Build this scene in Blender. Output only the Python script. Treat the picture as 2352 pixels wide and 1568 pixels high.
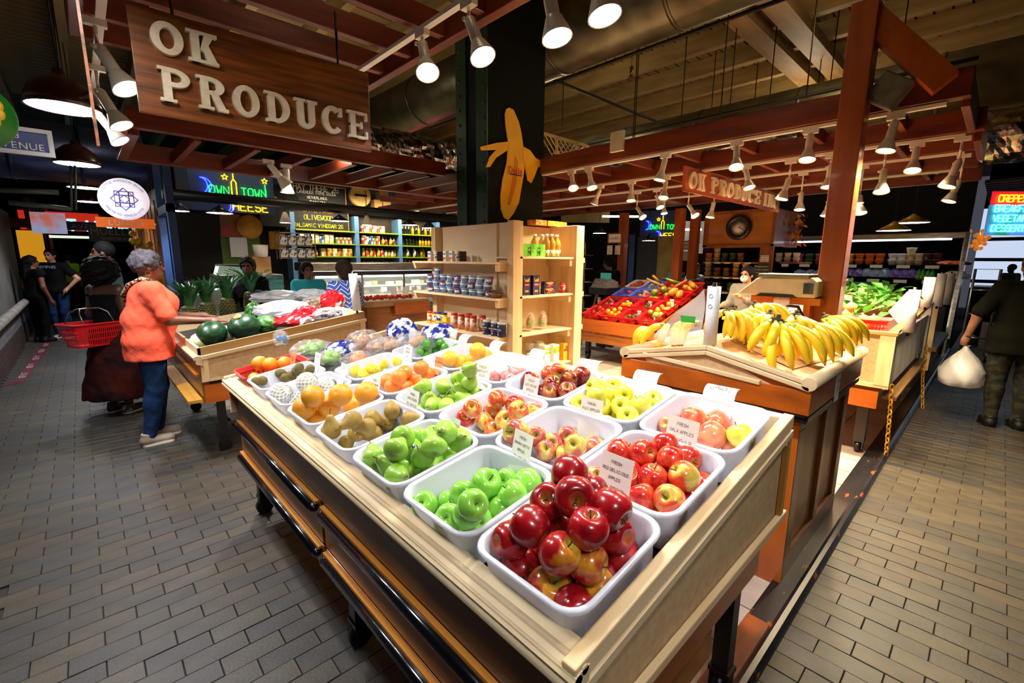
import bpy, math, random
import numpy as np
from mathutils import Vector, Matrix, Euler
random.seed(7)
S=bpy.context.scene
for o in list(bpy.data.objects): bpy.data.objects.remove(o)
COL=S.collection
# ---------------------------------------------------------------- camera
F,YAW,PIT,ROL,CH=1041.2,math.radians(46.77),math.radians(10.27),math.radians(.397),1.66
def _cam():
    cy,sy=math.cos(YAW),math.sin(YAW)
    fw=np.array([cy*math.cos(PIT),sy*math.cos(PIT),-math.sin(PIT)])
    rt=np.array([sy,-cy,0.]);up=np.cross(rt,fw)
    return fw,rt*math.cos(ROL)+up*math.sin(ROL),-rt*math.sin(ROL)+up*math.cos(ROL)
FW,RT,UP=_cam()
CP=np.array([0,0,CH])
cd=bpy.data.cameras.new('camera');cam=bpy.data.objects.new('camera',cd);COL.objects.link(cam)
cam.matrix_world=Matrix([[RT[i],UP[i],-FW[i],CP[i]] for i in range(3)]+[[0,0,0,1]])
cd.sensor_width=36;cd.lens=36*F/2352;cd.clip_start=.02;cd.clip_end=200
S.camera=cam
def ray(x,y): return FW+(x-1176)/F*RT-(y-784)/F*UP
def onz(x,y,z): d=ray(x,y);return CP+d*((z-CH)/d[2])
def onx(x,y,X): d=ray(x,y);return CP+d*(X/d[0])
def ony(x,y,Y): d=ray(x,y);return CP+d*(Y/d[1])
def dep(x,y,t): return CP+ray(x,y)*t
# ---------------------------------------------------------------- world, view
S.view_settings.view_transform='Standard';S.view_settings.look='None'
S.view_settings.exposure=0.0;S.view_settings.gamma=1;S.view_settings.use_curve_mapping=False
wd=bpy.data.worlds.new('world');S.world=wd;wd.use_nodes=True
wd.node_tree.nodes['Background'].inputs[0].default_value=(.55,.6,.75,1)
wd.node_tree.nodes['Background'].inputs[1].default_value=.10
LAMP=2.2
# ---------------------------------------------------------------- materials
MATS={}
def srgb(h):
    if not isinstance(h,str): return tuple(h)+(1,) if len(h)==3 else tuple(h)
    c=[int(h[i:i+2],16)/255 for i in (0,2,4)]
    return tuple((v/12.92 if v<=.04045 else ((v+.055)/1.055)**2.4) for v in c)+(1,)
def mat(name,col,col2=None,rough=.5,metal=0,scale=6,stretch=(1,1,1),bump=0,bscale=None,detail=4,coat=0,
        emit=0,ecol=None,rnd=0,alpha=1,trans=0,transl=0,ramp=(.35,.65),spec=.5,sheen=0,gen=False):
    if name in MATS: return MATS[name]
    m=bpy.data.materials.new(name);m.use_nodes=True;nt=m.node_tree;N=nt.nodes;L=nt.links
    b=N['Principled BSDF'];out=N['Material Output']
    b.inputs['Roughness'].default_value=rough;b.inputs['Metallic'].default_value=metal
    b.inputs['Coat Weight'].default_value=coat;b.inputs['Coat Roughness'].default_value=.08
    b.inputs['Specular IOR Level'].default_value=spec
    c1=srgb(col);b.inputs['Base Color'].default_value=c1
    csock=None
    if col2 is not None or bump:
        tc=N.new('ShaderNodeTexCoord');mp=N.new('ShaderNodeMapping');mp.inputs['Scale'].default_value=stretch
        L.new(tc.outputs['Generated' if gen else 'Object'],mp.inputs[0])
        vec=mp.outputs[0]
        if rnd:
            oi=N.new('ShaderNodeObjectInfo');ad=N.new('ShaderNodeVectorMath');ad.operation='ADD'
            ml=N.new('ShaderNodeMath');ml.operation='MULTIPLY';ml.inputs[1].default_value=37.
            L.new(oi.outputs['Random'],ml.inputs[0]);L.new(vec,ad.inputs[0]);L.new(ml.outputs[0],ad.inputs[1]);vec=ad.outputs[0]
    if col2 is not None:
        n=N.new('ShaderNodeTexNoise');n.inputs['Scale'].default_value=scale;n.inputs['Detail'].default_value=detail
        L.new(vec,n.inputs['Vector'])
        r=N.new('ShaderNodeValToRGB');r.color_ramp.elements[0].position=ramp[0];r.color_ramp.elements[1].position=ramp[1]
        r.color_ramp.elements[0].color=c1;r.color_ramp.elements[1].color=srgb(col2)
        L.new(n.outputs[0],r.inputs[0]);csock=r.outputs[0]
    if rnd:
        oi=N.new('ShaderNodeObjectInfo');hs=N.new('ShaderNodeHueSaturation')
        mr=N.new('ShaderNodeMapRange');mr.inputs[3].default_value=1-rnd;mr.inputs[4].default_value=1+rnd
        L.new(oi.outputs['Random'],mr.inputs[0]);L.new(mr.outputs[0],hs.inputs['Value'])
        if csock: L.new(csock,hs.inputs['Color'])
        else: hs.inputs['Color'].default_value=c1
        csock=hs.outputs[0]
    if csock: L.new(csock,b.inputs['Base Color'])
    if bump:
        nb=N.new('ShaderNodeTexNoise');nb.inputs['Scale'].default_value=bscale or scale*3;nb.inputs['Detail'].default_value=3
        L.new(vec,nb.inputs['Vector']);bp=N.new('ShaderNodeBump');bp.inputs['Strength'].default_value=bump;bp.inputs['Distance'].default_value=.01
        L.new(nb.outputs[0],bp.inputs['Height']);L.new(bp.outputs[0],b.inputs['Normal'])
    if emit:
        b.inputs['Emission Color'].default_value=srgb(ecol or col);b.inputs['Emission Strength'].default_value=emit
        if csock and ecol is None: L.new(csock,b.inputs['Emission Color'])
    if alpha<1:
        tr=N.new('ShaderNodeBsdfTransparent');mx=N.new('ShaderNodeMixShader');mx.inputs[0].default_value=alpha
        L.new(tr.outputs[0],mx.inputs[1]);L.new(b.outputs[0],mx.inputs[2]);L.new(mx.outputs[0],out.inputs[0])
    if transl:
        tl=N.new('ShaderNodeBsdfTranslucent');tl.inputs[0].default_value=c1
        mx=N.new('ShaderNodeMixShader');mx.inputs[0].default_value=transl
        L.new(b.outputs[0],mx.inputs[1]);L.new(tl.outputs[0],mx.inputs[2]);L.new(mx.outputs[0],out.inputs[0])
    if trans: b.inputs['Transmission Weight'].default_value=trans
    MATS[name]=m;return m
def wood(name,a,b,axis=0,rough=.45,scale=1.6,k=14,coat=0,bump=.08,c=None,rnd=0):
    st=[k,k,k];st[axis]=1.2
    return mat(name,a,b,rough=rough,scale=scale,stretch=st,bump=bump,bscale=scale*4,detail=5,ramp=(.3,.7),coat=coat,rnd=rnd)
# ---------------------------------------------------------------- things
MW={}
def tag(o,label=None,cat=None,group=None,kind=None):
    if label: o['label']=label
    if cat: o['category']=cat
    if group: o['group']=group
    if kind: o['kind']=kind
    return o
def thing(name,label,cat,loc=(0,0,0),rot=(0,0,0),group=None,kind=None):
    o=bpy.data.objects.new(name,None);COL.objects.link(o);o.empty_display_size=.05
    if not isinstance(rot,(tuple,list)): rot=(0,0,rot)
    o.location=Vector(loc);o.rotation_euler=rot
    MW[o.name]=Matrix.Translation(Vector(loc))@Euler(rot).to_matrix().to_4x4()
    return tag(o,label,cat,group,kind)
def link(name,me,parent=None):
    o=bpy.data.objects.new(name,me);COL.objects.link(o)
    if parent is not None:
        o.parent=parent
        MW[o.name]=MW.get(parent.name,Matrix.Identity(4))
    else: MW[o.name]=Matrix.Identity(4)
    return o
def tree_copy(root,loc,rot=None,label=None,group=None):
    r=root.copy();COL.objects.link(r);r.location=Vector(loc)
    if rot is not None: r.rotation_euler=rot if isinstance(rot,(tuple,list,Euler)) else (0,0,rot)
    if label: r['label']=label
    if group: r['group']=group
    for ch in KIDS.get(root.name,[]):
        c=ch.copy();COL.objects.link(c);c.parent=r
        for g in KIDS.get(ch.name,[]):
            d=g.copy();COL.objects.link(d);d.parent=c
    return r
KIDS={}
class MB:
    def __init__(s): s.v=[];s.f=[];s.m=[];s.sm=[];s.cm=0
    def mat(s,i): s.cm=i;return s
    def add(s,vs,fs,smooth=False):
        n=len(s.v);s.v+=[tuple(map(float,v)) for v in vs];s.f+=[[i+n for i in f] for f in fs]
        s.m+=[s.cm]*len(fs);s.sm+=[smooth]*len(fs);return s
    def box(s,x0,x1,y0,y1,z0,z1):
        vs=[(x,y,z) for z in (z0,z1) for x,y in ((x0,y0),(x1,y0),(x1,y1),(x0,y1))]
        return s.add(vs,[(3,2,1,0),(4,5,6,7),(0,1,5,4),(1,2,6,5),(2,3,7,6),(3,0,4,7)])
    def hexa(s,v8): # 4 bottom ccw + 4 top ccw
        return s.add(v8,[(3,2,1,0),(4,5,6,7),(0,1,5,4),(1,2,6,5),(2,3,7,6),(3,0,4,7)])
    def cbox(s,cx,cy,cz,sx,sy,sz,M=None):
        vs=[Vector((x*sx/2,y*sy/2,z*sz/2)) for z in (-1,1) for x,y in ((-1,-1),(1,-1),(1,1),(-1,1))]
        if M is not None: vs=[M@v for v in vs]
        return s.hexa([v+Vector((cx,cy,cz)) for v in vs])
    def bar(s,p,q,w,h=None,up=(0,0,1)): # rectangular bar p->q
        h=h or w;p,q=Vector(p),Vector(q);d=(q-p).normalized();u=Vector(up)
        if abs(d.dot(u))>.99: u=Vector((1,0,0))
        r=d.cross(u).normalized();u=r.cross(d)
        c=[(-1,-1),(1,-1),(1,1),(-1,1)]
        return s.hexa([p+r*a*w/2+u*b*h/2 for a,b in c][::-1]+[q+r*a*w/2+u*b*h/2 for a,b in c][::-1])
    def tube(s,pts,r,n=8,cap=True,closed=False):
        P=[Vector(p) for p in pts];R=r if isinstance(r,(list,tuple)) else [r]*len(P)
        d0=(P[1]-P[0]).normalized();u=Vector((0,0,1)) if abs(d0.z)<.9 else Vector((1,0,0))
        vs=[];k=len(P)
        for i,p in enumerate(P):
            if closed: d=(P[(i+1)%k]-P[i-1]).normalized()
            else: d=(P[min(i+1,k-1)]-P[max(i-1,0)]).normalized()
            a=d.cross(u)
            if a.length<1e-5: a=d.orthogonal()
            a.normalize();u=a.cross(d).normalized()
            vs+=[p+(a*math.cos(t)+u*math.sin(t))*R[i] for t in [2*math.pi*j/n for j in range(n)]]
        fs=[(i*n+j,i*n+(j+1)%n,((i+1)%k)*n+(j+1)%n,((i+1)%k)*n+j) for i in range(k if closed else k-1) for j in range(n)]
        s.add(vs,fs,True)
        if cap and not closed:
            b=len(s.v)-k*n
            s.f+=[[b+j for j in range(n)][::-1],[b+(k-1)*n+j for j in range(n)]];s.m+=[s.cm]*2;s.sm+=[False]*2
        return s
    def cyl(s,p,q,r,r2=None,n=12,cap=True): return s.tube([p,q],[r,r if r2 is None else r2],n,cap)
    def lathe(s,prof,n=16,o=(0,0,0),M=None,smooth=True,lob=None):
        vs=[];k=len(prof);O=Vector(o)
        for r,z in prof:
            for j in range(n):
                t=2*math.pi*j/n;rr=r*(1+(lob(t,z) if lob else 0))
                v=Vector((rr*math.cos(t),rr*math.sin(t),z))
                vs.append((M@v if M is not None else v)+O)
        fs=[(i*n+j,i*n+(j+1)%n,(i+1)*n+(j+1)%n,(i+1)*n+j) for i in range(k-1) for j in range(n)]
        s.add(vs,fs,smooth);b=len(s.v)-k*n
        if prof[0][0]>1e-4: s.f.append([b+j for j in range(n)][::-1]);s.m.append(s.cm);s.sm.append(False)
        if prof[-1][0]>1e-4: s.f.append([b+(k-1)*n+j for j in range(n)]);s.m.append(s.cm);s.sm.append(False)
        return s
    def prism(s,poly,a,b,axis='z'): # polygon (2d ccw) extruded a..b along axis
        n=len(poly)
        mk={'z':lambda u,v,w:(u,v,w),'y':lambda u,v,w:(u,w,v),'x':lambda u,v,w:(w,u,v)}[axis]
        vs=[mk(u,v,a) for u,v in poly]+[mk(u,v,b) for u,v in poly]
        fs=[list(range(n))[::-1],list(range(n,2*n))]+[(i,(i+1)%n,n+(i+1)%n,n+i) for i in range(n)]
        return s.add(vs,fs)
    def loft(s,rings,closed=True,cap0=False,cap1=False,smooth=True):
        n=len(rings[0]);vs=[v for r in rings for v in r];k=len(rings)
        fs=[(i*n+j,i*n+(j+1)%n,(i+1)*n+(j+1)%n,(i+1)*n+j) for i in range(k-1) for j in range(n if closed else n-1)]
        s.add(vs,fs,smooth);b=len(s.v)-k*n
        if cap0: s.f.append([b+j for j in range(n)][::-1]);s.m.append(s.cm);s.sm.append(False)
        if cap1: s.f.append([b+(k-1)*n+j for j in range(n)]);s.m.append(s.cm);s.sm.append(False)
        return s
    def sphere(s,c,r,n=12,m=8,M=None,sc=(1,1,1)):
        prof=[(math.sin(math.pi*i/m),-math.cos(math.pi*i/m)) for i in range(m+1)]
        vs=[];C=Vector(c)
        for a,z in prof:
            for j in range(n):
                t=2*math.pi*j/n;v=Vector((a*math.cos(t)*r*sc[0],a*math.sin(t)*r*sc[1],z*r*sc[2]))
                vs.append((M@v if M is not None else v)+C)
        return s.add(vs,[(i*n+j,i*n+(j+1)%n,(i+1)*n+(j+1)%n,(i+1)*n+j) for i in range(m) for j in range(n)],True)
    def mesh(s,name,mats,parent=None,local=False):
        me=bpy.data.meshes.new(name);V=s.v
        if parent is not None and not local and parent.name in MW:
            I=MW[parent.name].inverted();V=[I@Vector(v) for v in V]
        me.from_pydata(V,[],s.f)
        for m in (mats if isinstance(mats,(list,tuple)) else [mats]): me.materials.append(m)
        me.polygons.foreach_set('material_index',s.m);me.polygons.foreach_set('use_smooth',s.sm)
        me.update();return me
    def build(s,name,mats,parent=None,local=False,bev=0,kind=None):
        o=link(name,s.mesh(name,mats,parent,local),parent)
        if parent is not None: KIDS.setdefault(parent.name,[]).append(o)
        if bev:
            b=o.modifiers.new('bevel','BEVEL');b.width=bev;b.segments=2;b.limit_method='ANGLE';b.angle_limit=.6
        if kind: o['kind']=kind
        return o
def rr(hx,hy,r,n=5,cx=0,cy=0): # rounded rect outline
    P=[]
    for k,(sx,sy) in enumerate(((1,1),(-1,1),(-1,-1),(1,-1))):
        for i in range(n+1):
            t=math.pi/2*(k+i/n);P.append((cx+sx*(hx-r)+r*math.cos(t),cy+sy*(hy-r)+r*math.sin(t)))
    return P
def simple(name,mb,m,label,cat,group=None,kind=None,bev=0,loc=None):
    if loc is not None:
        mb.v=[(v[0]-loc[0],v[1]-loc[1],v[2]-loc[2]) for v in mb.v]
    o=mb.build(name,m,bev=bev)
    if loc is not None: o.location=loc;MW[o.name]=Matrix.Translation(Vector(loc))
    return tag(o,label,cat,group,kind)
def struct(name,mb,m,parent=None,label=None,bev=0):
    o=mb.build(name,m,parent,bev=bev)
    if parent is None: o['kind']='structure'
    if label: o['label']=label
    return o
# ---------------------------------------------------------------- lettering
G={'A':'00 26 40|12 32','B':'00 06 36 45 44 33 03|33 42 41 30 00','C':'45 36 16 05 01 10 30 41','D':'00 06 26 45 41 20 00','E':'40 00 06 46|03 33',
'F':'00 06 46|03 33','G':'45 36 16 05 01 10 30 41 43 23','H':'00 06|40 46|03 43','I':'20 26','J':'01 10 30 41 46','K':'00 06|46 03 40','L':'06 00 40',
'M':'00 06 23 46 40','N':'00 06 40 46','O':'10 01 05 16 36 45 41 30 10','P':'00 06 36 45 44 33 03','Q':'10 01 05 16 36 45 41 30 10|22 40',
'R':'00 06 36 45 44 33 03|23 40','S':'45 36 16 05 04 13 33 42 41 30 10 01','T':'06 46|26 20','U':'06 01 10 30 41 46','V':'06 20 46','W':'06 10 23 30 46',
'X':'00 46|06 40','Y':'06 23 46|23 20','Z':'06 46 00 40','0':'10 01 05 16 36 45 41 30 10','1':'15 26 20|10 30','2':'05 16 36 45 44 00 40','3':'06 46 23 33 42 41 30 10 01',
'4':'30 36 02 42','5':'46 06 03 33 42 41 30 10 01','6':'45 36 16 05 01 10 30 41 42 33 13 02','7':'06 46 10','8':'13 04 05 16 36 45 44 33 13 02 01 10 30 41 42 33','9':'43 13 04 05 16 36 45 41 30 10',
'$':'45 36 16 05 04 13 33 42 41 30 10 01|27 2:','/':'00 46','.':'20 21','-':'13 33','!':'26 22|20 21',"'":'26 25'}
G['$']='45 36 16 05 04 13 33 42 41 30 10 01|20 26'
def strokes(txt,h,sp=1.35,jit=0,asp=.62):
    out=[];x=0;u=h/6
    for ch in txt:
        for st in G.get(ch.upper(),'').split('|'):
            if st: out.append([(x+(int(c[0]))*u*asp*1.5+random.uniform(-jit,jit)*u,int(c[1])*u+random.uniform(-jit,jit)*u) for c in st.split()])
        x+=(4*asp*1.5*sp if ch!=' ' else 3.2)*u
    return out,x-u
def write(mb,txt,h,w,org,ux,uy,align='c',sp=1.35,jit=0,asp=.62,tube=False,lift=.0006):
    """single-stroke lettering: flat ribbons (or tubes) on the plane org,ux,uy"""
    O,ux,uy=Vector(org),Vector(ux).normalized(),Vector(uy).normalized();nz=ux.cross(uy)
    ss,W=strokes(txt,h,sp,jit,asp);off={'c':-W/2,'l':0,'r':-W}[align]
    for st in ss:
        P=[(a+off,b) for a,b in st]
        if tube: mb.tube([O+ux*a+uy*b for a,b in P],w,6);continue
        for (a,b),(c,d) in zip(P,P[1:]):
            l=math.hypot(c-a,d-b) or 1;tx,ty=(c-a)/l,(d-b)/l;e=w*.45
            q=[(a-tx*e-ty*w/2,b-ty*e+tx*w/2),(a-tx*e+ty*w/2,b-ty*e-tx*w/2),(c+tx*e+ty*w/2,d+ty*e-tx*w/2),(c+tx*e-ty*w/2,d+ty*e+tx*w/2)]
            mb.add([O+ux*m+uy*n+nz*lift for m,n in q],[(0,1,2,3)])
    return mb
GL={}
def _glyphs():
    obs=[]
    for ch in "ABCDEFGHIJKLMNOPQRSTUVWXYZabcdefghijklmnopqrstuvwxyz0123456789$./!&'":
        cu=bpy.data.curves.new('t','FONT');cu.body=ch;cu.size=1.4;cu.extrude=.5;cu.resolution_u=2
        o=bpy.data.objects.new('t',cu);COL.objects.link(o);obs.append((ch,o))
    dg=bpy.context.evaluated_depsgraph_get()
    for ch,o in obs:
        me=bpy.data.meshes.new_from_object(o.evaluated_get(dg))
        V=[tuple(v.co) for v in me.vertices];GL[ch]=(V,[list(p.vertices) for p in me.polygons],max([v[0] for v in V] or [.5]))
        bpy.data.meshes.remove(me)
    for ch,o in obs:
        cu=o.data;bpy.data.objects.remove(o);bpy.data.curves.remove(cu)
_glyphs()
def font(txt,h,org,ux,uy,ext=.0006,align='c',mb=None,wide=1.0,sp=.14):
    """printed lettering from the built-in font"""
    mb=mb or MB();O,ux,uy=Vector(org),Vector(ux).normalized(),Vector(uy).normalized();nz=ux.cross(uy)
    W=sum((GL[c][2]+sp if c in GL else .5) for c in txt)*h*wide;x={'c':-W/2,'l':0,'r':-W}[align]
    for c in txt:
        if c not in GL: x+=.5*h*wide;continue
        V,Fc,w=GL[c]
        mb.add([O+ux*(x+v[0]*h*wide)+uy*(v[1]*h)+nz*((v[2]+.5)*ext) for v in V],Fc);x+=(w+sp)*h*wide
    return mb
def slab(mb,ch,O,ux,uy,h,w,t,d):
    """heavy slab-serif capital: extruded strokes, h tall, w wide, stroke t, depth d"""
    O,ux,uy=Vector(O),Vector(ux).normalized(),Vector(uy).normalized();nz=ux.cross(uy)
    def poly(pts,z=0):
        n=len(pts);vs=[O+ux*a+uy*b+nz*z for a,b in pts]+[O+ux*a+uy*b+nz*(d+z) for a,b in pts]
        mb.add(vs,[list(range(n))[::-1],list(range(n,2*n))]+[(i,(i+1)%n,n+(i+1)%n,n+i) for i in range(n)])
    def R(x0,x1,y0,y1,z=0): poly([(x0,y0),(x1,y0),(x1,y1),(x0,y1)],z)
    def arc(cx,cy,rx,ry,a0,a1,tx,ty,n=18):
        A=[math.radians(a0+(a1-a0)*i/n) for i in range(n+1)]
        for a,b in zip(A,A[1:]):
            poly([(cx+(rx-tx)*math.cos(a),cy+(ry-ty)*math.sin(a)),(cx+rx*math.cos(a),cy+ry*math.sin(a)),(cx+rx*math.cos(b),cy+ry*math.sin(b)),(cx+(rx-tx)*math.cos(b),cy+(ry-ty)*math.sin(b))])
    s=t*.42;g=t*.45;e=.0007
    def stem(x,bot=1,top=1,k=1.): 
        R(x-t*k/2,x+t*k/2,0,h)
        if bot: R(x-t*k/2-g,x+t*k/2+g,0,s,e)
        if top: R(x-t*k/2-g,x+t*k/2+g,h-s,h,e)
    if ch=='O': arc(w/2,h/2,w/2,h/2,0,360,t,t*.7,36)
    elif ch in 'CG':
        arc(w/2,h/2,w/2,h/2,48,318,t,t*.7,30);R(w*.78,w*.95,h*.66,h*.97,e)
        if ch=='G': R(w*.6,w,h*.38,h*.5,e);R(w-t*.8,w,h*.05,h*.45)
    elif ch=='U':
        mb_r=(w-2*g)/2
        for x in (g+t/2,w-g-t/2): R(x-t/2,x+t/2,h*.3,h);R(x-t/2-g,x+t/2+g,h-s,h,e)
        arc(w/2,h*.3,mb_r,h*.3,180,360,t,t*.7)
    elif ch=='K':
        stem(g+t/2);x0=g+t
        poly([(x0,h*.42),(x0+t*.5,h*.36),(w-g,h-s),(w-g-t*1.1,h-s)],e);R(w-t*1.9,w,h-s,h,2*e)
        poly([(x0+t*.3,h*.5),(w-t*1.4,s),(w-t*.2,s),(x0+t*1.0,h*.62)],2*e);R(w-t*1.9,w,0,s,3*e)
    elif ch in 'PR':
        stem(g+t/2);ry=h*.27;cx=w*.5
        arc(cx,h-ry,w-cx-(0 if ch=='P' else g*.5),ry,-90,90,t,t*.6);R(g,cx,h-t*.6,h,1.7*e);R(g+t/2,cx,h-2*ry,h-2*ry+t*.6,1.7*e)
        if ch=='R': poly([(cx-t*.3,h-2*ry+t*.3),(w-t*1.2,0),(w+t*.1,0),(w+t*.1,s),(w-t*.25,s),(cx+t*.7,h-2*ry+t*.3)],2*e)
    elif ch=='D':
        stem(g+t/2);arc(w*.42,h/2,w*.58,h/2,-90,90,t,t*.6);R(g,w*.42,h-t*.6,h,1.7*e);R(g,w*.42,0,t*.6,1.7*e)
    elif ch=='E':
        stem(g+t/2);R(g,w,h-s,h,2*e);R(g,w,0,s,2*e);R(w-s,w,h-t*1.3,h,3*e);R(w-s,w,0,t*1.3,3*e);R(g,w*.72,h/2-s/2,h/2+s/2,2*e);R(w*.62,w*.74,h*.38,h*.62,3*e)
    elif ch=='I': stem(w/2)
    elif ch=='N':
        stem(g+t*.4,1,1,.8);stem(w-g-t*.4,0,1,.8);poly([(g,h),(w-g-t*.8,0),(w-g,0),(g+t*.8,h)],2*e)
    return mb
# ---------------------------------------------------------------- signed-distance figures
class SDF:
    """union of round cones / ellipsoids sampled on a grid and meshed with surface nets"""
    def __init__(s,lo,hi,h):
        s.lo=np.array(lo,float);s.h=h;s.n=np.ceil((np.array(hi)-s.lo)/h).astype(int)+1
        s.d=np.full(s.n,1.0,np.float32)
    def _sub(s,lo,hi):
        a=np.clip(np.floor((np.array(lo)-s.lo)/s.h).astype(int),0,s.n-1);b=np.clip(np.ceil((np.array(hi)-s.lo)/s.h).astype(int)+1,1,s.n)
        ax=[s.lo[i]+s.h*np.arange(a[i],b[i]) for i in range(3)]
        return tuple(slice(a[i],b[i]) for i in range(3)),ax[0][:,None,None],ax[1][None,:,None],ax[2][None,None,:]
    def _mix(s,sl,d,k,sub=False):
        o=s.d[sl]
        if o.size==0: return
        if sub: s.d[sl]=np.maximum(o,-d);return
        if k<=0: s.d[sl]=np.minimum(o,d);return
        hh=np.clip(.5+.5*(o-d)/k,0,1);s.d[sl]=o*(1-hh)+d*hh-k*hh*(1-hh)
    def cone(s,p,q,r1,r2=None,k=.03,sub=False):
        r2=r1 if r2 is None else r2;p,q=np.array(p,float),np.array(q,float);m=max(r1,r2)+k*2+s.h*3
        sl,X,Y,Z=s._sub(np.minimum(p,q)-m,np.maximum(p,q)+m);v=q-p;L2=max((v*v).sum(),1e-9)
        t=np.clip(((X-p[0])*v[0]+(Y-p[1])*v[1]+(Z-p[2])*v[2])/L2,0,1)
        d=np.sqrt((X-p[0]-t*v[0])**2+(Y-p[1]-t*v[1])**2+(Z-p[2]-t*v[2])**2)-(r1+(r2-r1)*t)
        s._mix(sl,d,k,sub);return s
    def ell(s,c,r,k=.03,rot=0,tilt=0,sub=False):
        c=np.array(c,float);r=np.array(r,float);m=max(r)+k*2+s.h*3
        sl,X,Y,Z=s._sub(c-m,c+m);x,y,z=X-c[0],Y-c[1],Z-c[2]
        if rot: x,y=x*math.cos(rot)+y*math.sin(rot),-x*math.sin(rot)+y*math.cos(rot)
        if tilt: y,z=y*math.cos(tilt)+z*math.sin(tilt),-y*math.sin(tilt)+z*math.cos(tilt)
        k0=np.sqrt((x/r[0])**2+(y/r[1])**2+(z/r[2])**2);k1=np.sqrt((x/r[0]**2)**2+(y/r[1]**2)**2+(z/r[2]**2)**2)+1e-6
        s._mix(sl,k0*(k0-1)/k1,k,sub);return s
    def cut(s,n,c): # keep n.p<c
        ax=[s.lo[i]+s.h*np.arange(s.n[i]) for i in range(3)]
        s.d=np.maximum(s.d,(n[0]*ax[0][:,None,None]+n[1]*ax[1][None,:,None]+n[2]*ax[2][None,None,:]-c).astype(np.float32));return s
    def noise(s,amp,freq,seed=0):
        ax=[s.lo[i]+s.h*np.arange(s.n[i]) for i in range(3)];rg=random.Random(seed)
        X,Y,Z=ax[0][:,None,None],ax[1][None,:,None],ax[2][None,None,:]
        for i in range(4):
            a,b,c,ph=[rg.uniform(-1,1)*freq*(1+.6*i) for _ in range(3)]+[rg.uniform(0,6)]
            s.d+=(amp/(1+.6*i)*np.sin(a*X+b*Y+c*Z+ph+np.sin(1.7*(b*X+c*Y+a*Z)))).astype(np.float32)
        return s
    def mesh(s):
        d=s.d;d=np.pad(d,1,constant_values=1.);lo=s.lo-s.h
        ins=d<0;nx,ny,nz=d.shape
        cor=np.zeros((nx-1,ny-1,nz-1),np.int8)
        for i in (0,1):
            for j in (0,1):
                for k in (0,1): cor+=ins[i:nx-1+i,j:ny-1+j,k:nz-1+k]
        act=np.argwhere((cor>0)&(cor<8))
        if len(act)==0: return [],[]
        idx=-np.ones(cor.shape,int);idx[tuple(act.T)]=np.arange(len(act))
        acc=np.zeros((len(act),3));cnt=np.zeros(len(act))
        cs=[(i,j,k) for i in (0,1) for j in (0,1) for k in (0,1)]
        for a in cs:
            for ax in range(3):
                if a[ax]: continue
                b=list(a);b[ax]=1
                da=d[tuple((act+a).T)];db=d[tuple((act+b).T)];m=(da<0)!=(db<0)
                t=da/np.where(m,da-db,1);pt=np.array(a,float)+np.zeros((len(act),3));pt[:,ax]+=t
                acc[m]+=pt[m];cnt[m]+=1
        V=lo+s.h*(act+acc/cnt[:,None]);Fs=[]
        for ax in range(3):
            u,w=(ax+1)%3,(ax+2)%3
            sl=[slice(None)]*3;sl[ax]=slice(0,-1);A=ins[tuple(sl)];sl[ax]=slice(1,None);B=ins[tuple(sl)]
            e=np.argwhere(A!=B);ok=(e[:,u]>0)&(e[:,w]>0)&(e[:,u]<d.shape[u]-1)&(e[:,w]<d.shape[w]-1);e=e[ok]
            q=[]
            for du,dw in ((-1,-1),(0,-1),(0,0),(-1,0)):
                c=e.copy();c[:,u]+=du;c[:,w]+=dw;q.append(idx[tuple(c.T)])
            q=np.array(q).T;fl=B[tuple(e.T)];q[fl]=q[fl][:,::-1];Fs.append(q)
        return V,np.concatenate(Fs)
    def build(s,name,m,parent=None,M=None,smooth_it=1):
        V,Fc=s.mesh()
        me=bpy.data.meshes.new(name)
        if len(V):
            if M is not None:
                A=np.array(M);V=V@A[:3,:3].T+A[:3,3]
            me.from_pydata(V.tolist(),[],Fc.tolist())
            me.polygons.foreach_set('use_smooth',[True]*len(me.polygons))
        for mm in (m if isinstance(m,(list,tuple)) else [m]): me.materials.append(mm)
        me.update();o=link(name,me,parent)
        if parent is not None: KIDS.setdefault(parent.name,[]).append(o)
        return o
# ================================================================ SETTING
# palette
W_RED=lambda ax:wood('redwood%d'%ax,'7a3214','4a1a0a',ax,rough=.38,k=9,coat=.15)
W_PINE=lambda ax:wood('pine%d'%ax,'e2c89c','cba876',ax,rough=.5,k=10,bump=.05)
W_OAK=lambda ax:wood('oak%d'%ax,'a35f22','6f3a12',ax,rough=.35,k=8,coat=.25)
W_ORANGE=lambda ax:wood('orange_wood%d'%ax,'c0641c','9a4a14',ax,rough=.3,k=6,coat=.4)
W_PALE=lambda ax:wood('pale_ply%d'%ax,'ead6b4','d9bb8c',ax,rough=.55,k=5,scale=1.1,bump=.03)
MDF=mat('mdf_board','c3a377','b5946a',rough=.7,scale=40)
BLACKM=mat('black_paint','0c0c0e',rough=.35)
BLACKW=mat('black_rail','0b0c12',rough=.18,coat=.5)
DKMETAL=mat('dark_metal','1a1b1d',rough=.45,metal=.6)
WHITEM=mat('white_enamel','e8e4d8',rough=.3,coat=.2)
STEEL=mat('brushed_steel','a7a39a','7d7a74',rough=.3,metal=.9,scale=5,stretch=(1,1,8))
GALV=mat('galvanised','67624f','4c4838',rough=.42,metal=.8,scale=4)
FOIL=mat('foil_wrap','b9b7b4','8a8683',rough=.22,metal=1,scale=9,bump=1.0,bscale=11)
PAPER=mat('white_paper','f3f2ee',rough=.8,transl=.25)
INK=mat('black_ink','15161c',rough=.8)
GLASS=mat('shop_glass','dfeee8',rough=.04,alpha=.18,spec=.9)
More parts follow.
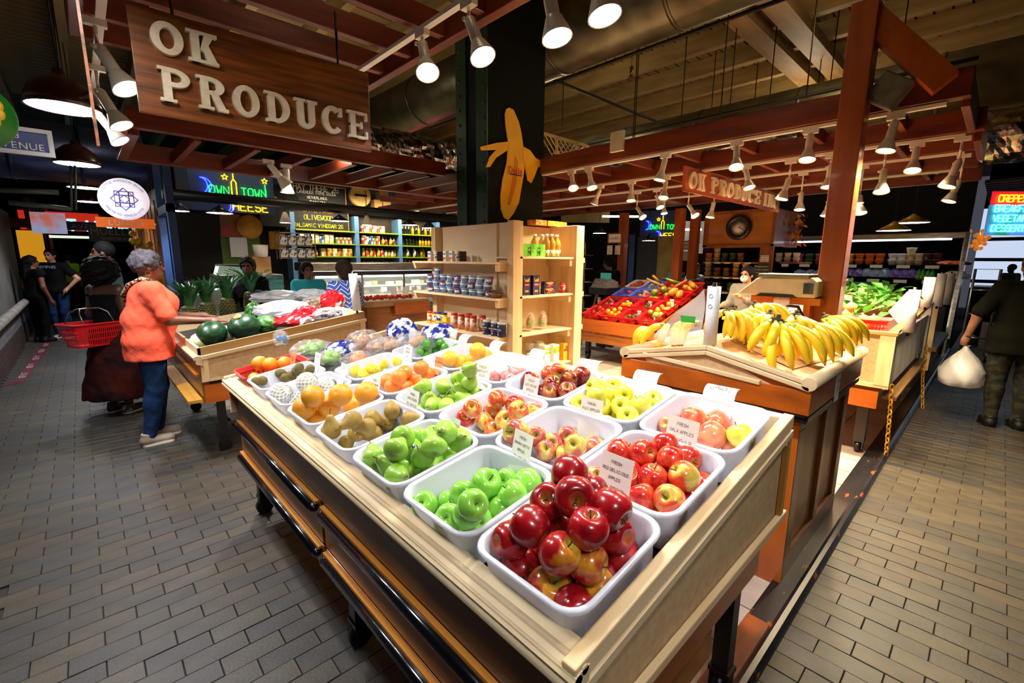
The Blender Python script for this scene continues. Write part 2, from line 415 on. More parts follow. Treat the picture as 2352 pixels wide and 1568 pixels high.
CLEAR=mat('clear_film','f4f6fa',rough=.12,alpha=.17,spec=.9,bump=.6,bscale=26)
CREAM=mat('cream_plastic','cfc9ae','bdb697',rough=.45,scale=9)
TILE=mat('tile_face','b9aa9c','9b8c80',rough=.35,scale=3)
DARKV=mat('dark_void','07070a',rough=.9)
BULB=mat('lit_bulb','ffffff',emit=22,ecol='fff4e4');BULBW=mat('lit_bulb_warm','ffe9b8',emit=14,ecol='ffdf9e')
# ---- floor: bed + bricks + tiles
FLOOR_M=mat('floor_bed','2b2723','1c1917',rough=.9,scale=7)
def brick_far():
    m=mat('floor_far_bricks','4a443b','5b5347',rough=.42)
    nt=m.node_tree;N=nt.nodes;L=nt.links
    tc=N.new('ShaderNodeTexCoord');br=N.new('ShaderNodeTexBrick');br.inputs['Scale'].default_value=1
    br.inputs['Color1'].default_value=srgb('57503f');br.inputs['Color2'].default_value=srgb('453f37');br.inputs['Mortar'].default_value=srgb('26221e')
    br.inputs['Mortar Size'].default_value=.006;br.inputs['Brick Width'].default_value=.235;br.inputs['Row Height'].default_value=.104
    L.new(tc.outputs['Object'],br.inputs[0]);L.new(br.outputs[0],N['Principled BSDF'].inputs['Base Color']);return m
fb=MB();fb.box(-6,.95,-2,34,-.1,-.012);fb.box(.95,24,-8,.46,-.1,-.012);fb.box(.95,24,.46,34,-.1,-.012)
floor=struct('floor',fb,FLOOR_M)
BRK=[mat('brick_face%d'%i,a,b,rough=.5,scale=9,bump=.12,bscale=60,spec=.35) for i,(a,b) in enumerate((('3d372d','322d26'),('413a2e','373128'),('383430','302d2a'),('463e32','39342a'),('3a3732','302e2b')))]
def brick_mesh(l,w,c=.0022,h=.012):
    b=MB();a,d=l/2,w/2;P=[(-a,-d),(a,-d),(a,d),(-a,d)]
    vs=[(x,y,-h) for x,y in P]+[(x,y,-c) for x,y in P]+[(x-math.copysign(c,x),y-math.copysign(c,y),0) for x,y in P]
    f=[(0,1,5,4),(1,2,6,5),(2,3,7,6),(3,0,4,7),(4,5,9,8),(5,6,10,9),(6,7,11,10),(7,4,8,11),(8,9,10,11)]
    return vs,f
BV,BF=brick_mesh(.2285,.1012)
BMESH=[]
for i in range(5):
    b=MB();b.add(BV,BF);BMESH.append(b.mesh('brick',BRK[i]))
def visible(x,y):
    d=np.array([x,y,0])-CP;z=d@FW
    if z<.3: return None
    u,v=1176+F*(d@RT)/z,784-F*(d@UP)/z
    return z if -60<u<2412 and v<1640 else None
cells=[]
rg=random.Random(3)
for j in range(-10,125):          # left aisle: courses along X
    y=-.2+j*.1035;o=(j%2)*.115
    for i in range(-14,10):
        x=i*.231+o
        if -1.0<x<.93:
            z=visible(x,y)
            if z and z<12: cells.append((z,x,y,0))
for j in range(0,110):            # right aisle: courses along Y
    x=1.02+j*.1035;o=(j%2)*.115
    for i in range(-40,3):
        y=.335+i*.231-o
        if y<.40 and y>-6:
            z=visible(x,y)
            if z and z<11: cells.append((z,x,y,1))
    if j%2:
        z=visible(x,.39)
        if z and z<11: cells.append((z,x,.392,2))
cells.sort()
hid=lambda x,y:(.75<x<1.75 and y>.5)
near=[c for c in cells if not hid(c[1],c[2])][:300];ns=set(near)
for z,x,y,k in near:
    o=bpy.data.objects.new('brick',rg.choice(BMESH));COL.objects.link(o);o.parent=floor
    if k==2: o.scale=(.49,1,1)
    o.location=(x,y,rg.uniform(-.0018,.0012));o.rotation_euler=(rg.uniform(-.008,.008),rg.uniform(-.008,.008),(math.pi/2 if k else 0)+rg.uniform(-.008,.008))
fs=MB()
for c in cells:
    if c in ns: continue
    z,x,y,k=c;fs.cm=rg.randrange(5);h=rg.uniform(-.0018,.0012)
    e=.49 if k==2 else 1
    fs.add([((x-q if k else x+p),(y+p*e if k else y+q),r+h) for p,q,r in BV],BF)
o=fs.build('brick_field',BRK,floor,kind='stuff')
ff=MB();ff.box(-6,.95,12.2,34,-.012,-.002);ff.box(11.5,24,-8,.46,-.012,-.002)
ff.build('far_paving',brick_far(),floor)
# tiles inside the stall
tm=MB();tm.box(-.148,.148,-.148,.148,-.012,0);TME=tm.mesh('tile',TILE)
tb=MB();nt=0
for i in range(0,40):
    for j in range(0,45):
        x,y=1.1+i*.305,.75+j*.305
        z=visible(x,y)
        if not z or z>15: continue
        if 4.2<x<7.5 and 1.5<y<5.5 and nt<120:
            o=bpy.data.objects.new('floor_tile',TME);COL.objects.link(o);o.parent=floor;o.location=(x,y,0);nt+=1
        else: tb.box(x-.148,x+.148,y-.148,y+.148,-.012,0)
tb.build('tile_field',TILE,floor,kind='stuff')
# kerb along the right aisle
KB=mat('kerb_black','15151a','8a4416',rough=.32,scale=9,stretch=(.6,3,1),ramp=(.66,.7))
kb=MB();kb.box(1.2,12,.50,.60,-.01,.022);kb.prism([(.50,-.01),(.50,.03),(.485,.036),(.465,.032),(.45,.018),(.445,-.01)],1.2,12,'x')
tag(kb.build('kerb',KB,None),kind='structure')
kw=MB();kw.box(1.3,2.1,.505,.60,.022,.03);kw.build('kerb_board',wood('kerb_orange0','9a4a14','2a1408',0,rough=.4,k=3,scale=3),bpy.data.objects['kerb'])
# ---- ceiling: boards and joists
CEIL=wood('ceiling_boards','8a7444','6e5a30',0,rough=.75,k=6,scale=2,bump=.1)
cb=MB();cb.box(-7,26,-9,35,4.95,5.05);ceiling=struct('ceiling',cb,mat('ceiling_dark','2c2114',rough=.9))
bm_=MB();bm_.box(-10.5,10.5,-.080,.080,-.012,.012);CBM=bm_.mesh('ceiling_board',CEIL)
for j in range(88):
    o=bpy.data.objects.new('ceiling_board',CBM);COL.objects.link(o);o.parent=ceiling;o.location=(7,-2+j*.186,4.93)
jm=MB();jm.box(-.06,.06,-11,17,-.12,.12);JM=jm.mesh('joist',wood('joist_wood','9a824e','7c6638',1,rough=.65,k=7))
for i in range(24):
    o=bpy.data.objects.new('joist',JM);COL.objects.link(o);o.parent=ceiling;o.location=(-2.4+i*.86,2,4.80)
bw=wood('big_beam','8d6e3f','6b4f28',0,rough=.6,k=5)
for y in (2.2,2.62):
    b=MB();b.box(-4,13,y-.13,y+.13,4.55,4.70);b.build('girder',bw,ceiling)
# ---- walls
PLA=mat('plaster_grey','6d6963','4d4a46',rough=.85,scale=2.2,bump=.4,bscale=5,ramp=(.3,.75))
wl=MB();wl.box(-1.35,-1.0,4.5,14.6,.74,2.55);struct('wall_left',wl,PLA)
def wall_brick(nm,c1,c2,mo):
    m=mat(nm,c1,rough=.7);N=m.node_tree.nodes;L=m.node_tree.links
    tc=N.new('ShaderNodeTexCoord');mp=N.new('ShaderNodeMapping');mp.inputs['Rotation'].default_value=(math.pi/2,0,math.pi/2)
    br=N.new('ShaderNodeTexBrick');br.inputs['Scale'].default_value=1;br.inputs['Brick Width'].default_value=.22;br.inputs['Row Height'].default_value=.072;br.inputs['Mortar Size'].default_value=.006
    sx=N.new('ShaderNodeSeparateXYZ');cx=N.new('ShaderNodeCombineXYZ');L.new(tc.outputs['Object'],sx.inputs[0]);L.new(sx.outputs[1],cx.inputs[0]);L.new(sx.outputs[2],cx.inputs[1])
    for k,c in (('Color1',c1),('Color2',c2),('Mortar',mo)): br.inputs[k].default_value=srgb(c)
    L.new(cx.outputs[0],br.inputs[0]);L.new(br.outputs[0],N['Principled BSDF'].inputs['Base Color']);return m
ww=MB();ww.box(-1.35,-.96,4.5,14.6,.36,.74);struct('trim_1',ww,wall_brick('painted_brick','77777a','66656b','55545a'))
wq=MB();wq.box(-1.35,-.95,4.5,14.6,-.01,.36);struct('baseboard_left',wq,wall_brick('red_brick','4a332b','3a2721','221a17'))
fw_=MB();fw_.box(-8,26,31.5,31.8,-.1,5);fw_.box(-7.2,-7,-9,35,-.1,5);fw_.box(-8,26,-9.2,-9,-.1,5)
struct('wall_back',fw_,mat('far_wall','171519','0d0c10',rough=.9,scale=.6))
fr=MB();fr.box(13.2,13.4,.55,16,-.1,5);struct('wall_right',fr,mat('right_wall','15130f',rough=.9))
# daylight front of the hall, far right
wr=MB()
for y in np.arange(-8.6,.6,1.15): wr.box(19.9,20.05,y-.05,y+.05,0,4.6)
for z in (1.1,1.75,2.35,3.3,4.5): wr.box(19.9,20.05,-9,.6,z-.05,z+.05)
w1=struct('window_1',wr,mat('window_frame','3c3a40',rough=.6))
wp=MB();wp.box(20.06,20.08,-9,.6,.9,3.3);wp.build('pane',mat('daylight_pane','dfe8f4',rough=.2,emit=1.0,ecol='c8d6f0'),w1)
wz=MB();wz.box(19.9,20.1,-9,.6,0,.9);wz.build('sill_wall',mat('sill_grey','3a3638',rough=.8),w1)
for k in range(14):
    b=MB();b.box(14.5+.4*k,14.56+.4*k,-6,.5,3.35,3.42);b.build('roof_slat',mat('slat_grey','4a464a',rough=.6),w1)
b=MB();b.box(20.06,20.1,-9,.6,3.3,5);b.build('upper_wall',mat('upper_dark','1a1820',rough=.8),w1)
# ---- green steel column
GRN=mat('column_green','0a120c','080d09',rough=.7,spec=.15,scale=5)
CX0,CX1,CY0,CY1=3.05,3.86,3.62,4.1
cl=thing('steel_column','dark green riveted steel column behind the pale wooden shelf unit','column',(3.45,3.86,0))
b=MB();b.box(CX0,CX1,CY0,CY1,0,4.95);b.build('shaft',GRN,cl)
b=MB();b.box(CX0-.012,CX0,CY0-.01,CY0+.16,0,4.9);b.box(CX0-.012,CX0,CY1-.16,CY1+.01,0,4.9);b.build('flange',mat('column_flange','0f3a24','0a2a1a',rough=.35,scale=6),cl)
b=MB();b.sphere((0,0,0),.016,8,5,sc=(.6,1,1));RV=b.mesh('rivet',MATS['column_flange'])
for z in np.arange(1.9,4.6,.14):
    for y in (CY0+.04,CY1-.05):
        o=link('rivet',RV,cl);o.location=Vector((CX0-.013,y,z))-Vector(cl.location)
# ---- pergola frames
def frame(name,label,base,parts,mp=None):
    t=thing(name,label,'pergola',base)
    for nm,(x0,x1,y0,y1,z0,z1) in parts:
        b=MB();b.box(x0,x1,y0,y1,z0,z1)
        ax=0 if x1-x0>max(y1-y0,z1-z0) else (1 if y1-y0>z1-z0 else 2)
        b.build(nm,W_RED(ax),t,bev=.004)
    return t
P=[('beam',(3.78,3.86,.25,3.60,2.59,2.75)),('beam',(4.62,4.70,.21,9.0,2.56,2.71)),('beam',(5.6,5.68,.25,9,2.60,2.76)),('beam',(6.6,6.68,.3,9,2.60,2.76)),('beam',(7.7,7.78,.3,9,2.60,2.76)),
   ('end_beam',(3.86,4.62,.25,.29,2.55,2.72)),('end_beam',(4.7,5.6,.22,.26,2.5,2.66))]
for i,y in enumerate(np.arange(.62,7.4,.52)):
    P.append(('rafter',(3.86,4.62,y,y+.045,2.62,2.72)))
    P.append(('rafter',(4.7,5.6,y+.1,y+.145,2.60,2.70)))
    if i%2==0: P+= [('rafter',(5.68,6.6,y+.1,y+.145,2.63,2.73)),('rafter',(6.68,7.7,y+.1,y+.145,2.63,2.73))]
pergC=frame('wooden_pergola','reddish timber pergola of parallel beams carrying the rows of warm spotlights above the banana stand','',P) if False else None
def pergola(name,label,base,P):
    return frame(name,label,base,P)
pergC=pergola('wooden_pergola','reddish timber pergola with parallel beams above the banana stand, right of the green column',(4.6,.75,2.59),P)
b=MB();b.box(3.60,3.74,.70,.84,.0,3.2);pp=b.build('post',wood('post_wood2','a8561e','863c12',2,rough=.35,k=7,coat=.25),pergC,bev=.006)  # brighter copy of the redwood, the light on the posts put into its colour
b=MB();b.bar((3.67,.76,3.13),(3.72,.36,2.66),.10,.13);b.build('brace',MATS['post_wood2'],pergC)
for (x,y) in ((7.74,5.1),(7.74,3.96),(8.12,3.86)):
    b=MB();b.box(x-.07,x+.07,y-.07,y+.07,0,2.55);b.build('post',MATS['post_wood2'],pergC,bev=.006)
P=[('beam',(1.66,1.72,-1.2,3.75,2.88,3.03)),('beam',(.10,.16,-1.2,3.75,2.88,3.03))]
for y in np.arange(-.9,3.8,.36): P.append(('rafter',(.16,1.66,y,y+.05,2.90,3.02)))
pergA=pergola('wooden_pergola','dark timber rafters directly above the near apple display, behind the large hanging sign',(.9,2.2,2.88),P)
P=[('header',(.35,3.05,4.33,4.40,2.56,2.70)),('header',(.35,5.0,5.55,5.62,2.52,2.68)),('beam',(.35,.42,4.4,5.55,2.52,2.68))]
for x in np.arange(.75,4.9,.42): P.append(('rafter',(x,x+.05,4.40,5.55,2.54,2.64)))
pergB=pergola('wooden_pergola','timber rafters over the pineapple stand and cheese counter, below the large sign',(1.6,4.4,2.52),P)
# ---- ducts and pipes
def duct(name,label,p,q,r,m,n=20,rings=0,group=None):
    t=thing(name,label,'duct',tuple((Vector(p)+Vector(q))/2),group=group);b=MB();b.cyl(p,q,r,n=n);b.build('pipe_body',m,t)
    if rings:
        P0,Q0=Vector(p),Vector(q);d=(Q0-P0).normalized()
        for i in range(1,rings):
            c=P0.lerp(Q0,i/rings);b=MB();b.cyl(c-d*.02,c+d*.02,r+.008,n=n);b.build('joint_ring',m,t)
    return t
duct('air_duct','large round metal duct passing behind the green column',(4.35,-.5,4.17),(4.35,11,4.17),.37,GALV,24,8)
duct('air_duct','long dull round duct above the spotlights at the upper right',(6.6,-3,3.42),(6.6,8,3.42),.30,mat('duct_olive','6b6448','4a4530',rough=.4,metal=.7,scale=3),24,9)
duct('air_duct','bluish round duct crossing the left aisle behind the red pendants',(-3.0,8.4,2.95),(.80,8.4,2.95),.36,mat('duct_blue','3b4a78','2a3456',rough=.3,metal=.7,scale=2),20,6)
def foil_duct(label,p,q,r,seed):
    P0,Q0=Vector(p),Vector(q);d=(Q0-P0);L=d.length;d.normalize();u=d.orthogonal().normalized();v=d.cross(u);rgx=random.Random(seed)
    ph=[[rgx.uniform(0,6) for _ in range(3)] for _ in range(3)];rings=[]
    for i in range(110):
        c=P0+d*L*i/109;ring=[]
        for j in range(30):
            t=2*math.pi*j/30;q_=r*(1+.05*math.sin(5*t+ph[0][0]+i*.23)+.035*math.sin(11*t+i*.61+ph[1][1])+.03*math.sin(3*t-i*.9)+rgx.uniform(-.025,.025));ring.append(c+(u*math.cos(t)+v*math.sin(t))*q_)
        rings.append(ring)
    b=MB();b.loft(rings,cap0=True,cap1=True,smooth=False);return simple('foil_duct',b,FOIL,label,'duct')
foil_duct('crinkled silver foil wrapped duct above the header beam left of the column',(1.9,5.0,2.95),(5.2,5.0,2.95),.16,1)
foil_duct('crinkled foil wrapped duct behind the pergola end at the far right',(7.6,-3.2,3.1),(7.6,1.2,3.0),.28,2)
foil_duct('crinkled foil covered duct at the upper left corner above the green round sign',(-.9,2.6,2.9),(-.9,5.2,2.9),.28,4)
foil_duct('thin crinkled foil pipe between the pergola beams over the fruit baskets',(5.2,1.5,2.85),(5.2,8,2.85),.10,5)
# thin sprinkler pipes and hanger rods
PIPE=mat('pipe_dark','17140f',rough=.6,metal=.4)
def pipe(pts,r,label,name='ceiling_pipe',cat='pipe',group=None,m=PIPE):
    b=MB();b.tube(pts,r,6);return simple(name,b,m,label,cat,group)
pipe([(4.3,6.5,3.7),(4.3,1.2,3.7)],.018,'long dark pipe hung below the ceiling right of the column')
pipe([(6.2,.4,3.5),(6.2,7,3.5)],.02,'long dark sprinkler pipe above the right pergola')
pipe([(3.9,4.2,3.9),(8.5,4.2,3.9)],.018,'dark pipe crossing under the joists near the column')
for i,(x,y) in enumerate(((4.6,4.0),(5.3,3.4),(5.9,3.1),(5.0,2.2),(6.4,2.7),(6.9,2.4),(5.6,1.6),(6.3,1.3),(7.0,1.1),(4.8,3.1),(7.4,3.4),(8.0,3.0),(5.2,5.0),(7.6,1.9),(8.2,2.2))):
    pipe([(x,y,2.72 if i%2 else 3.3),(x,y,4.9)],.007,'thin dark hanger rod between ceiling and pergola','hanger_rod','rod','hanger rods under the ceiling')

# added point lights without fixtures, standing in for the hall's general light
for i,(x,y,z,e) in enumerate(((5.6,1.2,3.9,32),(5.8,5.0,3.9,28),(9.0,2.6,3.9,45),(1.4,2.0,3.9,9),(2.2,7.0,3.6,35))):
    ld=bpy.data.lights.new('hall_fill','POINT');ld.energy=e;ld.shadow_soft_size=.25;ld.color=(1,.80,.52);lo=bpy.data.objects.new('hall_fill',ld);COL.objects.link(lo);lo.location=(x,y,z)
# ================================================================ NEAR APPLE DISPLAY
SL=.165;TA=math.atan(SL)
def tz(x,off=0): return .92+off+SL*(x-.58)
CREAMW=wood('cream_moulding1','dcc8a2','c9ae80',1,rough=.5,k=12,bump=.04)
CREAMX=wood('cream_moulding0','dcc8a2','c9ae80',0,rough=.5,k=12,bump=.04)
DKOAK=wood('stained_oak1','a2662a','5a3212',1,rough=.35,k=7,coat=.2)
OAKF=wood('drawer_oak1','bc7226','8a4e16',1,rough=.35,k=6,coat=.2)
def castor(b,x,y):
    b.cyl((x,y-.02,.05),(x,y+.02,.05),.05,n=14);b.box(x-.03,x+.03,y-.035,y-.025,.04,.12);b.box(x-.03,x+.03,y+.025,y+.035,.04,.12);b.box(x-.035,x+.035,y-.04,y+.04,.11,.13)
t1=thing('fruit_display_table','near wooden fruit display table with drawers and cream moulding holding white tubs','table',(1.16,1.8,0))
b=MB();b.prism([(.64,.50),(1.72,.50),(1.72,.97),(.64,.79)],.50,3.17,'y');b.build('body',OAKF,t1)
b=MB();b.box(.615,.64,.48,3.19,.665,.885);b.build('fascia',DKOAK,t1)
for y0,y1 in ((.5,1.80),(1.83,3.18)):
    for z0,z1 in ((.455,.655),(.335,.445)):
        b=MB();b.box(.618,1.4,y0,y1,z0,z1);d=b.build('drawer',OAKF,t1,bev=.003)
        b=MB();b.tube([(.598,y0+.03,z1-.035),(.598,y1-.03,z1-.035)],.021,10);b.sphere((.598,y0+.03,z1-.035),.021,10,6);b.sphere((.598,y1-.03,z1-.035),.021,10,6);b.build('rail_handle',BLACKW,d)
        b=MB();b.box(.6,.618,y0+.01,y1-.01,z1-.014,z1-.002);b.build('edge_strip',wood('edge_strip1','cf8a2e','b06c1c',1,coat=.3),d)
# cream stepped moulding along the aisle side
b=MB();b.prism([(.615,.86),(.575,.865),(.565,.875),(.572,.89),(.56,.896),(.556,.906),(.566,.915),(.58,.92),(.605,.92),(.605,.86)],.425,3.235,'y');b.build('aisle_moulding',CREAMW,t1,bev=.002)
b=MB();b.prism([(.60,.90),(.634,.902),(.634,.926),(.60,.921)],.45,3.21,'y');b.build('inner_lip',CREAMW,t1)
for x,z,r in ((.566,.884,.013),(.572,.905,.012),(.592,.916,.010)):
    b=MB();b.tube([(x,.425,z),(x,3.235,z)],r,10);b.build('bead',CREAMW,t1)
# end panels
def endp(y0,y1,yo):
    b=MB();b.prism([(.585,.70),(1.79,.735),(1.75,tz(1.75)-.03),(.585,tz(.585)-.03)],y0,y1,'y');e=b.build('end_panel',MDF,t1)
    ya,yb=(yo,y1-.003) if yo<y0 else (y0,yo)
    b=MB();b.prism([(.565,tz(.565)-.035),(1.77,tz(1.77)-.035),(1.77,tz(1.77)+.012),(.565,tz(.565)+.012)],min(ya,yb),max(ya,yb),'y');b.build('top_rail',W_PINE(0),e,bev=.004)
    b=MB();b.prism([(.575,tz(.575)-.062),(1.765,tz(1.765)-.062),(1.765,tz(1.765)-.04),(.575,tz(.575)-.04)],yo-.004 if yo<y0 else yo-.01,yo+.012,'y');b.build('edge_bead',CREAMX,e)
    b=MB();b.prism([(.585,.688),(1.80,.724),(1.80,.755),(.585,.72)],yo-.006 if yo<y0 else yo-.012,yo+.014,'y');b.build('lower_bead',W_PINE(0),e,bev=.004)
    b=MB();b.box(1.735,1.765,yo-.002 if yo<y0 else yo-.012,yo+.014,.755,1.06);b.build('corner_strip',wood('corner_strip2','a8782c','8a5a1a',2,coat=.3),e)
endp(.445,.465,.428);endp(3.19,3.21,3.225)
b=MB();b.prism([(1.73,1.02),(1.765,1.02),(1.765,tz(1.765)+.01),(1.73,tz(1.73)+.01)],.43,3.22,'y');b.build('back_rail',CREAMW,t1,bev=.003)
b=MB();b.prism([(.62,tz(.62)-.086),(1.74,tz(1.74)-.086),(1.74,tz(1.74)-.076),(.62,tz(.62)-.076)],.45,3.2,'y');b.build('tray_floor',mat('tray_black','121214',rough=.7),t1)
b=MB();b.box(.66,1.74,.48,.5,.50,.69);b.build('end_board',W_ORANGE(0),t1)
b=MB();b.box(.66,1.72,.505,.53,.45,.5);b.box(.66,1.72,3.14,3.165,.45,.5);b.build('angle_iron',BLACKM,t1)
for x in (.70,1.62):
    for y in (.53,1.70,3.12):
        b=MB();b.box(x-.03,x+.03,y-.03,y+.03,.1,.5);l=b.build('leg',BLACKM,t1);b=MB();castor(b,x,y);b.build('castor',BLACKM,l)
# ---------------------------------------------------------------- tubs
TUBM=mat('milky_plastic','e4e6ee',rough=.25,transl=.35,coat=.1)
def tub_mesh(hx,hy,H,r=.05,th=.0045,fl=.012,tp=.022):
    R=[];Z=lambda P,z:[(x,y,z) for x,y in P]
    R.append(Z(rr(hx-tp-.02,hy-tp-.02,r*.5),0));R.append(Z(rr(hx-tp,hy-tp,r*.8),.015));R.append(Z(rr(hx-fl-.002,hy-fl-.002,r),H-.014))
    R.append(Z(rr(hx-.002,hy-.002,r+.008),H-.012));R.append(Z(rr(hx,hy,r+.01),H-.005));R.append(Z(rr(hx-.003,hy-.003,r+.008),H));R.append(Z(rr(hx-fl,hy-fl,r),H))
    R.append(Z(rr(hx-fl-th,hy-fl-th,r),H-.006));R.append(Z(rr(hx-tp-th,hy-tp-th,r*.8),.02));R.append(Z(rr(hx-tp-.022,hy-tp-.022,r*.5),th))
    b=MB();b.loft(R,cap0=True,cap1=True);return b
TH=.135
TUB=tub_mesh(.178,.168,TH).mesh('tub',TUBM)
EX=Vector((math.cos(TA),0,math.sin(TA)));EZ=Vector((-math.sin(TA),0,math.cos(TA)))
ROWX=[.785,1.142,1.499];COLY=[.625,.968,1.311,1.654,1.997,2.340,2.683]
def tub_at(X,Y,label):
    o=bpy.data.objects.new('tub',TUB);COL.objects.link(o)
    c=Vector((X,Y,tz(X)))-EZ*.0735;o.location=c;o.rotation_euler=(0,-TA,0)
    tag(o,label,'tub',group='white tubs on the near table');return c
# ---------------------------------------------------------------- fruit kinds (unit radius 1)
def fruit_mat(name,a,b2,c3=None,rough=.25,coat=.5,rnd=.12,scale=1.6,ramp=(.42,.6),tip=None,bump=0,bs=60,streak=0,st=(1,1,1),tw=.8):
    """base a, patches b2 (noise in object space, shifted per object), tip colour near the poles"""
    m=mat(name,a,b2,rough=rough,coat=coat,rnd=rnd,scale=scale,ramp=ramp,bump=bump,bscale=bs,stretch=st)
    if tip:
        nt=m.node_tree;N=nt.nodes;L=nt.links;b=N['Principled BSDF'];src=b.inputs['Base Color'].links[0].from_socket
        tc=N.new('ShaderNodeTexCoord');sp=N.new('ShaderNodeSeparateXYZ');L.new(tc.outputs['Object'],sp.inputs[0])
        le=N.new('ShaderNodeVectorMath');le.operation='MULTIPLY';le.inputs[1].default_value=(1,1,0);L.new(tc.outputs['Object'],le.inputs[0])
        ln=N.new('ShaderNodeVectorMath');ln.operation='LENGTH';L.new(le.outputs[0],ln.inputs[0])
        mr=N.new('ShaderNodeMapRange');mr.inputs[1].default_value=.14;mr.inputs[2].default_value=.46;mr.inputs[3].default_value=tw;mr.inputs[4].default_value=0;L.new(ln.outputs['Value'],mr.inputs[0])
        mx=N.new('ShaderNodeMix');mx.data_type='RGBA';L.new(mr.outputs[0],mx.inputs[0]);L.new(src,mx.inputs[6]);mx.inputs[7].default_value=srgb(tip);L.new(mx.outputs[2],b.inputs['Base Color'])
    return m
AP=[(0,-.62),(.14,-.66),(.30,-.80),(.48,-.86),(.70,-.74),(.90,-.42),(1.0,.02),(.98,.32),(.86,.62),(.64,.82),(.40,.86),(.22,.74),(.10,.58),(0,.54)]
PE=[(0,-.78),(.2,-.84),(.5,-.82),(.82,-.58),(.97,-.2),(.95,.12),(.78,.5),(.58,.85),(.45,1.15),(.36,1.42),(.22,1.58),(0,1.6)]
OR=[(0,-.9),(.12,-.93),(.4,-.88),(.72,-.66),(.94,-.3),(1,0),(.94,.32),(.72,.67),(.42,.88),(.15,.93),(.06,.9),(0,.89)]
LE=[(0,-1.32),(.1,-1.28),(.2,-1.1),(.5,-.88),(.82,-.5),(.93,0),(.82,.5),(.5,.88),(.22,1.1),(.15,1.25),(0,1.28)]
KI=[(0,-1.2),(.25,-1.15),(.6,-.9),(.86,-.45),(.93,0),(.86,.45),(.6,.9),(.25,1.15),(0,1.2)]
MG=[(0,-1.2),(.3,-1.1),(.7,-.8),(.95,-.35),(1,.1),(.85,.6),(.55,1.0),(.2,1.2),(0,1.22)]
lob5=lambda t,z:.03*math.cos(5*t)*(1 if z<0 else .5)
STEM=mat('fruit_stem','3b2a12',rough=.8);STK=mat('fruit_sticker','e9ecf0','4a68b0',rough=.4,scale=1.2,ramp=(.48,.52),gen=True)
def fkind(name,prof,m,n=18,lob=None,stem=None,wob=0):
    b=MB();b.lathe(prof,n,lob=lob);k={'name':name,'me':b.mesh(name,m),'stem':None,'stk':None}
    if stem:
        s=MB();z=stem[0];s.tube([(0,0,z),(.03,.02,z+stem[1]*.6),(.12,.05,z+stem[1])],[.035,.03,.045],5);k['stem']=s.mesh('stem',STEM)
    d=MB();d.lathe([(.16,0),(0,.004)],10,M=Matrix.Rotation(math.radians(75),3,'Y'),o=(1.003,0,.12));k['stk']=d.mesh('sticker',STK)
    return k
K={}
K['red']=fkind('apple',AP,fruit_mat('apple_crimson','7d0a12','a8141a',rough=.24,coat=.3,ramp=(.35,.65),tip='a8742a',rnd=.18,tw=.6),20,lob5,(.56,.5))
K['redy']=fkind('apple',AP,fruit_mat('apple_two_tone','9a1016','eaa82c',rough=.24,coat=.3,scale=.55,ramp=(.44,.64),tip='c8c04a',rnd=.1),20,lob5,(.56,.5))
K['gala']=fkind('apple',AP,fruit_mat('apple_gala','b01518','d8502c',rough=.2,coat=.25,scale=1.2,ramp=(.42,.66),tip='d09a3c',rnd=.15),20,lob5,(.56,.5))
K['fuji']=fkind('apple',AP,fruit_mat('apple_fuji','b84a46','c9b04a',rough=.25,coat=.4,scale=.8,ramp=(.46,.6),tip='a9a23c',rnd=.12),18,lob5,(.56,.6))
K['mix']=fkind('apple',AP,fruit_mat('apple_orange_blush','d8502a','d9c04e',rough=.22,coat=.5,scale=.8,ramp=(.47,.6),tip='b9b23c',rnd=.12),18,lob5,(.56,.5))
K['crisp']=fkind('apple',AP,fruit_mat('apple_dark_blush','6e1016','b8632c',rough=.2,coat=.25,scale=.8,ramp=(.5,.64),tip='a88a34',rnd=.18),18,lob5,(.56,.5))
K['green']=fkind('apple',AP,fruit_mat('apple_granny','74bc36','8acb4a',rough=.2,coat=.25,ramp=(.3,.7),tip='8fca50',rnd=.1),20,lob5,(.56,.5))
K['gold']=fkind('apple',AP,fruit_mat('apple_golden','d9d22e','e3da55',rough=.25,coat=.4,ramp=(.3,.7),tip='c5c53a',rnd=.08),18,lob5,(.56,.55))
K['pink']=fkind('apple',[(r,z*1.12) for r,z in AP],fruit_mat('apple_pink','d2573a','e58a5e',rough=.25,coat=.4,scale=1.2,ramp=(.4,.62),tip='b7a840',rnd=.1),18,lob5,(.62,.4))
K['gpear']=fkind('pear',[(r,z*.86) for r,z in PE],fruit_mat('pear_green','8fb934','a9cb4a',rough=.35,coat=.3,ramp=(.3,.7),rnd=.08),18,None,(1.34,.5))
K['gpear2']=fkind('pear',[(r,z*.74) for r,z in PE],fruit_mat('pear_bright','86bd38','9ccc4c',rough=.3,coat=.35,ramp=(.3,.7),rnd=.1,tip='7a7a3a'),18,None,(1.16,.4))
K['bosc']=fkind('pear',PE,fruit_mat('pear_bosc','8a6a24','a88a30',rough=.5,coat=.1,scale=1.1,ramp=(.35,.65),rnd=.12,bump=.2),18,None,(1.55,.6))
K['rpear']=fkind('pear',[(r,z*.7) for r,z in PE],fruit_mat('pear_red','b5635e','c98078',rough=.4,coat=.2,rnd=.1),14,None,(1.1,.4))
K['oran']=fkind('orange',OR,fruit_mat('orange_peel','f0950f','e7a51e',rough=.38,coat=.2,rnd=.08,bump=.25,bs=22,ramp=(.3,.7)),20)
K['mand']=fkind('mandarin',[(r,z*.92) for r,z in OR],fruit_mat('mandarin_peel','f0760c','f58a20',rough=.36,coat=.25,rnd=.08,bump=.2,bs=20,ramp=(.3,.7)),18)
K['grape']=fkind('grapefruit',OR,fruit_mat('grapefruit_peel','f3b52a','efa023',rough=.38,coat=.2,rnd=.06,bump=.2,bs=20,ramp=(.3,.7)),18)
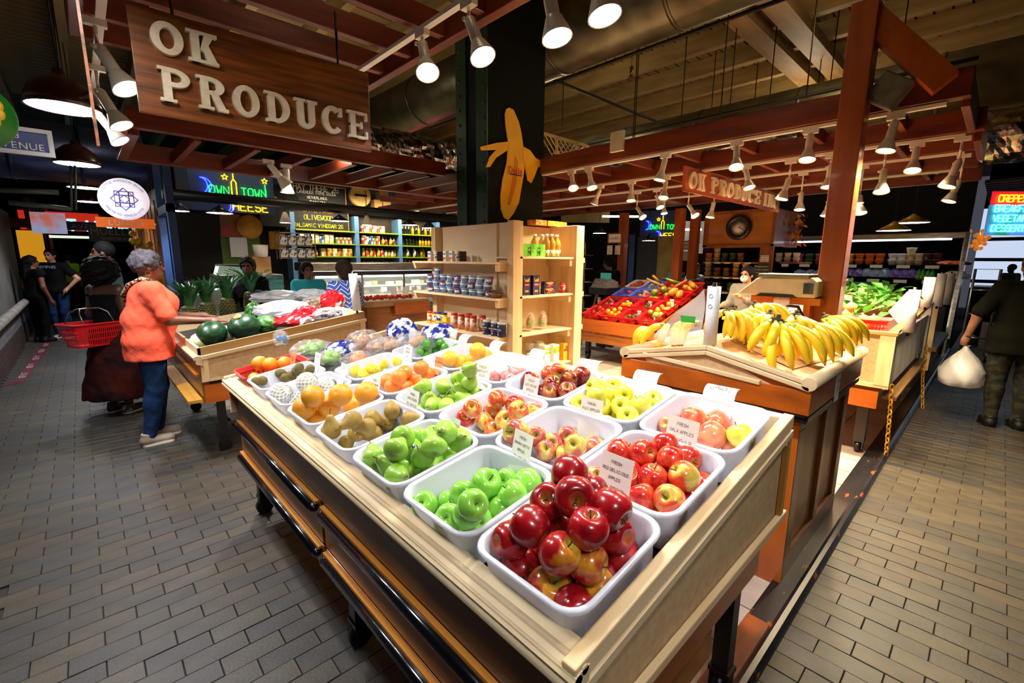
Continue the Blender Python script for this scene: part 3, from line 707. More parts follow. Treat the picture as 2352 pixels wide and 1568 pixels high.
K['lemon']=fkind('lemon',LE,fruit_mat('lemon_peel','f2d616','f6e040',rough=.35,coat=.3,rnd=.05,bump=.2,bs=18,ramp=(.3,.7)),14)
K['lime']=fkind('lime',[(r,z*.9) for r,z in LE],fruit_mat('lime_peel','3f8f1c','64ad2c',rough=.3,coat=.4,rnd=.15,bump=.15,bs=18,ramp=(.3,.7)),14)
K['kiwi']=fkind('kiwi',KI,fruit_mat('kiwi_skin','7a6a34','5d5026',rough=.85,coat=0,rnd=.1,scale=6,bump=.3,bs=50),14)
K['mango']=fkind('mango',MG,fruit_mat('mango_skin','e0a02a','c8802a',rough=.35,coat=.3,rnd=.12,ramp=(.35,.65)),14)
K['avoc']=fkind('avocado',[(r*.95,z*.8) for r,z in PE],fruit_mat('avocado_skin','3f5a1c','24350f',rough=.5,coat=.1,rnd=.25,bump=.3,bs=25),14)
K['tom']=fkind('tomato',[(r,z*.86) for r,z in AP],fruit_mat('tomato_skin','c8301c','d8502a',rough=.2,coat=.25,rnd=.15),14)
K['onion']=fkind('onion',[(0,-.85),(.3,-.82),(.75,-.55),(1,-.05),(.85,.4),(.5,.68),(.2,.85),(.1,1.15),(0,1.2)],fruit_mat('onion_skin','d88a3c','e8ac62',rough=.35,coat=.2,rnd=.12,scale=2,st=(3,3,.6)),16)
K['papaya']=fkind('papaya',[(r,z*1.3) for r,z in MG],fruit_mat('papaya_skin','d98a2a','a8902c',rough=.4,coat=.2,rnd=.1,scale=1),14)
K['mgreen']=fkind('mango',[(r,z*1.05) for r,z in MG],fruit_mat('green_mango_skin','8a9a34','6d8428',rough=.35,coat=.3,rnd=.12,scale=1),14)
def place(kind,p,R,rot,label,cat,group,stk=False):
    k=K[kind];o=bpy.data.objects.new(k['name'],k['me']);COL.objects.link(o)
    o.location=p;o.scale=(R,R,R);o.rotation_euler=rot;tag(o,label,cat,group)
    for nm,on in (('stem',k['stem'] is not None),('sticker',stk)):
        if on:
            c=bpy.data.objects.new(nm,k['stem'] if nm=='stem' else k['stk']);COL.objects.link(c);c.parent=o
            if nm=='sticker': c.rotation_euler=(0,0,rgf.uniform(0,6.28))
    return o
rgf=random.Random(11)
def aim_rot(d,spin=None):
    return (Matrix.Rotation(0,3,'Z')@Vector(d).to_track_quat('Z','Y').to_matrix()@Matrix.Rotation(spin if spin is not None else rgf.uniform(0,6.28),3,'Z')).to_euler()
def settle(c,ez,ex,ey,hx,hy,items,R,flat=.9,pre=()):
    """items: (px,py) pixel centres, bottom first -> world centres resting in the container"""
    out=list(pre)
    for it in items:
        x,y=it[0],it[1];r=R*(it[2] if len(it)>2 and it[2] else 1)*rgf.uniform(.97,1.03)
        d=Vector(ray(x,y));C0=Vector(CP);den=d.dot(ez);t1=((c-C0).dot(ez)+r*.9)/den;p=None
        t=t1
        while t>t1*.72:
            q=C0+d*t;l=q-c;a,bb=l.dot(ex),l.dot(ey)
            if abs(a)<hx-r*.8 and abs(bb)<hy-r*.8 and all((q-w).length>(r+s)*flat for w,s in out): p=q;break
            t-=.004
        if p is None and pre:
            t=t1
            while t>t1*.8:
                q=C0+d*t;l=q-c
                if abs(l.dot(ex))<hx-r*.8 and abs(l.dot(ey))<hy-r*.8 and all((q-w).length>(r+s)*flat*.92 for w,s in out[len(pre):]): p=q;break
                t-=.004
        if p is None:
            q=C0+d*t1
            for _ in range(60):
                if all((q-w).length>(r+s)*flat for w,s in out): break
                q=q-d*.005
            p=q
        l=p-c;a,bb,hh=l.dot(ex),l.dot(ey),max(l.dot(ez),r*.9);kx,ky=hx-r-.012+.02*min(1,hh/.13),hy-r-.012+.02*min(1,hh/.13)
        p=c+ex*max(-kx,min(kx,a))+ey*max(-ky,min(ky,bb))+ez*hh
        out.append((p,r))
    return out
def pxl(p):
    d=np.array(p)-CP;z=d@FW;return 1176+F*(d@RT)/z,784-F*(d@UP)/z
def fill(row,col,kind,R,items,label,cat,group,alt=None,flat=.88,faces=.32,stk=.25,base=0,ori=None,altp=.3):
    X,Y=ROWX[row],COLY[col];c=Vector((X,Y,tz(X)))-EZ*.068
    its=items;pre=[]
    if base: # hidden supporting layer, seen only through gaps
        n=base
        for i in range(n):
            for j in range(n):
                pre.append((c+EX*((i+.5)/n-.5)*.27+Vector((0,1,0))*((j+.5)/n-.5)*.25+EZ*R*.92,R))
    out=settle(c+EZ*.0,EZ,EX,Vector((0,1,0)),.162,.152,its,R,flat,pre)
    out=out[len(pre):]+pre
    for i,(p,r) in enumerate(out):
        kd=kind
        if alt and i<len(its) and len(its[i])>3: kd=alt[its[i][3]]
        elif alt and rgf.random()<altp: kd=rgf.choice(alt)
        view=(Vector(CP)-p).normalized()
        if rgf.random()<faces: d=view+Vector((rgf.uniform(-.7,.7),rgf.uniform(-.7,.7),rgf.uniform(-.2,.9)))
        else: d=Vector((rgf.uniform(-1,1),rgf.uniform(-1,1),rgf.uniform(-.3,1)))
        if ori and i in ori: d=Vector(ori[i])
        sk=rgf.random()<stk;u0,v0=pxl(p);u1,v1=pxl(c+EZ*.05)
        w=['','back ','front '][(v0-v1>12)*2 or (v0-v1<-12)*1]+['centre','left','right'][(u0-u1>18)*2 or (u0-u1<-18)*1]
        place(kd,p,r,aim_rot(d),label+', '+w+(', on top' if (p-c).dot(EZ)>r*2.2 else '')+(', stickered' if sk else ''),cat,group,sk)
def bin_(row,col,what):
    tub_at(ROWX[row],COLY[col],'white plastic tub of '+what)
bin_(0,0,'dark red apples at the near corner of the table');bin_(0,1,'bright green round apples');bin_(0,2,'large green pears next to the green apples');bin_(0,3,'brown long-necked pears')
bin_(0,4,'large yellow-orange oranges');bin_(0,5,'fruit wrapped in white foam nets');bin_(0,6,'brown kiwis')
bin_(1,0,'glossy red and gold apples behind the dark red ones');bin_(1,1,'mottled red and green apples, half empty');bin_(1,2,'orange-red and yellow blushed apples');bin_(1,3,'heaped pale green pears in the middle row');bin_(1,4,'bright orange mandarins');bin_(1,5,'yellow lemons')
bin_(2,0,'pink-red elongated apples at the right corner');bin_(2,1,'yellow apples');bin_(2,2,'very dark red apples in the back row');bin_(2,3,'few dull pink pears, nearly empty');bin_(2,4,'pale orange grapefruit in the back row');bin_(2,5,'small green limes')
fill(0,0,'red',0.0457,[(1325,1402),(1350,1290),(1412,1225),(1284,1207),(1171,1240),(1260,1152),(1362,1134),(1189,1297),(1269,1351,1,1),(1371,1348,1,1),(1429,1272),(1285,1272,1,1),(1474,1221,1,0),(1403,1167),(1218,1208,1.03),(1351,1214,1.02),(1319,1139,1.04),(1307,1089,1.02)],'shiny dark red apple in the near corner tub','apple','dark red apples',['red','redy'],base=3,stk=.45,ori={8:(-.3,-.5,1),9:(-.6,.1,.8),11:(.3,-.6,.8),15:(0,-.2,1)})
fill(0,1,'green',0.0401,[(1140,1096,.8),(1046,1217),(972,1156),(1026,1152),(1064,1134),(1170,1101),(1021,1196),(1073,1181),(1139,1152),(1151,1170),(1180,1134),(1099,1197),(1097,1167),(1115,1112,1.18),(1215,1112,1.18)],'bright green round apple in the half-filled tub','apple','bright green apples',stk=.25)
fill(0,2,'gpear2',0.044,[(965,1006),(995,1004),(947,1032),(1056,1010),(912,1094),(996,1071),(860,1050),(1059,1036),(894,1066),(971,1045),(1022,993),(925,1004),(910,1032),(945,1071),(1013,1033,1.06)],'large green pear in the tub beside the green apples','pear','large green pears',['gpear2','gpear'],stk=.3,faces=.2,base=3)
fill(0,3,'bosc',0.0374,[(793,1014,.9),(820,994),(942,962,.95),(854,960),(844,980),(859,996),(761,987,1.05),(902,943),(890,965,1.05),(810,964,1.05)],'brown long-necked pear in a white tub','pear','brown pears',stk=0,faces=0,ori={6:(0,.1,1),9:(-.9,-.2,-.25),8:(-1,.45,.1),5:(-1,-.1,.05),4:(-1,.2,.1),1:(-.3,-.9,.1),7:(.3,.8,.4)})
fill(0,4,'oran',0.0517,[(729,962),(699,937),(756,933),(813,926),(719,910),(782,907),(842,902)],'big yellow-orange orange in the front row','orange','big yellow-orange oranges',stk=.2)
fill(0,6,'kiwi',0.0286,[(602,874),(590,876),(645,857),(667,863),(681,852),(694,856),(713,847),(687,844),(655,868)],'fuzzy brown kiwi in a white tub','kiwi','brown kiwis',stk=0)
fill(1,0,'gala',0.0413,[(1368,1102,.9,1),(1473,1143),(1582,1149),(1618,1114),(1579,1053),(1444,1088),(1539,1149),(1499,1099),(1540,1056),(1423,1038),(1529,1024),(1476,1041),(1572,1094,1.02,1),(1636,1057)],'glossy red apple in the heaped second-row tub','apple','glossy red apples',['gala','mix'],stk=.4,base=3)
fill(1,1,'fuji',0.0401,[(1228,1001),(1253,1036),(1365,1026),(1308,999),(1267,1019),(1302,1045),(1322,1024),(1186,993,1.15)],'mottled pink and green apple in the half-empty tub','apple','mottled apples',stk=.3,faces=.7)
fill(1,2,'mix',0.0401,[(1134,989),(1193,963),(1069,958),(1229,947),(1113,968),(1160,966),(1085,939),(1189,943),(1130,939),(1182,929,1,1),(1142,917)],'orange-red and yellow apple in the middle row','apple','orange-red blushed apples',['mix','gala'],stk=.15,faces=.7)
fill(1,3,'gpear',0.0396,[(995,931),(1027,933),(1068,919),(1121,889),(986,917),(1020,917),(1089,901),(976,887),(1018,886),(1057,901),(1052,869),(1079,878),(1079,848)],'pale green pear heaped in the middle-row tub','pear','pale green pears',stk=.3,faces=.2,base=3)
fill(1,4,'mand',0.0413,[(889,875),(901,887),(934,889),(947,873),(1013,861),(930,855),(984,858),(917,867),(967,844)],'bright orange mandarin in the middle row','mandarin','bright orange mandarins',stk=.15)
fill(1,5,'lemon',0.0297,[(815,851),(832,857),(849,861),(851,845),(868,848),(912,831),(883,836)],'bright yellow lemon in a white tub','lemon','yellow lemons',stk=.1)
fill(2,0,'pink',0.0429,[(1534,977,.9),(1579,971),(1683,1021,.9),(1591,959),(1704,1001,.98,1),(1651,971,1.1),(1633,1001,1.12)],'elongated pink-red apple in the right corner tub','apple','pink-red apples',['pink','gold'],stk=.3,altp=0)
fill(2,1,'gold',0.0401,[(1331,926),(1499,920),(1511,932),(1383,935),(1442,957),(1400,905),(1433,905),(1427,932),(1472,932,1.06),(1371,908),(1368,888),(1410,888)],'yellow apple in the back row','apple','yellow apples',stk=.15,faces=.6,base=3)
fill(2,2,'crisp',0.0418,[(1217,873),(1339,889),(1268,882),(1261,859),(1335,862),(1266,901),(1304,898),(1363,864),(1307,871),(1283,852)],'very dark red apple in the back row','apple','very dark red apples',['crisp','mix'],stk=.35,base=3)
fill(2,3,'rpear',0.0374,[(1135,867),(1162,865),(1201,857),(1183,857),(1172,872)],'dull pink pear in the nearly empty tub','pear','dull pink pears',stk=.2,faces=.2)
fill(2,4,'grape',0.0473,[(1057,832),(1087,828),(1032,823),(1116,819),(1097,805)],'pale orange grapefruit in the back row','grapefruit','pale orange grapefruit',stk=0)
fill(2,5,'lime',0.0275,[(976,812),(1002,806),(1022,805),(1048,798),(1069,794),(966,807),(981,796),(1001,790),(1022,797),(1050,789),(1011,786),(979,788)],'small green lime in a white tub','lime','green limes',stk=.1)
# foam-netted fruit: a pale fruit in a lattice sleeve
NETM=mat('foam_net','f2f2f2',rough=.8);NETF=mat('netted_fruit','d8d4c0',rough=.6)
nf=thing('foam_wrapped_fruit','round fruit in a white foam net sleeve','fruit',(0,0,-9))
b=MB();b.lathe([(r*.95,z*.95) for r,z in OR],14);b.build('fruit_flesh',NETF,nf,True)
b=MB()
for s in (1,-1):
    for k in range(14):
        pts=[]
        for i in range(9):
            v=-.98+1.9*i/8;a=2*math.pi*k/14+s*i*.22;r_=math.sqrt(max(.06,1-v*v))*1.04;pts.append((r_*math.cos(a),r_*math.sin(a),v))
        b.tube(pts,.045,4,cap=False)
b.build('net_sleeve',NETM,nf,True)
X,Y=ROWX[0],COLY[5];out=settle(Vector((X,Y,tz(X)))-EZ*.068,EZ,EX,Vector((0,1,0)),.16,.15,[(645,902),(708,899),(754,885),(630,887),(706,879)],.052,.9)
for i,(p,r) in enumerate(out):
    o=nf if i==0 else tree_copy(nf,p,None,None,'foam wrapped fruit');o.location=p;o['group']='foam wrapped fruit';o.scale=(r,r,r);o.rotation_euler=aim_rot(Vector((rgf.uniform(-1,1),rgf.uniform(-1,1),.6)))
# ---------------------------------------------------------------- red mesh basket with oranges (far end)
RED=mat('red_plastic','c8141c',rough=.35,coat=.3);BLUEP=mat('blue_plastic','5a64d8',rough=.35,coat=.3);WHITEP=mat('white_plastic','e2e0e4',rough=.35)
def basket_parts(hx,hy,H,m,name,label,cat,loc,rot,group=None,fl=.02,nx=9,ny=6):
    """slotted market basket: rim, floor, wall bars"""
    t=thing(name,label,cat,loc,rot,group)
    tp=.035
    b=MB();Z=lambda P,z:[(x,y,z) for x,y in P]
    b.loft([Z(rr(hx-fl,hy-fl,.02,2),H-.022),Z(rr(hx,hy,.03,2),H-.004),Z(rr(hx,hy,.03,2),H+.004),Z(rr(hx-.012,hy-.012,.025,2),H+.004),Z(rr(hx-fl-.004,hy-fl-.004,.02,2),H-.022)],smooth=False);b.build('rim',m,t,True)
    b=MB();b.box(-hx+tp,hx-tp,-hy+tp,hy-tp,0,.004);b.build('basket_floor',m,t,True)
    b=MB()
    lo=rr(hx-tp,hy-tp,.015,2);hi=rr(hx-fl,hy-fl,.02,2)
    def L(u,f):
        return None
    P0=[Vector((x,y,.002)) for x,y in lo];P1=[Vector((x,y,H-.02)) for x,y in hi]
    n=len(P0)
    for za,zb in ((0,.18),(.45,.55),(.85,1.0)):
        b.loft([[p.lerp(q,za) for p,q in zip(P0,P1)],[p.lerp(q,zb) for p,q in zip(P0,P1)]],smooth=False)
    for i in range(n):
        p,q,p2,q2=P0[i],P1[i],P0[(i+1)%n],P1[(i+1)%n];k=max(1,int((p2-p).length/.022))
        for j in range(k):
            a,c=j/k,(j+.45)/k
            b.add([p.lerp(p2,a),p.lerp(p2,c),q.lerp(q2,c),q.lerp(q2,a)],[(0,1,2,3)])
    b.build('slotted_wall',m,t,True)
    return t
bx=Vector((.80,3.02,tz(.80)))-EZ*.07
basket_parts(.19,.15,.115,RED,'market_basket','red slotted basket of oranges at the far end of the near table','basket',bx,(0,-TA,0))
for p,r in settle(bx+EZ*.004,EZ,EX,Vector((0,1,0)),.16,.12,[(565,855),(653,833),(597,834,1.1),(621,836)],.045,.9):
    place('oran',p,r,aim_rot((.2,.1,1)),'large orange in the red slotted basket','orange','oranges in the red basket')
# ================================================================ PRICE CARDS on the tubs
def card(bmat,prof,w,O,ry=0):
    """strip of paper: prof = [(x,z)...] bottom->top, width w along local y"""
    b=MB();vs=[];n=len(prof)
    for x,z in prof: vs+=[(x,-w/2,z),(x,w/2,z)]
    b.add(vs,[(2*i,2*i+1,2*i+3,2*i+2) for i in range(n-1)],True);return b
def price_card(row,pxc,pxr,lines,label,curl=0,h=.012,w=.078,m=PAPER,lean=.2,up=.055,dn=.065,zoff=0):
    w*=1.2;up*=1.15;dn*=1.1;h*=1.15;X=ROWX[row]+.178*math.cos(TA);z=tz(X)+.06+zoff;kk=min([1]+[w*.9/strokes(l,h)[1] for l in lines])
    Y=onx(pxc,pxr,X)[1]
    t=thing('price_card',label,'price card',(X-.016,Y,z),(0,0,rgf.uniform(-.12,.12)))
    prof=[(-.022,-dn),(-.012,-dn*.4),(0,0)]
    if curl: # top bends backwards over the rim
        prof+=[(.006,.016),(.018,.030),(.036,.037),(.056,.034)]
        top=Vector((.010,0,.022));d=Vector((.75,0,.62))
    else:
        prof+=[(lean*up*.5,up*.5),(lean*up,up)];top=Vector((lean*up,0,up));d=Vector((lean,0,1))
    card(m,prof,w,None).build('paper',m,t,True)
    d.normalize();ux=Vector((0,-1,0));b=MB();n=len(lines)
    for i,l in enumerate(lines):
        hh=h*(1.25 if '$' in l else 1)
        if curl: o=Vector((.036,0,.038))-d*0+Vector((-.030*(i/(max(1,n-1)) if n>1 else .3),0,-.003*i))-Vector((.004,0,0));dd=Vector((.8,0,.45)).normalized()
        else: o=top-d*(h*1.45*(i+1)+.004+(h*.4 if '$' in l else 0));dd=d
        if not curl: o=o+Vector((-.0012,0,0))
        else: o=Vector((.010+.026*(1-i/max(1,n-1)) if n>1 else .02,0,0));o.z=.0225+.0155*((o.x-.010)/.026)+.0015
        k=max(kk,.62)
        write(b,l,hh*k*.86,.0012,o,ux,dd,jit=.16,lift=.001 if not curl else .0025)
    b.build('handwriting',INK,t,True)
    return t
GRNP=mat('greenish_paper','dfe6d8',rough=.8,transl=.2);ORGP=mat('orange_paper','e8925a',rough=.8,transl=.2)
price_card(0,1410,1180,['FRESH','RED DELICIOUS','APPLES','$1.99/LB'],'white price card reading FRESH RED DELICIOUS APPLES',up=.10,dn=.03,h=.0125,w=.082)
price_card(0,1203,1060,['FRESH','GRANNY SMITH','APPLES','$1.99/LB'],'white price card reading FRESH GRANNY SMITH APPLES',up=.07,dn=.085)
price_card(0,1052,990,['$2.49/LB'],'small greenish price card reading $2.49/LB',up=.03,dn=.05,w=.055,m=GRNP)
price_card(0,952,925,['FRESH','BOSC PEARS','$2.69/LB'],'white price card reading FRESH BOSC PEARS',up=.065,dn=.05)
price_card(0,866,885,['FRESH','NAVEL ORANGE','$1.50/LB'],'white price card reading NAVEL ORANGE, by the big oranges',up=.06,dn=.04)
price_card(0,793,855,['2/$3'],'thin white price card above the foam wrapped fruit',up=.06,dn=.05,w=.06)
price_card(0,733,822,['3/$1'],'thin white price card above the kiwis',up=.06,dn=.05,w=.06)
price_card(1,1568,1005,['FRESH','GALA APPLES','$1.99/LB'],'white price card reading FRESH GALA APPLES',up=.065,dn=.07,h=.0135,w=.088)
price_card(1,1362,962,['FRESH','FUJI APPLES','$1.99/LB'],'white price card reading FRESH FUJI APPLES',up=.05,dn=.09)
price_card(1,1222,900,['FRESH','LUCY CRISP','APPLES','$1.99/LB'],'white price card reading LUCY CRISP APPLES',up=.07,dn=.06)
price_card(1,1112,862,['FRESH','BARTLETT','PEAR','$2.69/LB'],'white price card reading FRESH BARTLETT PEAR',up=.07,dn=.03)
price_card(1,1012,838,['$1.00/LB'],'small orange price card above the mandarins',up=.045,dn=.03,m=ORGP,w=.055)
price_card(1,940,815,['FRESH','LEMONS','2/$1'],'white price card curling over the lemon tub',up=.06,dn=.06)
price_card(2,1652,925,['FRESH','PINK LADY','APPLES','$1.99/LB'],'curled price card reading PINK LADY APPLES at the right',curl=1,w=.095,h=.0095)
price_card(2,1484,888,['GOLDEN APPLES','$1.99/LB'],'curled price card above the yellow apples',curl=1,w=.09,h=.0095)
price_card(2,1352,852,['$1.99/LB'],'curled price card above the very dark red apples',curl=1,w=.09,h=.0095)
price_card(2,1235,828,['$2.69/LB'],'curled price card above the dull pink pears',curl=1,w=.085,h=.0095)
price_card(2,1140,808,['$1.00'],'curled price card above the pale grapefruit',curl=1,w=.085,h=.0095)
price_card(2,1067,785,['$0.50'],'curled price card above the limes',curl=1,w=.08,h=.0095)
# ================================================================ BAGS
def blob(c,sz,seed,n=26,m=16,amp=.12,tie=0):
    rg2=random.Random(seed);ph=[(rg2.uniform(1,5),rg2.uniform(0,6),rg2.uniform(1,5),rg2.uniform(0,6)) for _ in range(7)]
    b=MB();rings=[]
    for i in range(m+1):
        a=math.pi*i/m;ring=[]
        for j in range(n):
            t=2*math.pi*j/n;x,y,z=math.sin(a)*math.cos(t),math.sin(a)*math.sin(t),-math.cos(a)
            q=1+sum(amp*.45*math.sin(p*3*x+f+q_*2.3*y+g*z) for p,f,q_,g in ph)/2.2+rg2.uniform(-amp,amp)*.45
            zz=z if z>-.55 else -.55-(z+.55)*.2
            if tie and z>.6: q*=max(.25,1-(z-.6)*1.9)
            ring.append((c[0]+sz[0]*x*q,c[1]+sz[1]*y*q,c[2]+sz[2]*(zz*q+(tie*(z-.6)*1.4 if tie and z>.6 else 0))))
        rings.append(ring)
    b.loft(rings,smooth=False);return b
def bag(label,c,sz,seed,film=CLEAR,inner=None,ink=None,n_in=6,R=.035,group=None,tie=0,cat='bag'):
    t=thing('produce_bag',label,cat,(c[0],c[1],c[2]-sz[2]*.6),group=group)
    blob(c,sz,seed,tie=tie).build('film',film,t)
    if ink: blob((c[0],c[1],c[2]+sz[2]*.05),(sz[0]*1.02,sz[1]*1.02,sz[2]*.55),seed+5,18,8,.10).build('printed_band',ink,t)
    if inner:
        rg2=random.Random(seed)
        b=MB()
        for i in range(n_in):
            a=rg2.uniform(0,6.28);q=rg2.uniform(.1,.62)
            b.sphere((c[0]+sz[0]*q*math.cos(a),c[1]+sz[1]*q*math.sin(a),c[2]+sz[2]*rg2.uniform(-.3,.35)),R*rg2.uniform(.9,1.1),10,7)
        b.build('packed_fruit',inner,t,kind='stuff')
    return t
BLUEFILM=mat('blue_print_film','1d2f8f','e8ecf6',rough=.2,scale=14,ramp=(.47,.53),coat=.4)
WHITEFILM=mat('white_film','f4f6fa','dde2ea',rough=.25,alpha=.62,scale=9,bump=.5,bscale=25)
REDFILM=mat('red_print_film','c01a24','e9d6d8',rough=.2,scale=7,ramp=(.56,.6),coat=.4)
def ont(x,y,off=0):
    d=ray(x,y);n=np.array([-SL,0,1]);c=.92+off-SL*.58;return CP+d*((c-CH)/(d@n))
APG=mat('bagged_green_apple','7fb83a',rough=.3,coat=.4);APR=mat('bagged_blush_apple','a8643c','c89a5a',rough=.3,coat=.4,scale=12);ORI=mat('bagged_orange','ee7d12',rough=.35);POT=mat('bagged_potato','b98a5a','a0744a',rough=.6,scale=9)
bag('clear bag of green apples with a dark blue logo behind the kiwis',ont(718,805,.03),(.15,.12,.075),1,CLEAR,APG,None,8,.036)
bag('twisted clear bag with a blue tie standing on an orange card',ont(645,778,.12),(.05,.05,.07),2,CLEAR,mat('bagged_blue','3a78b8',rough=.5),None,3,.022,tie=1)
bag('bag of green apples in front of the lemons',ont(762,822,.02),(.10,.08,.055),3,CLEAR,APG,None,5,.036)
bag('white bag with dark blue lettering behind the lemon tub',ont(790,803,.03),(.12,.10,.06),4,BLUEFILM)
bag('round tied clear bag of blushed apples standing highest',ont(838,787,.06),(.13,.13,.085),5,CLEAR,APR,None,9,.037)
bag('clear bag with potatoes between the blue bags',ont(890,795,.04),(.14,.10,.06),6,CLEAR,POT,None,7,.034)
bag('tall crumpled blue printed bag at the back of the near table',ont(925,765,.08),(.11,.09,.10),7,BLUEFILM,None,None)
bag('clear bag of oranges low behind the lemons',ont(822,825,.02),(.10,.08,.05),8,CLEAR,ORI,None,5,.036)
bag('pinkish clear bag of potatoes beside the lime tub',ont(965,782,.05),(.16,.12,.06),9,CLEAR,POT,None,8,.034)
bag('blue and white bag lying at the far corner by the shelf unit',ont(1010,768,.06),(.12,.11,.075),10,BLUEFILM)
b=MB();o=ont(672,838,.05);card(None,[(0,-.06),(0,.02),(.01,.07)],.06,None)
t=thing('price_card','orange price card standing by the red basket','price card',tuple(o),(0,0,.2));card(None,[(0,-.06),(0,.02),(.012,.07)],.06,None).build('paper',ORGP,t,True)
b=MB();[write(b,l,.011,.0014,(.004-.0015,0,.045-.02*i),(0,-1,0),(0,0,1),jit=.12,lift=.001) for i,l in enumerate(('NAVEL','5/$3'))];b.build('handwriting',INK,t,True)
# ================================================================ PINEAPPLE STAND (second table)
S2=.135
def tz2(x,off=0): return .94+off+S2*(x-.6)
def ont2(x,y,off=0):
    d=ray(x,y);n=np.array([-S2,0,1]);c=.94+off-S2*.6;return CP+d*((c-CH)/(d@n))
t2=thing('fruit_display_table','wooden display table with pineapples and watermelons, MDF front panel, left of centre','table',(1.3,5.1,0))
b=MB();b.prism([(.66,.48),(1.98,.48),(1.98,tz2(1.98)-.14),(.66,tz2(.66)-.14)],4.40,5.95,'y');b.build('body',OAKF,t2)
b=MB();b.prism([(.60,tz2(.6)-.075),(2.03,tz2(2.03)-.075),(2.03,tz2(2.03)),(.60,tz2(.6))],4.33,4.352,'y');b.build('front_board',wood('front_board0','b98f58','a07844',0,rough=.5,k=8),t2,bev=.002)
b=MB();b.prism([(.585,tz2(.585)-.10),(2.04,tz2(2.04)-.10),(2.04,tz2(2.04)-.068),(.585,tz2(.585)-.068)],4.312,4.345,'y');b.build('front_bead',CREAMX,t2,bev=.004)
b=MB();b.prism([(.61,.655),(2.03,.70),(2.03,tz2(2.03)-.1),(.61,tz2(.61)-.1)],4.335,4.35,'y');b.build('front_panel',MDF,t2)
b=MB();b.prism([(.61,.655),(.665,.657),(.665,tz2(.665)-.1),(.61,tz2(.61)-.1)],4.325,4.336,'y');b.prism([(1.975,.70),(2.03,.70),(2.03,tz2(2.03)-.1),(1.975,tz2(1.975)-.1)],4.325,4.336,'y');b.build('panel_stile',W_PINE(2),t2)
b=MB();b.prism([(.665,.657),(1.975,.70),(1.975,.72),(.665,.68)],4.322,4.336,'y');b.build('panel_bead',CREAMX,t2)
b=MB();b.box(.63,2.0,4.37,4.41,.60,.66);b.build('gap_shade',BLACKM,t2)  # black strip standing in for the shade in the gap below the panel
b=MB();b.box(.62,2.0,4.34,4.40,.47,.625);b.build('drawer_board',W_ORANGE(0),t2)
b=MB();b.prism([(.60,tz2(.6)-.075),(.622,tz2(.6)-.075),(.622,tz2(.6)),(.60,tz2(.6))],4.33,5.98,'y');b.build('aisle_board',W_PINE(1),t2)
b=MB();b.prism([(.62,.80),(.585,.81),(.575,.825),(.582,.845),(.565,.85),(.562,.87),(.585,.88),(.62,.88)],4.3,6.0,'y');b.build('aisle_moulding',CREAMW,t2)
b=MB();b.box(.61,.66,4.36,5.96,.48,.80);b.build('aisle_panel',DKOAK,t2)
b=MB();b.box(.57,.615,4.36,5.96,.70,.72);b.build('ledge',OAKF,t2)
b=MB();b.box(.50,.60,4.33,5.95,.49,.515);b.build('foot_ledge',wood('ledge_yellow1','c8923a','a87424',1,coat=.2),t2)
b=MB();b.prism([(.62,tz2(.62)-.10),(2.02,tz2(2.02)-.10),(2.02,tz2(2.02)-.085),(.62,tz2(.62)-.085)],4.35,5.97,'y');b.build('tray_floor',MATS['tray_black'],t2)
b=MB();b.prism([(.6,tz2(.6)-.12),(2.03,tz2(2.03)-.12),(2.03,tz2(2.03)),(.6,tz2(.6))],5.96,5.98,'y');b.box(2.01,2.03,4.34,5.97,.95,tz2(2.02));b.build('rear_boards',W_PINE(0),t2)
for x in (.74,1.9):
    for y in (4.45,5.85):
        b=MB();b.box(x-.03,x+.03,y-.03,y+.03,.1,.48);l=b.build('leg',BLACKM,t2);b=MB();castor(b,x,y);b.build('castor',BLACKM,l)
# watermelons
WM=mat('watermelon_dark','0c3018','174c22',rough=.35,coat=.1,scale=2.5,stretch=(3,3,.5),ramp=(.45,.62))
WM2=mat('watermelon_striped','1d5c26','7cb24e',rough=.35,coat=.1,scale=2.2,stretch=(3.2,3.2,.35),ramp=(.5,.6))
HON=mat('honeydew_skin','dfe0b8','cfd2a0',rough=.4,scale=4)
b=MB();b.lathe(KI,24);WMM=b.mesh('watermelon',WM);b=MB();b.lathe(KI,24);WMM2=b.mesh('watermelon',WM2);b=MB();b.lathe([(r,z*.86) for r,z in KI],20);HONM=b.mesh('honeydew',HON)
def melon(me,nm,px_,R,label,rot,off=None):
    c=Vector(ont2(px_[0],px_[1],R*.9-.085));o=bpy.data.objects.new(nm,me);COL.objects.link(o);o.location=c;o.scale=(R,R,R);o.rotation_euler=rot;tag(o,label,'melon');return o
w1_=melon(WMM,'watermelon',(487,766),.125,'dark green watermelon at the front left corner of the second table',(math.pi/2,0,-.6))
w2_=melon(WMM,'watermelon',(562,750),.132,'dark green watermelon with a yellow and white sticker',(math.pi/2,0,-.9))
melon(WMM2,'watermelon',(582,716),.10,'pale striped watermelon behind the sticker melon',(.3,0,.4));melon(WMM2,'watermelon',(610,745),.095,'light striped watermelon beside the grape bags',(math.pi/2,0,1.2))
melon(HONM,'honeydew',(456,785),.075,'pale honeydew melon peeking out left of the front watermelon',(0,0,0));melon(HONM,'honeydew',(516,768),.08,'pale honeydew melon between the two dark watermelons',(0,0,0))
b=MB();b.lathe([(.30,0),(.0,.01)],14,M=Matrix.Rotation(math.radians(35),3,'X'),o=(0,-.62,.78));
st=b.build('sticker',mat('melon_sticker','f0f0ea','e8b020',rough=.4,scale=2,ramp=(.5,.52)),None);st.parent=w2_;st.rotation_euler=(-math.pi/2,0,0)
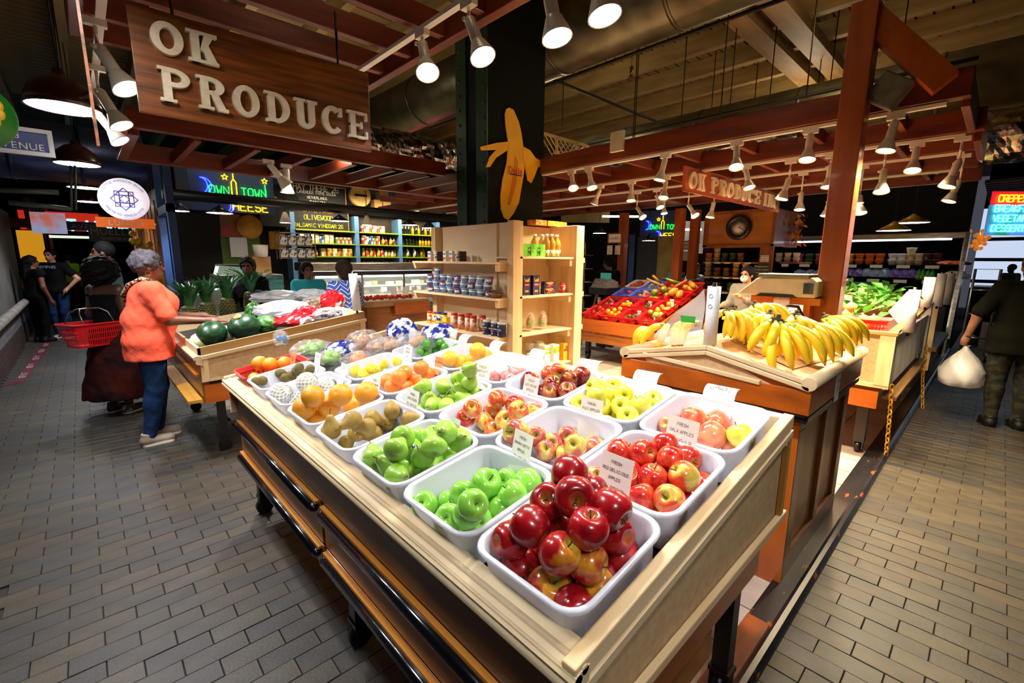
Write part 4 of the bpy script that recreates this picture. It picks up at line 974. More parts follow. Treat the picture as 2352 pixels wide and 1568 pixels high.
# pineapples
PBODY=mat('pineapple_rind','3d4a1c','6b5a24',rough=.6,scale=4,bump=.5,bscale=6);PLEAF=mat('pineapple_leaf','175c2c','3c8c42',rough=.35,scale=6,coat=.2)
def pineapple(loc,label,tilt,seed,h=1.0,spread=1.):
    rg2=random.Random(seed);t=thing('pineapple',label,'pineapple',loc,tilt);t.scale=(1.45,)*3
    prof=[(.036,0),(.05,.03),(.054,.08),(.05,.13),(.036,.165),(.016,.175)]
    b=MB();n=14;rows=14;b.lathe(prof,18)
    for i in range(9):   # rind eyes
        for j in range(12):
            z=.015+i*.017;r=np.interp(z,[p[1] for p in prof],[p[0] for p in prof]);a=2*math.pi*(j+.5*(i%2))/12
            b.sphere((r*math.cos(a),r*math.sin(a),z),.0115,6,4,sc=(1,1,.8))
    b.build('rind',PBODY,t,True)
    lf=[]
    for k in range(46):
        f=k/46;a=k*2.4+rg2.uniform(-.2,.2);L=(.095+.115*math.sin(math.pi*min(1,f+.25)))*h*rg2.uniform(.85,1.15);out=(1-f)*.85*spread+.10;w=.021
        b=MB();P=[]
        for i in range(6):
            u=i/5;rr_=.015+L*u*out*(.55+.6*u*u)*.75;z=.165+f*.04+L*u*(1-.25*out*u*u);P.append((rr_,z,w*(1-u**2.2)+.0008))
        ca,sa=math.cos(a),math.sin(a)
        vs=[]
        for rr_,z,ww in P: vs+=[(rr_*ca-ww*sa,rr_*sa+ww*ca,z+.003),(rr_*ca,rr_*sa,z-.002),(rr_*ca+ww*sa,rr_*sa-ww*ca,z+.003)]
        b.add(vs,[(3*i+j,3*i+j+1,3*i+j+4,3*i+j+3) for i in range(5) for j in (0,1)],True)
        b.build('crown_leaf',PLEAF,t,True)
    return t
for i,(p,lab,sp) in enumerate((((436,752),'leftmost pineapple by the shopper\'s hands',1.1),((478,742),'second pineapple from the left with a yellow label',.85),((522,730),'third pineapple from the left with an upright crown',.9),((577,712),'rightmost pineapple with the tallest spreading crown',1.15))):
    c=ont2(p[0],p[1],-.085);pineapple((c[0],c[1],c[2]),lab,(rgf.uniform(-.1,.1),rgf.uniform(-.1,.1),i*1.1),20+i,1.15 if i==3 else 1.0,sp)
# bags on the second table
GRAPE=mat('dark_grapes','2a0e1c','5a1a2a',rough=.25,coat=.4,scale=8)
def gbag(label,px_,off,sz,seed,film,inner=None,ink=None,n=8,R=.03,**k): return bag(label,ont2(px_[0],px_[1],off+.01),tuple(q*1.22 for q in sz),seed,film,inner,ink,n,R,**k)
gbag('red printed bag of dark grapes at the front of the second table',(675,738),0,(.15,.10,.06),31,REDFILM,GRAPE,None,24,.02)
gbag('open red bag spilling dark grapes near the white roll',(755,720),0,(.16,.11,.05),32,CLEAR,GRAPE,None,40,.02)
gbag('red spotted bag between the two grape piles',(708,722),.02,(.12,.10,.07),33,REDFILM)
gbag('upright red and white grape bag behind the dark grapes',(765,692),.04,(.12,.06,.10),34,REDFILM)
gbag('large clear white bag in the middle of the second table',(650,710),.03,(.22,.16,.08),35,WHITEFILM)
gbag('translucent bag with blue print beside the striped melon',(615,715),0,(.10,.12,.07),36,WHITEFILM,mat('bagged_berries','2a2f7a',rough=.4),None,12,.016)
gbag('white bag heap at the back of the second table',(640,682),.03,(.28,.2,.07),37,WHITEFILM)
gbag('clear bag of pale greens behind the tall pineapple',(600,682),.05,(.13,.15,.09),38,CLEAR,mat('bagged_greens','9cc67a','d8e8c8',rough=.6,scale=12),None,9,.05)
gbag('crinkled clear bag beside the teal shirt',(715,676),.05,(.17,.15,.06),39,WHITEFILM)
gbag('bag of mixed sweet peppers behind the red bags',(728,690),.03,(.14,.08,.04),40,CLEAR,mat('bagged_peppers','c23a3a','c8c03a',rough=.35,scale=9),None,9,.026)
def plastic_roll(loc,h,r,label,tilt=(0,0,0),m=None):
    t=thing('plastic_bag_roll',label,'roll',loc,tilt);b=MB();b.lathe([(.02,0),(r,0),(r,h),(.02,h),(.02,0)],24);b.build('rolled_film',m or mat('roll_film','e9ebf0','d8dbe4',rough=.35,scale=30,stretch=(1,1,6)),t,True)
    b=MB();b.cyl((0,0,-.03),(0,0,h+.02),.012,n=8);b.build('spindle',BLACKM,t,True);return t
c=onx(820,712,1.95);plastic_roll((1.95,float(c[1]),float(c[2])),.36,.042,'white roll of produce bags standing at the corner of the pineapple table',(0,-.06,0))
# ================================================================ PALE SHELF UNIT
su=thing('shelf_unit','pale new-wood grocery shelf unit standing in front of the green column','shelf',(3.2,3.3,0))
SX0,SX1=2.68,2.95
b=MB();b.box(2.95,2.965,3.07,4.36,.25,2.0);b.build('back_panel',W_PALE(1),su)
b=MB();b.box(2.93,3.70,3.34,3.355,.05,1.99);b.build('back_panel',W_PALE(2),su)
for x0,x1,y0,y1 in ((2.81,2.90,2.98,3.06),(2.86,2.96,4.28,4.36),(3.68,3.80,2.97,3.35),(2.90,2.95,3.0,3.06)):
    b=MB();b.box(x0,x1,y0,y1,0,2.0);b.build('upright',W_PINE(2),su,bev=.003)
b=MB();b.box(2.80,2.812,2.975,3.34,0,2.0);b.build('edge_board',W_PINE(2),su) if False else None
for z in (1.635,1.31,.955):
    b=MB();b.box(SX0,SX1,3.06,4.47,z-.02,z);s_=b.build('shelf_board',W_PALE(1),su)
    b=MB();b.box(SX0+.02,SX1,3.06,3.10,z-.085,z-.02);b.build('bracket',W_PINE(0),s_);b=MB();b.prism([(SX0,z-.02),(SX0+.02,z-.08),(SX1,z-.08),(SX1,z-.02)],4.42,4.46,'y');b.build('bracket',W_PINE(0),s_)
for z in (1.685,1.32,.96,.61,.25):
    b=MB();b.box(2.90,3.68,3.0,3.34,z-.018,z);s_=b.build('shelf_board',W_PALE(0),su)
    b=MB();b.box(3.64,3.68,3.02,3.34,z-.09,z-.018);b.build('bracket',W_PINE(1),s_)
for z in (1.68,1.33,.98,.5):
    b=MB();b.box(3.80,3.86,3.0,3.3,z-.05,z);b.build('side_block',W_PINE(1),su)
# ---- goods: local frame, face towards -y, origin at base centre
PR=lambda n,a,b2=None,sc=12,rp=(.48,.52):mat(n,a,b2,rough=.4,scale=sc,ramp=rp,coat=.2)
def goods(name,label,cat,group,parts):
    t=thing(name,label,cat,(0,0,-9),group=group)
    for n,b,m in parts: b.build(n,m,t,True)
    return t
def boxmb(w,d,h): b=MB();b.box(-w/2,w/2,-d/2,d/2,0,h);return b
def front(w,h,z,y,x=0): b=MB();b.box(x-w/2,x+w/2,y-.0008,y,z,z+h);return b
def put(root,locs,rz,jit=.12):
    """first location moves the source thing, the rest are copies"""
    for i,l in enumerate(locs):
        r=rz+rgf.uniform(-jit,jit)
        if i==0 and root.location.z<-8: root.location=l;root.rotation_euler=(0,0,r)
        else: tree_copy(root,l,r)
LF=-math.pi/2   # faces -X
def yl(px_,X=2.8,py=650): return float(onx(px_,py,X)[1])
def xr(px_,Y=3.12,py=650): return float(ony(px_,py,Y)[0])
# cartons and tall cups on the top left shelf
c1=goods('milk_carton','small white and red carton on the top shelf of the pale unit','carton','small cartons on the top shelf',[('carton_body',boxmb(.048,.048,.105),PR('carton_white','efe9e2')),('label_print',front(.046,.04,.0,-.024),PR('carton_red','c8402a','f0d8a0',30)),('brand_mark',front(.036,.012,.07,-.024),PR('carton_blue','28408a'))])
put(c1,[(2.8,yl(p),1.635) for p in (991,1026,1040)],LF)
b=MB();b.lathe([(.024,0),(.034,.1),(.035,.105),(0,.105)],16);b2=MB();b2.lathe([(.029,.035),(.0325,.075)],16)
c1=goods('paper_cup','tall white cup with brown print on the top shelf of the pale unit','cup','tall cups on the top shelf',[('cup_wall',b,PR('cup_white','f2ece4')),('label_print',b2,PR('cup_brown','8a3a24','f0e6dc',40))])
put(c1,[(2.8,yl(p),1.635) for p in (1004,1053)],LF)
b=MB();b.box(-.005,.005,-.04,.04,0,.10);c1=goods('dark_packet','thin dark packet beside the cups on the top shelf','packet','dark packets on the top shelf',[('packet_body',b,PR('packet_dark','2a2420'))]);put(c1,[(2.8,yl(p),1.635) for p in (1013,1064)],LF,.05)
# yogurt cups
b=MB();b.lathe([(.030,0),(.041,.058),(.043,.06)],18);b2=MB();b2.lathe([(.0365,.034),(.0395,.05)],18);b3=MB();b3.lathe([(.044,.058),(.044,.062),(0,.063)],18)
b4=MB();b4.lathe([(.034,.014),(.0372,.033)],18)
cA=goods('yogurt_cup','blue and white yogurt cup stacked on the second shelf','yogurt cup','stacked yogurt cups',[('cup_wall',b,PR('yog_blue','2f6ab8','7fb0e0',30)),('label_print',b2,PR('yog_white','eef2f8','3a68b8',18,(.55,.6))),('foil_lid',b3,PR('yog_lid','c8d0dc'))])
b=MB();b.lathe([(.030,0),(.041,.058),(.043,.06)],18);b2=MB();b2.lathe([(.0345,.016),(.0385,.042)],18);b3=MB();b3.lathe([(.044,.058),(.044,.062),(0,.063)],18)
cB=goods('yogurt_cup','blue yogurt cup with red fruit print stacked on the second shelf','yogurt cup','stacked yogurt cups with fruit print',[('cup_wall',b,PR('yog_blue2','3a78c8')),('label_print',b2,PR('yog_red','d04a3a','e8eef4',22)),('foil_lid',b3,PR('yog_lid2','b02848'))])
LA,LB_=[],[]
for r in range(3):
    for k in range(9):
        p=(2.75,3.24+k*.122+.02*(r%2)-(0 if r<2 else 0),1.31+r*.064)
        (LB_ if (k*3+r*2)%4==0 else LA).append(p)
for k in range(8): LA.append((2.84,3.28+k*.125,1.31))
LA.append((2.78,4.12,1.31+.192))
put(cA,LA,LF,.6);put(cB,LB_,LF,.6)
b=MB();b.lathe([(.05,0),(.07,.03),(.072,.034),(.06,.05),(0,.055)],20);c1=goods('clamshell_box','clear clamshell of brown cookies at the right end of the second shelf','container',None,[('clamshell',b,PR('clam_brown','5a2f18','8a5a34',25))]);put(c1,[(2.75,3.15,1.31)],LF)
# third shelf
def jar(nm,lab,grp,r,h,body,lid,lidc,lm,lz,label=None):
    b=MB();b.lathe([(r*.95,0),(r,.005),(r,h*.86),(r*.9,h*.88)],18);b2=MB();b2.lathe([(r*.97,h*.86),(r*.99,h*.99),(r*.9,h),(0,h)],18);b3=MB();b3.lathe([(r*1.012,h*lz[0]),(r*1.012,h*lz[1])],18)
    return goods(nm,lab,'jar',grp,[('jar_body',b,body),('lid',b2,lid),('label_print',b3,lm)])
cY=jar('drink_powder_jar','yellow jar with a red lid at the left end of the third shelf','red lidded yellow jars',.036,.13,PR('jar_yellow','e8c020'),PR('lid_red','c01a20'),None,PR('jar_lbl','f0e8d8','c8282c',28),(.2,.7));put(cY,[(2.78,yl(p),.955) for p in (990,1001)],LF)
cY=jar('drink_powder_jar','yellow jar with a blue lid on the third shelf','blue lidded yellow jars',.036,.135,PR('jar_yellow2','e8cc30'),PR('lid_blue','1a2a8a'),None,PR('jar_lbl2','20309a','f0e8d8',28),(.35,.75));put(cY,[(2.78,yl(p),.955) for p in (1010,1022)],LF)
c1=goods('tea_box','small yellow and orange box between jars and red tins','box',None,[('carton',boxmb(.075,.05,.10),PR('tea_yellow','f0c830')),('label_print',front(.07,.045,.004,-.025),PR('tea_orange','e8622c','f6e0b0',30))]);put(c1,[(2.76,yl(1030),.955)],LF)
cR=jar('creamer_bottle','brown and white creamer bottle with a red cap on the third shelf','red capped creamer bottles',.035,.155,PR('creamer_body','d8a070','b05a24',9,(.4,.6)),PR('lid_red2','b8141c'),None,PR('creamer_lbl','f0e4d4','c05a2c',20),(.3,.8));put(cR,[(2.76,yl(p),.955) for p in (1050,1066,1082,1094)]+[(2.85,yl(p,2.85),.955) for p in (1076,1108)],LF)
b=MB();b.lathe([(.04,0),(.041,.002),(.041,.132),(.039,.134)],20);b2=MB();b2.lathe([(.0415,.118),(.041,.136),(0,.136)],20)
b3=MB();font('MORTON',.0135,(0,-.0425,.062),(1,0,0),(0,0,1),mb=b3);font('SALT',.010,(0,-.0425,.044),(1,0,0),(0,0,1),mb=b3);b3.lathe([(.009,0),(0,.001)],10,o=(0,-.0415,.024),M=Matrix.Rotation(math.pi/2,3,'X'));b3.lathe([(.010,0),(0,.001)],10,o=(0,-.0415,.098),M=Matrix.Rotation(math.pi/2,3,'X'))
cS=goods('salt_canister','navy round salt canister reading MORTON SALT on the third shelf','canister','navy salt canisters',[('canister_wall',b,PR('salt_navy','141c4a')),('paper_lid',b2,PR('salt_lid','d8d4cc')),('print',b3,PR('salt_print','e8e4d4'))]);put(cS,[(2.76,yl(p),.955) for p in (1126,1145,1160)],LF,.1)
# right face, top shelf
c1=goods('snack_box','lime green snack box on the top right shelf','box','lime green boxes',[('carton',boxmb(.125,.05,.12),PR('lime_box','58b428','8ad048',9)),('label_print',front(.04,.08,.01,-.025,-.02),PR('lime_dark','1c2a14','58b428',30))]);put(c1,[(xr(1212),3.1,1.685),(xr(1236),3.12,1.685)],0,.15)
b=MB();b.lathe([(.04,0),(.044,.01),(.044,.07),(.039,.085),(.044,.10),(.04,.15),(.016,.19),(.016,.2)],18);b2=MB();b2.cyl((0,0,.198),(0,0,.222),.02,n=14);b3=MB();b3.lathe([(.0447,.012),(.0447,.068)],18)
c1=goods('oil_bottle','amber oil bottle with a white cap on the top right shelf','bottle','amber oil bottles',[('bottle_glass',b,mat('oil_amber','c08a3a',rough=.08,alpha=.72,coat=.5)),('cap',b2,PR('cap_white','f0f0ee')),('label_print',b3,PR('oil_label','e8d8b0','6a8a3a',25))]);put(c1,[(xr(1225,3.25),3.24,1.685),(xr(1243,3.22),3.22,1.685),(xr(1253,3.12),3.12,1.685),(xr(1264,3.1),3.1,1.685),(xr(1276,3.14),3.14,1.685)],0)
# second right shelf: navy pasta boxes
NAV=PR('pasta_navy','10164e');PYEL=PR('pasta_yellow','e0a428','10164e',30,(.5,.55));PRED=PR('pasta_red','b41820');PWH=PR('pasta_white','f2efe8')
def pasta(w,h,lab,grp):
    b3=MB();font('Barilla',.014,(0,-.0262,h*.5),(1,0,0),(0,0,1),mb=b3)
    b4=MB();b4.lathe([(w*.42,0),(0,.0006)],20,M=Matrix.Rotation(math.pi/2,3,'X')@Matrix.Diagonal((1,.42,1)),o=(0,-.0252,h*.52))
    return goods('pasta_box',lab,'box',grp,[('carton',boxmb(w,.05,h),NAV),('picture',front(w*.7,h*.2,h*.68,-.025),PYEL),('logo_ground',b4,PRED),('logo_text',b3,PWH),('picture',front(w*.5,h*.1,h*.16,-.025),PYEL)])
c1=pasta(.092,.19,'upright navy pasta box with a red Barilla logo','upright pasta boxes');put(c1,[(xr(1203),3.1,1.32),(xr(1221),3.08,1.32)],0,.05)
c1=pasta(.17,.062,'navy pasta box lying flat beside the upright ones','flat pasta boxes');put(c1,[(xr(1256),3.1,1.32+i*.063) for i in range(2)],0,.03)
b=MB();b.lathe([(.03,0),(.03,.105),(0,.105)],16);b2=MB();b2.lathe([(.0303,.03),(.0303,.08)],16);c1=goods('soup_can','red tin with a white label right of the pasta boxes','can',None,[('tin',b,PR('tin_red','c02a24')),('label_print',b2,PR('tin_white','f0e8e0','c02a24',30))]);put(c1,[(xr(1289),3.1,1.32)],0)
# third right shelf: pasta bags
for i,p in enumerate((1190,1220,1248)):
    c=(xr(p),3.12,.96);t=thing('pasta_bag',['clear pasta bag half hidden by the front post','clear pasta bag with a green band in the middle of the third right shelf','leaning clear pasta bag with a green band, right on the third shelf'][i],'bag',c)
    blob((c[0],c[1],c[2]+.075),(.045,.035,.09),50+i,18,12,.10).build('pasta_pieces',PR('pasta_amber','c89a3a','8a6420',60,(.4,.6)),t)
    blob((c[0],c[1],c[2]+.075),(.05,.04,.028),60+i,18,8,.05).build('green_band',PR('band_green','3a9a2a','e8f0d8',30,(.62,.66)),t);blob((c[0],c[1],c[2]+.085),(.053,.042,.105),70+i,18,10,.08).build('film',CLEAR,t)
# bottom right: sugar and juice cartons
def carton(nm,lab,grp,w,h,m1,m2,txt,tm):
    b3=MB()
    if txt: font(txt,.018,(0,-.0412,h*.25),(1,0,0),(0,0,1),mb=b3)
    P=[('carton',boxmb(w,.08,h),m1),('label_print',front(w*.96,h*.34,h*.55,-.04),m2)]+([('print',b3,tm)] if txt else [])
    return goods(nm,lab,'carton',grp,P)
c1=carton('sugar_box','white and yellow sugar box reading Domino on the low shelf','sugar boxes',.10,.13,PR('sugar_white','e9e6dc'),PR('sugar_yellow','e8c02c'),'Domino',PR('sugar_blue','1c2a6a'));put(c1,[(xr(1192),3.08,.61),(xr(1220),3.08,.61)],0,.08)
c1=carton('juice_carton','lime green and white carton on the low right shelf','lime cartons',.085,.19,PR('carton_pale','f0f4e0'),PR('carton_lime','a8d030','5a9a20',16),None,None);put(c1,[(xr(1247),3.08,.61),(xr(1265),3.06,.61),(xr(1240,3.2),3.2,.61)],0,.05)
c1=carton('yellow_carton','yellow carton with a brown picture at the right of the low shelf',None,.06,.18,PR('carton_gold','e8b020'),PR('carton_brown','8a4a1c','e8b020',14),None,None);put(c1,[(xr(1290),3.08,.61)],0,.05)
b=MB();b.lathe([(.05,0),(.06,.06),(.062,.065)],4);c1=goods('plastic_container','clear square container stacked behind the sugar boxes','container','clear containers on the low shelf',[('clear_wall',b,mat('cont_white','e0e0dc',rough=.3,alpha=.7))]);put(c1,[(xr(1215,3.22),3.22,.61+.14),(xr(1238,3.24),3.24,.61+.14)],0.78,.05)
c1=goods('grocery_case','orange cardboard case on top of the shelf unit','case','orange cases on top of the shelf unit',[('carton',boxmb(.16,.12,.05),PR('case_orange','d8821c','b05a10',20)),('label_print',front(.08,.03,.01,-.06),PR('case_dark','4a2a10','d8821c',40))]);put(c1,[(3.42,3.28,2.0),(3.6,3.28,2.0),(3.76,3.3,2.0)],0,.05)
# ================================================================ BANANA CABINET
bc=thing('banana_cabinet','wooden banana stand with a gabled top and round dowel edges','cabinet',(3.0,1.0,0))
b=MB();b.box(2.46,3.52,.585,1.5,0,.92);b.build('base_body',W_OAK(2),bc)
DKC=wood('dark_cabinet2','7a4214','4a240a',2,rough=.3,k=6,coat=.4)
b=MB()
for x0,x1,z0,z1 in ((2.45,3.53,0,.16),(2.45,3.53,.84,.93),(2.45,2.56,.16,.84),(2.98,3.06,.16,.84),(3.42,3.53,.16,.84)): b.box(x0,x1,.565,.586,z0,z1)
b.build('side_frame',DKC,bc,bev=.004)
b=MB();b.box(2.445,2.462,.565,1.52,0,.93);b.build('front_face',W_ORANGE(2),bc)
b=MB();b.box(2.40,3.56,.53,1.55,.905,.93);b.tube([(2.39,.52,.93),(2.39,1.55,.93)],.014,8);b.build('black_rail',BLACKW,bc)
b=MB();b.prism([(.525,.945),(1.545,.945),(1.545,1.06),(1.024,1.19),(.525,1.06)],2.41,3.55,'x');b.build('gabled_tray',W_ORANGE(1),bc)
b=MB();b.box(2.396,2.411,.523,1.547,.945,1.065);b.build('front_board',wood('worn_orange1','c8641a','7a3a10',1,rough=.3,k=3,scale=2.5,coat=.3),bc,bev=.003)
b=MB();b.prism([(.70,1.065),(1.38,1.065),(1.40,1.10),(1.024,1.19)],2.404,2.412,'x');b.build('gable_panel',MDF,bc)
def strip(y0,z0,y1,z1,h,x0,x1):
    b=MB();b.hexa([(x0,y0,z0),(x1,y0,z0),(x1,y1,z1),(x0,y1,z1),(x0,y0,z0+h),(x1,y0,z0+h),(x1,y1,z1+h),(x0,y1,z1+h)]);return b
for dz,x0 in ((0,2.385),(.027,2.39)):
    strip(.53,1.062+dz,1.024,1.162+dz,.024,x0,2.43).build('gable_moulding',CREAMW,bc,bev=.004);strip(1.024,1.162+dz,1.53,1.062+dz,.024,x0,2.43).build('gable_moulding',CREAMW,bc,bev=.004)
strip(.745,1.052,1.40,1.098,.024,2.388,2.404).build('gable_moulding',CREAMW,bc,bev=.004)
b=MB();b.prism([(.53,1.07),(1.024,1.195),(1.024,1.205),(.53,1.08)],2.43,3.55,'x');b.build('slope_board',wood('slope0','c08a4a','a06a30',0),bc);b=MB();b.prism([(1.024,1.195),(1.53,1.07),(1.53,1.08),(1.024,1.205)],2.43,3.55,'x');b.build('slope_board',wood('slope0','c08a4a','a06a30',0),bc)
for y in (.535,1.525):
    b=MB();b.cyl((2.385,y,1.10),(3.57,y,1.10),.032,n=16);b.build('dowel_edge',CREAMX,bc)
b=MB();b.box(2.46,3.5,.53,.56,.945,1.06);b.build('side_board',W_ORANGE(0),bc)
cardb=MB();cardb.prism([(2.6,.66),(3.15,.60),(3.2,1.0),(2.7,1.02)],0,.003,'z')
cb_=[(v[0],v[1],1.075+(v[1]-.53)*.25+.008+v[2]) for v in cardb.v];cardb.v=cb_;simple('cardboard_sheet',cardb,mat('cardboard','b98a52','a87a44',rough=.8,scale=6),'brown cardboard liner under the bananas','cardboard')
t=thing('price_card','white card taped to the side of the banana stand','price card',(2.93,.525,.93),(math.radians(0),0,0));b=MB();b.box(-.045,.045,-.002,0,-.02,.13);b.build('paper',PAPER,t,True);b=MB();[write(b,l,.018,.002,(0,-.0025,.085-.045*i),(1,0,0),(0,0,1),jit=.15) for i,l in enumerate(('BANANA','0.89'))];b.build('handwriting',INK,t,True)
# bananas
BAN=mat('banana_skin','ffe02c','f8d01e',rough=.4,coat=.15,scale=3,rnd=.06);BANG=mat('banana_neck','8fae2c','d8c828',rough=.45,scale=30);BTIP=mat('banana_tip','4a3a18',rough=.8)
def bunch(loc,rot,n,label,seed,L=.2,curve=1.0,group=None):
    rg2=random.Random(seed);t=thing('banana_bunch',label,'bananas',loc,rot,group)
    b=MB();b.sphere((0,0,.012),.026,8,6,sc=(.8,1.5,.8));b.tube([(0,0,.01),(-.03,0,.03)],[.014,.011],7);b.build('crown',BTIP,t,True)
    for k in range(n):
        f=(k-(n-1)/2)/max(1,(n-1)/2);y1=f*.026;sp=f*.085+rg2.uniform(-.006,.006);up=.05*(1-abs(f))*.6+(k%2)*.012;LL=L*rg2.uniform(.94,1.06)
        P=[];Rr=[]
        for i in range(11):
            u=i/10;x=LL*(u-.12*curve*u*u);z=.012+math.sin(math.pi*min(1,u*1.05))*.045*curve+up*math.sin(math.pi*u)*.9-.012*u;y=y1+sp*math.sin(u*1.7)
            P.append((x,y,max(z,-.0)));Rr.append(float(np.interp(u,[0,.12,.22,.45,.75,.92,.97,1],[.008,.010,.019,.0255,.0245,.015,.008,.006])))
        b=MB();b.tube(P,Rr,7);bo=b.build('banana',BAN,t,True)
        b=MB();b.tube(P[:3],[r*1.04 for r in Rr[:3]],7);b.build('neck',BANG,bo,True);b=MB();b.sphere(P[-1],.006,6,4);b.build('blossom_tip',BTIP,bo,True)
    return t
def slope_z(y): return 1.205-.25*abs(1.024-y)
def bunch_px(cr,tp,n,label,seed,hc=.06,ht=.03,L=None,curve=1.,roll=0):
    d0=ray(*cr)
    t=1.9
    while t<4.2:
        q=CP+ray(*tp)*t
        if q[2]<=slope_z(q[1])+ht: break
        t+=.004
    B=Vector(q);B.x=min(B.x,3.4);B=Vector(onx(*tp,min(B.x,3.4)));A=Vector(onx(*cr,min(B.x+.10,3.46)))
    x=(B-A);l=x.length;x.normalize();up=Vector((0,0,1));y=up.cross(x).normalized();z=x.cross(y)
    R=Matrix((x,y,z)).transposed()@Matrix.Rotation(roll,3,'X')
    return bunch(A,tuple(R.to_euler()),n,label,seed,L or min(.30,max(.23,l*1.1)),curve)
for i,(cr,tp,n,lab,hc,ht,ro) in enumerate((
 ((1792,748),(1838,845),4,'big banana bunch lying lowest at the front of the stand',.085,.03,.5),
 ((1850,745),(1915,830),5,'wide banana bunch fanned out above the front dowel',.11,.035,.4),
 ((1893,732),(1962,796),6,'banana bunch with blue stickers at the right edge by the post',.12,.04,.4),
 ((1783,738),(1770,815),4,'upright banana bunch left of the fanned one',.12,.04,-.4),
 ((1690,722),(1748,778),5,'banana bunch with green necks pointing left',.12,.05,.3),
 ((1668,722),(1712,785),4,'banana bunch beside the white roll',.08,.03,-.3),
 ((1735,705),(1765,752),4,'small banana bunch behind with a dark crown',.14,.08,.2),
 ((1825,728),(1838,790),4,'greenish banana bunch in the middle of the heap',.15,.07,-.3),
 ((1770,728),(1735,770),4,'banana bunch turned towards the roll',.12,.06,.2),
 ((1686,716),(1668,760),3,'short banana bunch at the ridge behind the roll',.10,.05,-.3),
 ((1507,762),(1462,790),5,'left banana bunch on the far slope of the stand',.06,.02,.3),
 ((1606,742),(1560,788),5,'banana bunch under the hanging plastic bag',.08,.02,.3),
 ((1537,748),(1520,785),3,'spotted banana bunch behind the left one',.10,.04,-.3))):
    bunch_px(cr,tp,n,lab,100+i,hc,ht,curve=1.0,roll=ro)
plastic_roll((2.455,1.035,1.21),.315,.034,'tall white roll of printed produce bags standing on the ridge of the banana stand')
b=MB();o=(2.42,1.035,1.44)
for k,dz in enumerate((0,.055)): b.tube([(2.4195,1.035+.010*math.cos(a),1.42+dz+.010*math.sin(a)) for a in [i*math.pi/6 for i in range(12)]],.0012,5,closed=True)
simple('roll_print',b,mat('print_green','3a7a6a',rough=.6),'two small round recycling marks printed on the white roll','print')
# hanging film bag with green label
bg=thing('hanging_plastic_bag','translucent bag with a green label pulled from the white roll','bag',(2.46,1.2,1.12))
b=MB();vs=[];P0=[(1617,662),(1617,790),(1500,790)]
A=[Vector(onx(x,y,2.47)) for x,y in ((1617,664),(1614,790),(1502,792),(1508,760))]
n=8;rows=[]
for i in range(n+1):
    r_=[]
    for j in range(n+1):
        p=A[0].lerp(A[3],i/n).lerp(A[1].lerp(A[2],i/n),j/n);r_.append((p.x+.02*math.sin(i*1.1+j*.7)+.004*math.sin(j*3.1),p.y,p.z))
    rows.append(r_)
b.add([v for r in rows for v in r],[(i*(n+1)+j,i*(n+1)+j+1,(i+1)*(n+1)+j+1,(i+1)*(n+1)+j) for i in range(n) for j in range(n)],True)
b.build('film',mat('bag_film','eef0ee',rough=.3,alpha=.42),bg)
q=[Vector(onx(x,y,2.435)) for x,y in ((1563,724),(1598,727),(1596,742),(1564,739))];b=MB();b.add(q,[(3,2,1,0)]);b.build('green_label',mat('label_green','2f9a34',rough=.5),bg)
# ---- scale on its bracket at the post
sc=thing('scale_bracket','wooden bracket board carrying the cream scale beside the post','bracket',(3.55,1.0,1.36))
b=MB();b.box(3.50,3.60,.78,1.21,1.37,1.42);b.build('board',W_ORANGE(1),sc,bev=.004);b=MB();b.box(3.52,3.66,.84,.88,1.22,1.37);b.build('support',W_ORANGE(2),sc)
b=MB();b.box(3.52,3.64,1.13,1.20,.95,1.37);b.build('support',W_ORANGE(2),sc)
s2=thing('produce_scale','cream weighing scale with a sloping front above the bananas','scale',(3.55,1.0,1.42))
b=MB();b.prism([(.80,1.425),(1.28,1.425),(1.275,1.44),(1.16,1.545),(.83,1.555),(.80,1.53)],3.44,3.66,'x');b.build('housing',CREAM,s2,bev=.01)
b=MB();b.box(3.42,3.68,.84,1.15,1.55,1.575);b.build('weighing_pan',mat('pan_grey','77776c',rough=.4,metal=.5),s2,bev=.006);b=MB();b.box(3.432,3.441,.815,.87,1.45,1.52);b.build('display',BLACKW,s2)
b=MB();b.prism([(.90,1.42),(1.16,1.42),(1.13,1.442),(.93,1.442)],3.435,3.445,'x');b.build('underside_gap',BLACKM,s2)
b=MB();b.box(3.46,3.5,.82,.86,1.42,1.43);b.build('foot',BLACKM,s2)
t=thing('price_card','white card reading Bananas $0.89/LB hung under the scale','price card',(3.49,1.005,1.40));b=MB();b.add([(0,-.05,.085),(0,.05,.085),(-.004,.05,0),(-.004,-.05,0),(.0,-.045,-.08),(.0,.05,-.075)],[(0,1,2,3),(3,2,5,4)],True);b.build('paper',PAPER,t,True)
b=MB();write(b,'BANANAS',.020,.0024,(-.004,0,.045),(0,-1,0),(0,0,1),jit=.15,lift=.002,sp=1.2);write(b,'$0.89/LB',.022,.0024,(-.006,0,.008),(0,-1,0),(0,0,1),jit=.15,lift=.002,sp=1.1);b.build('handwriting',INK,t,True)
b=MB();b.tube([(3.5,.98,1.36),(3.48,.90,1.36),(3.45,.86,1.30),(3.44,.84,1.2),(3.44,.835,1.12)],.011,8);simple('cable',b,BLACKM,'black bent hose hanging from the scale bracket','hose')
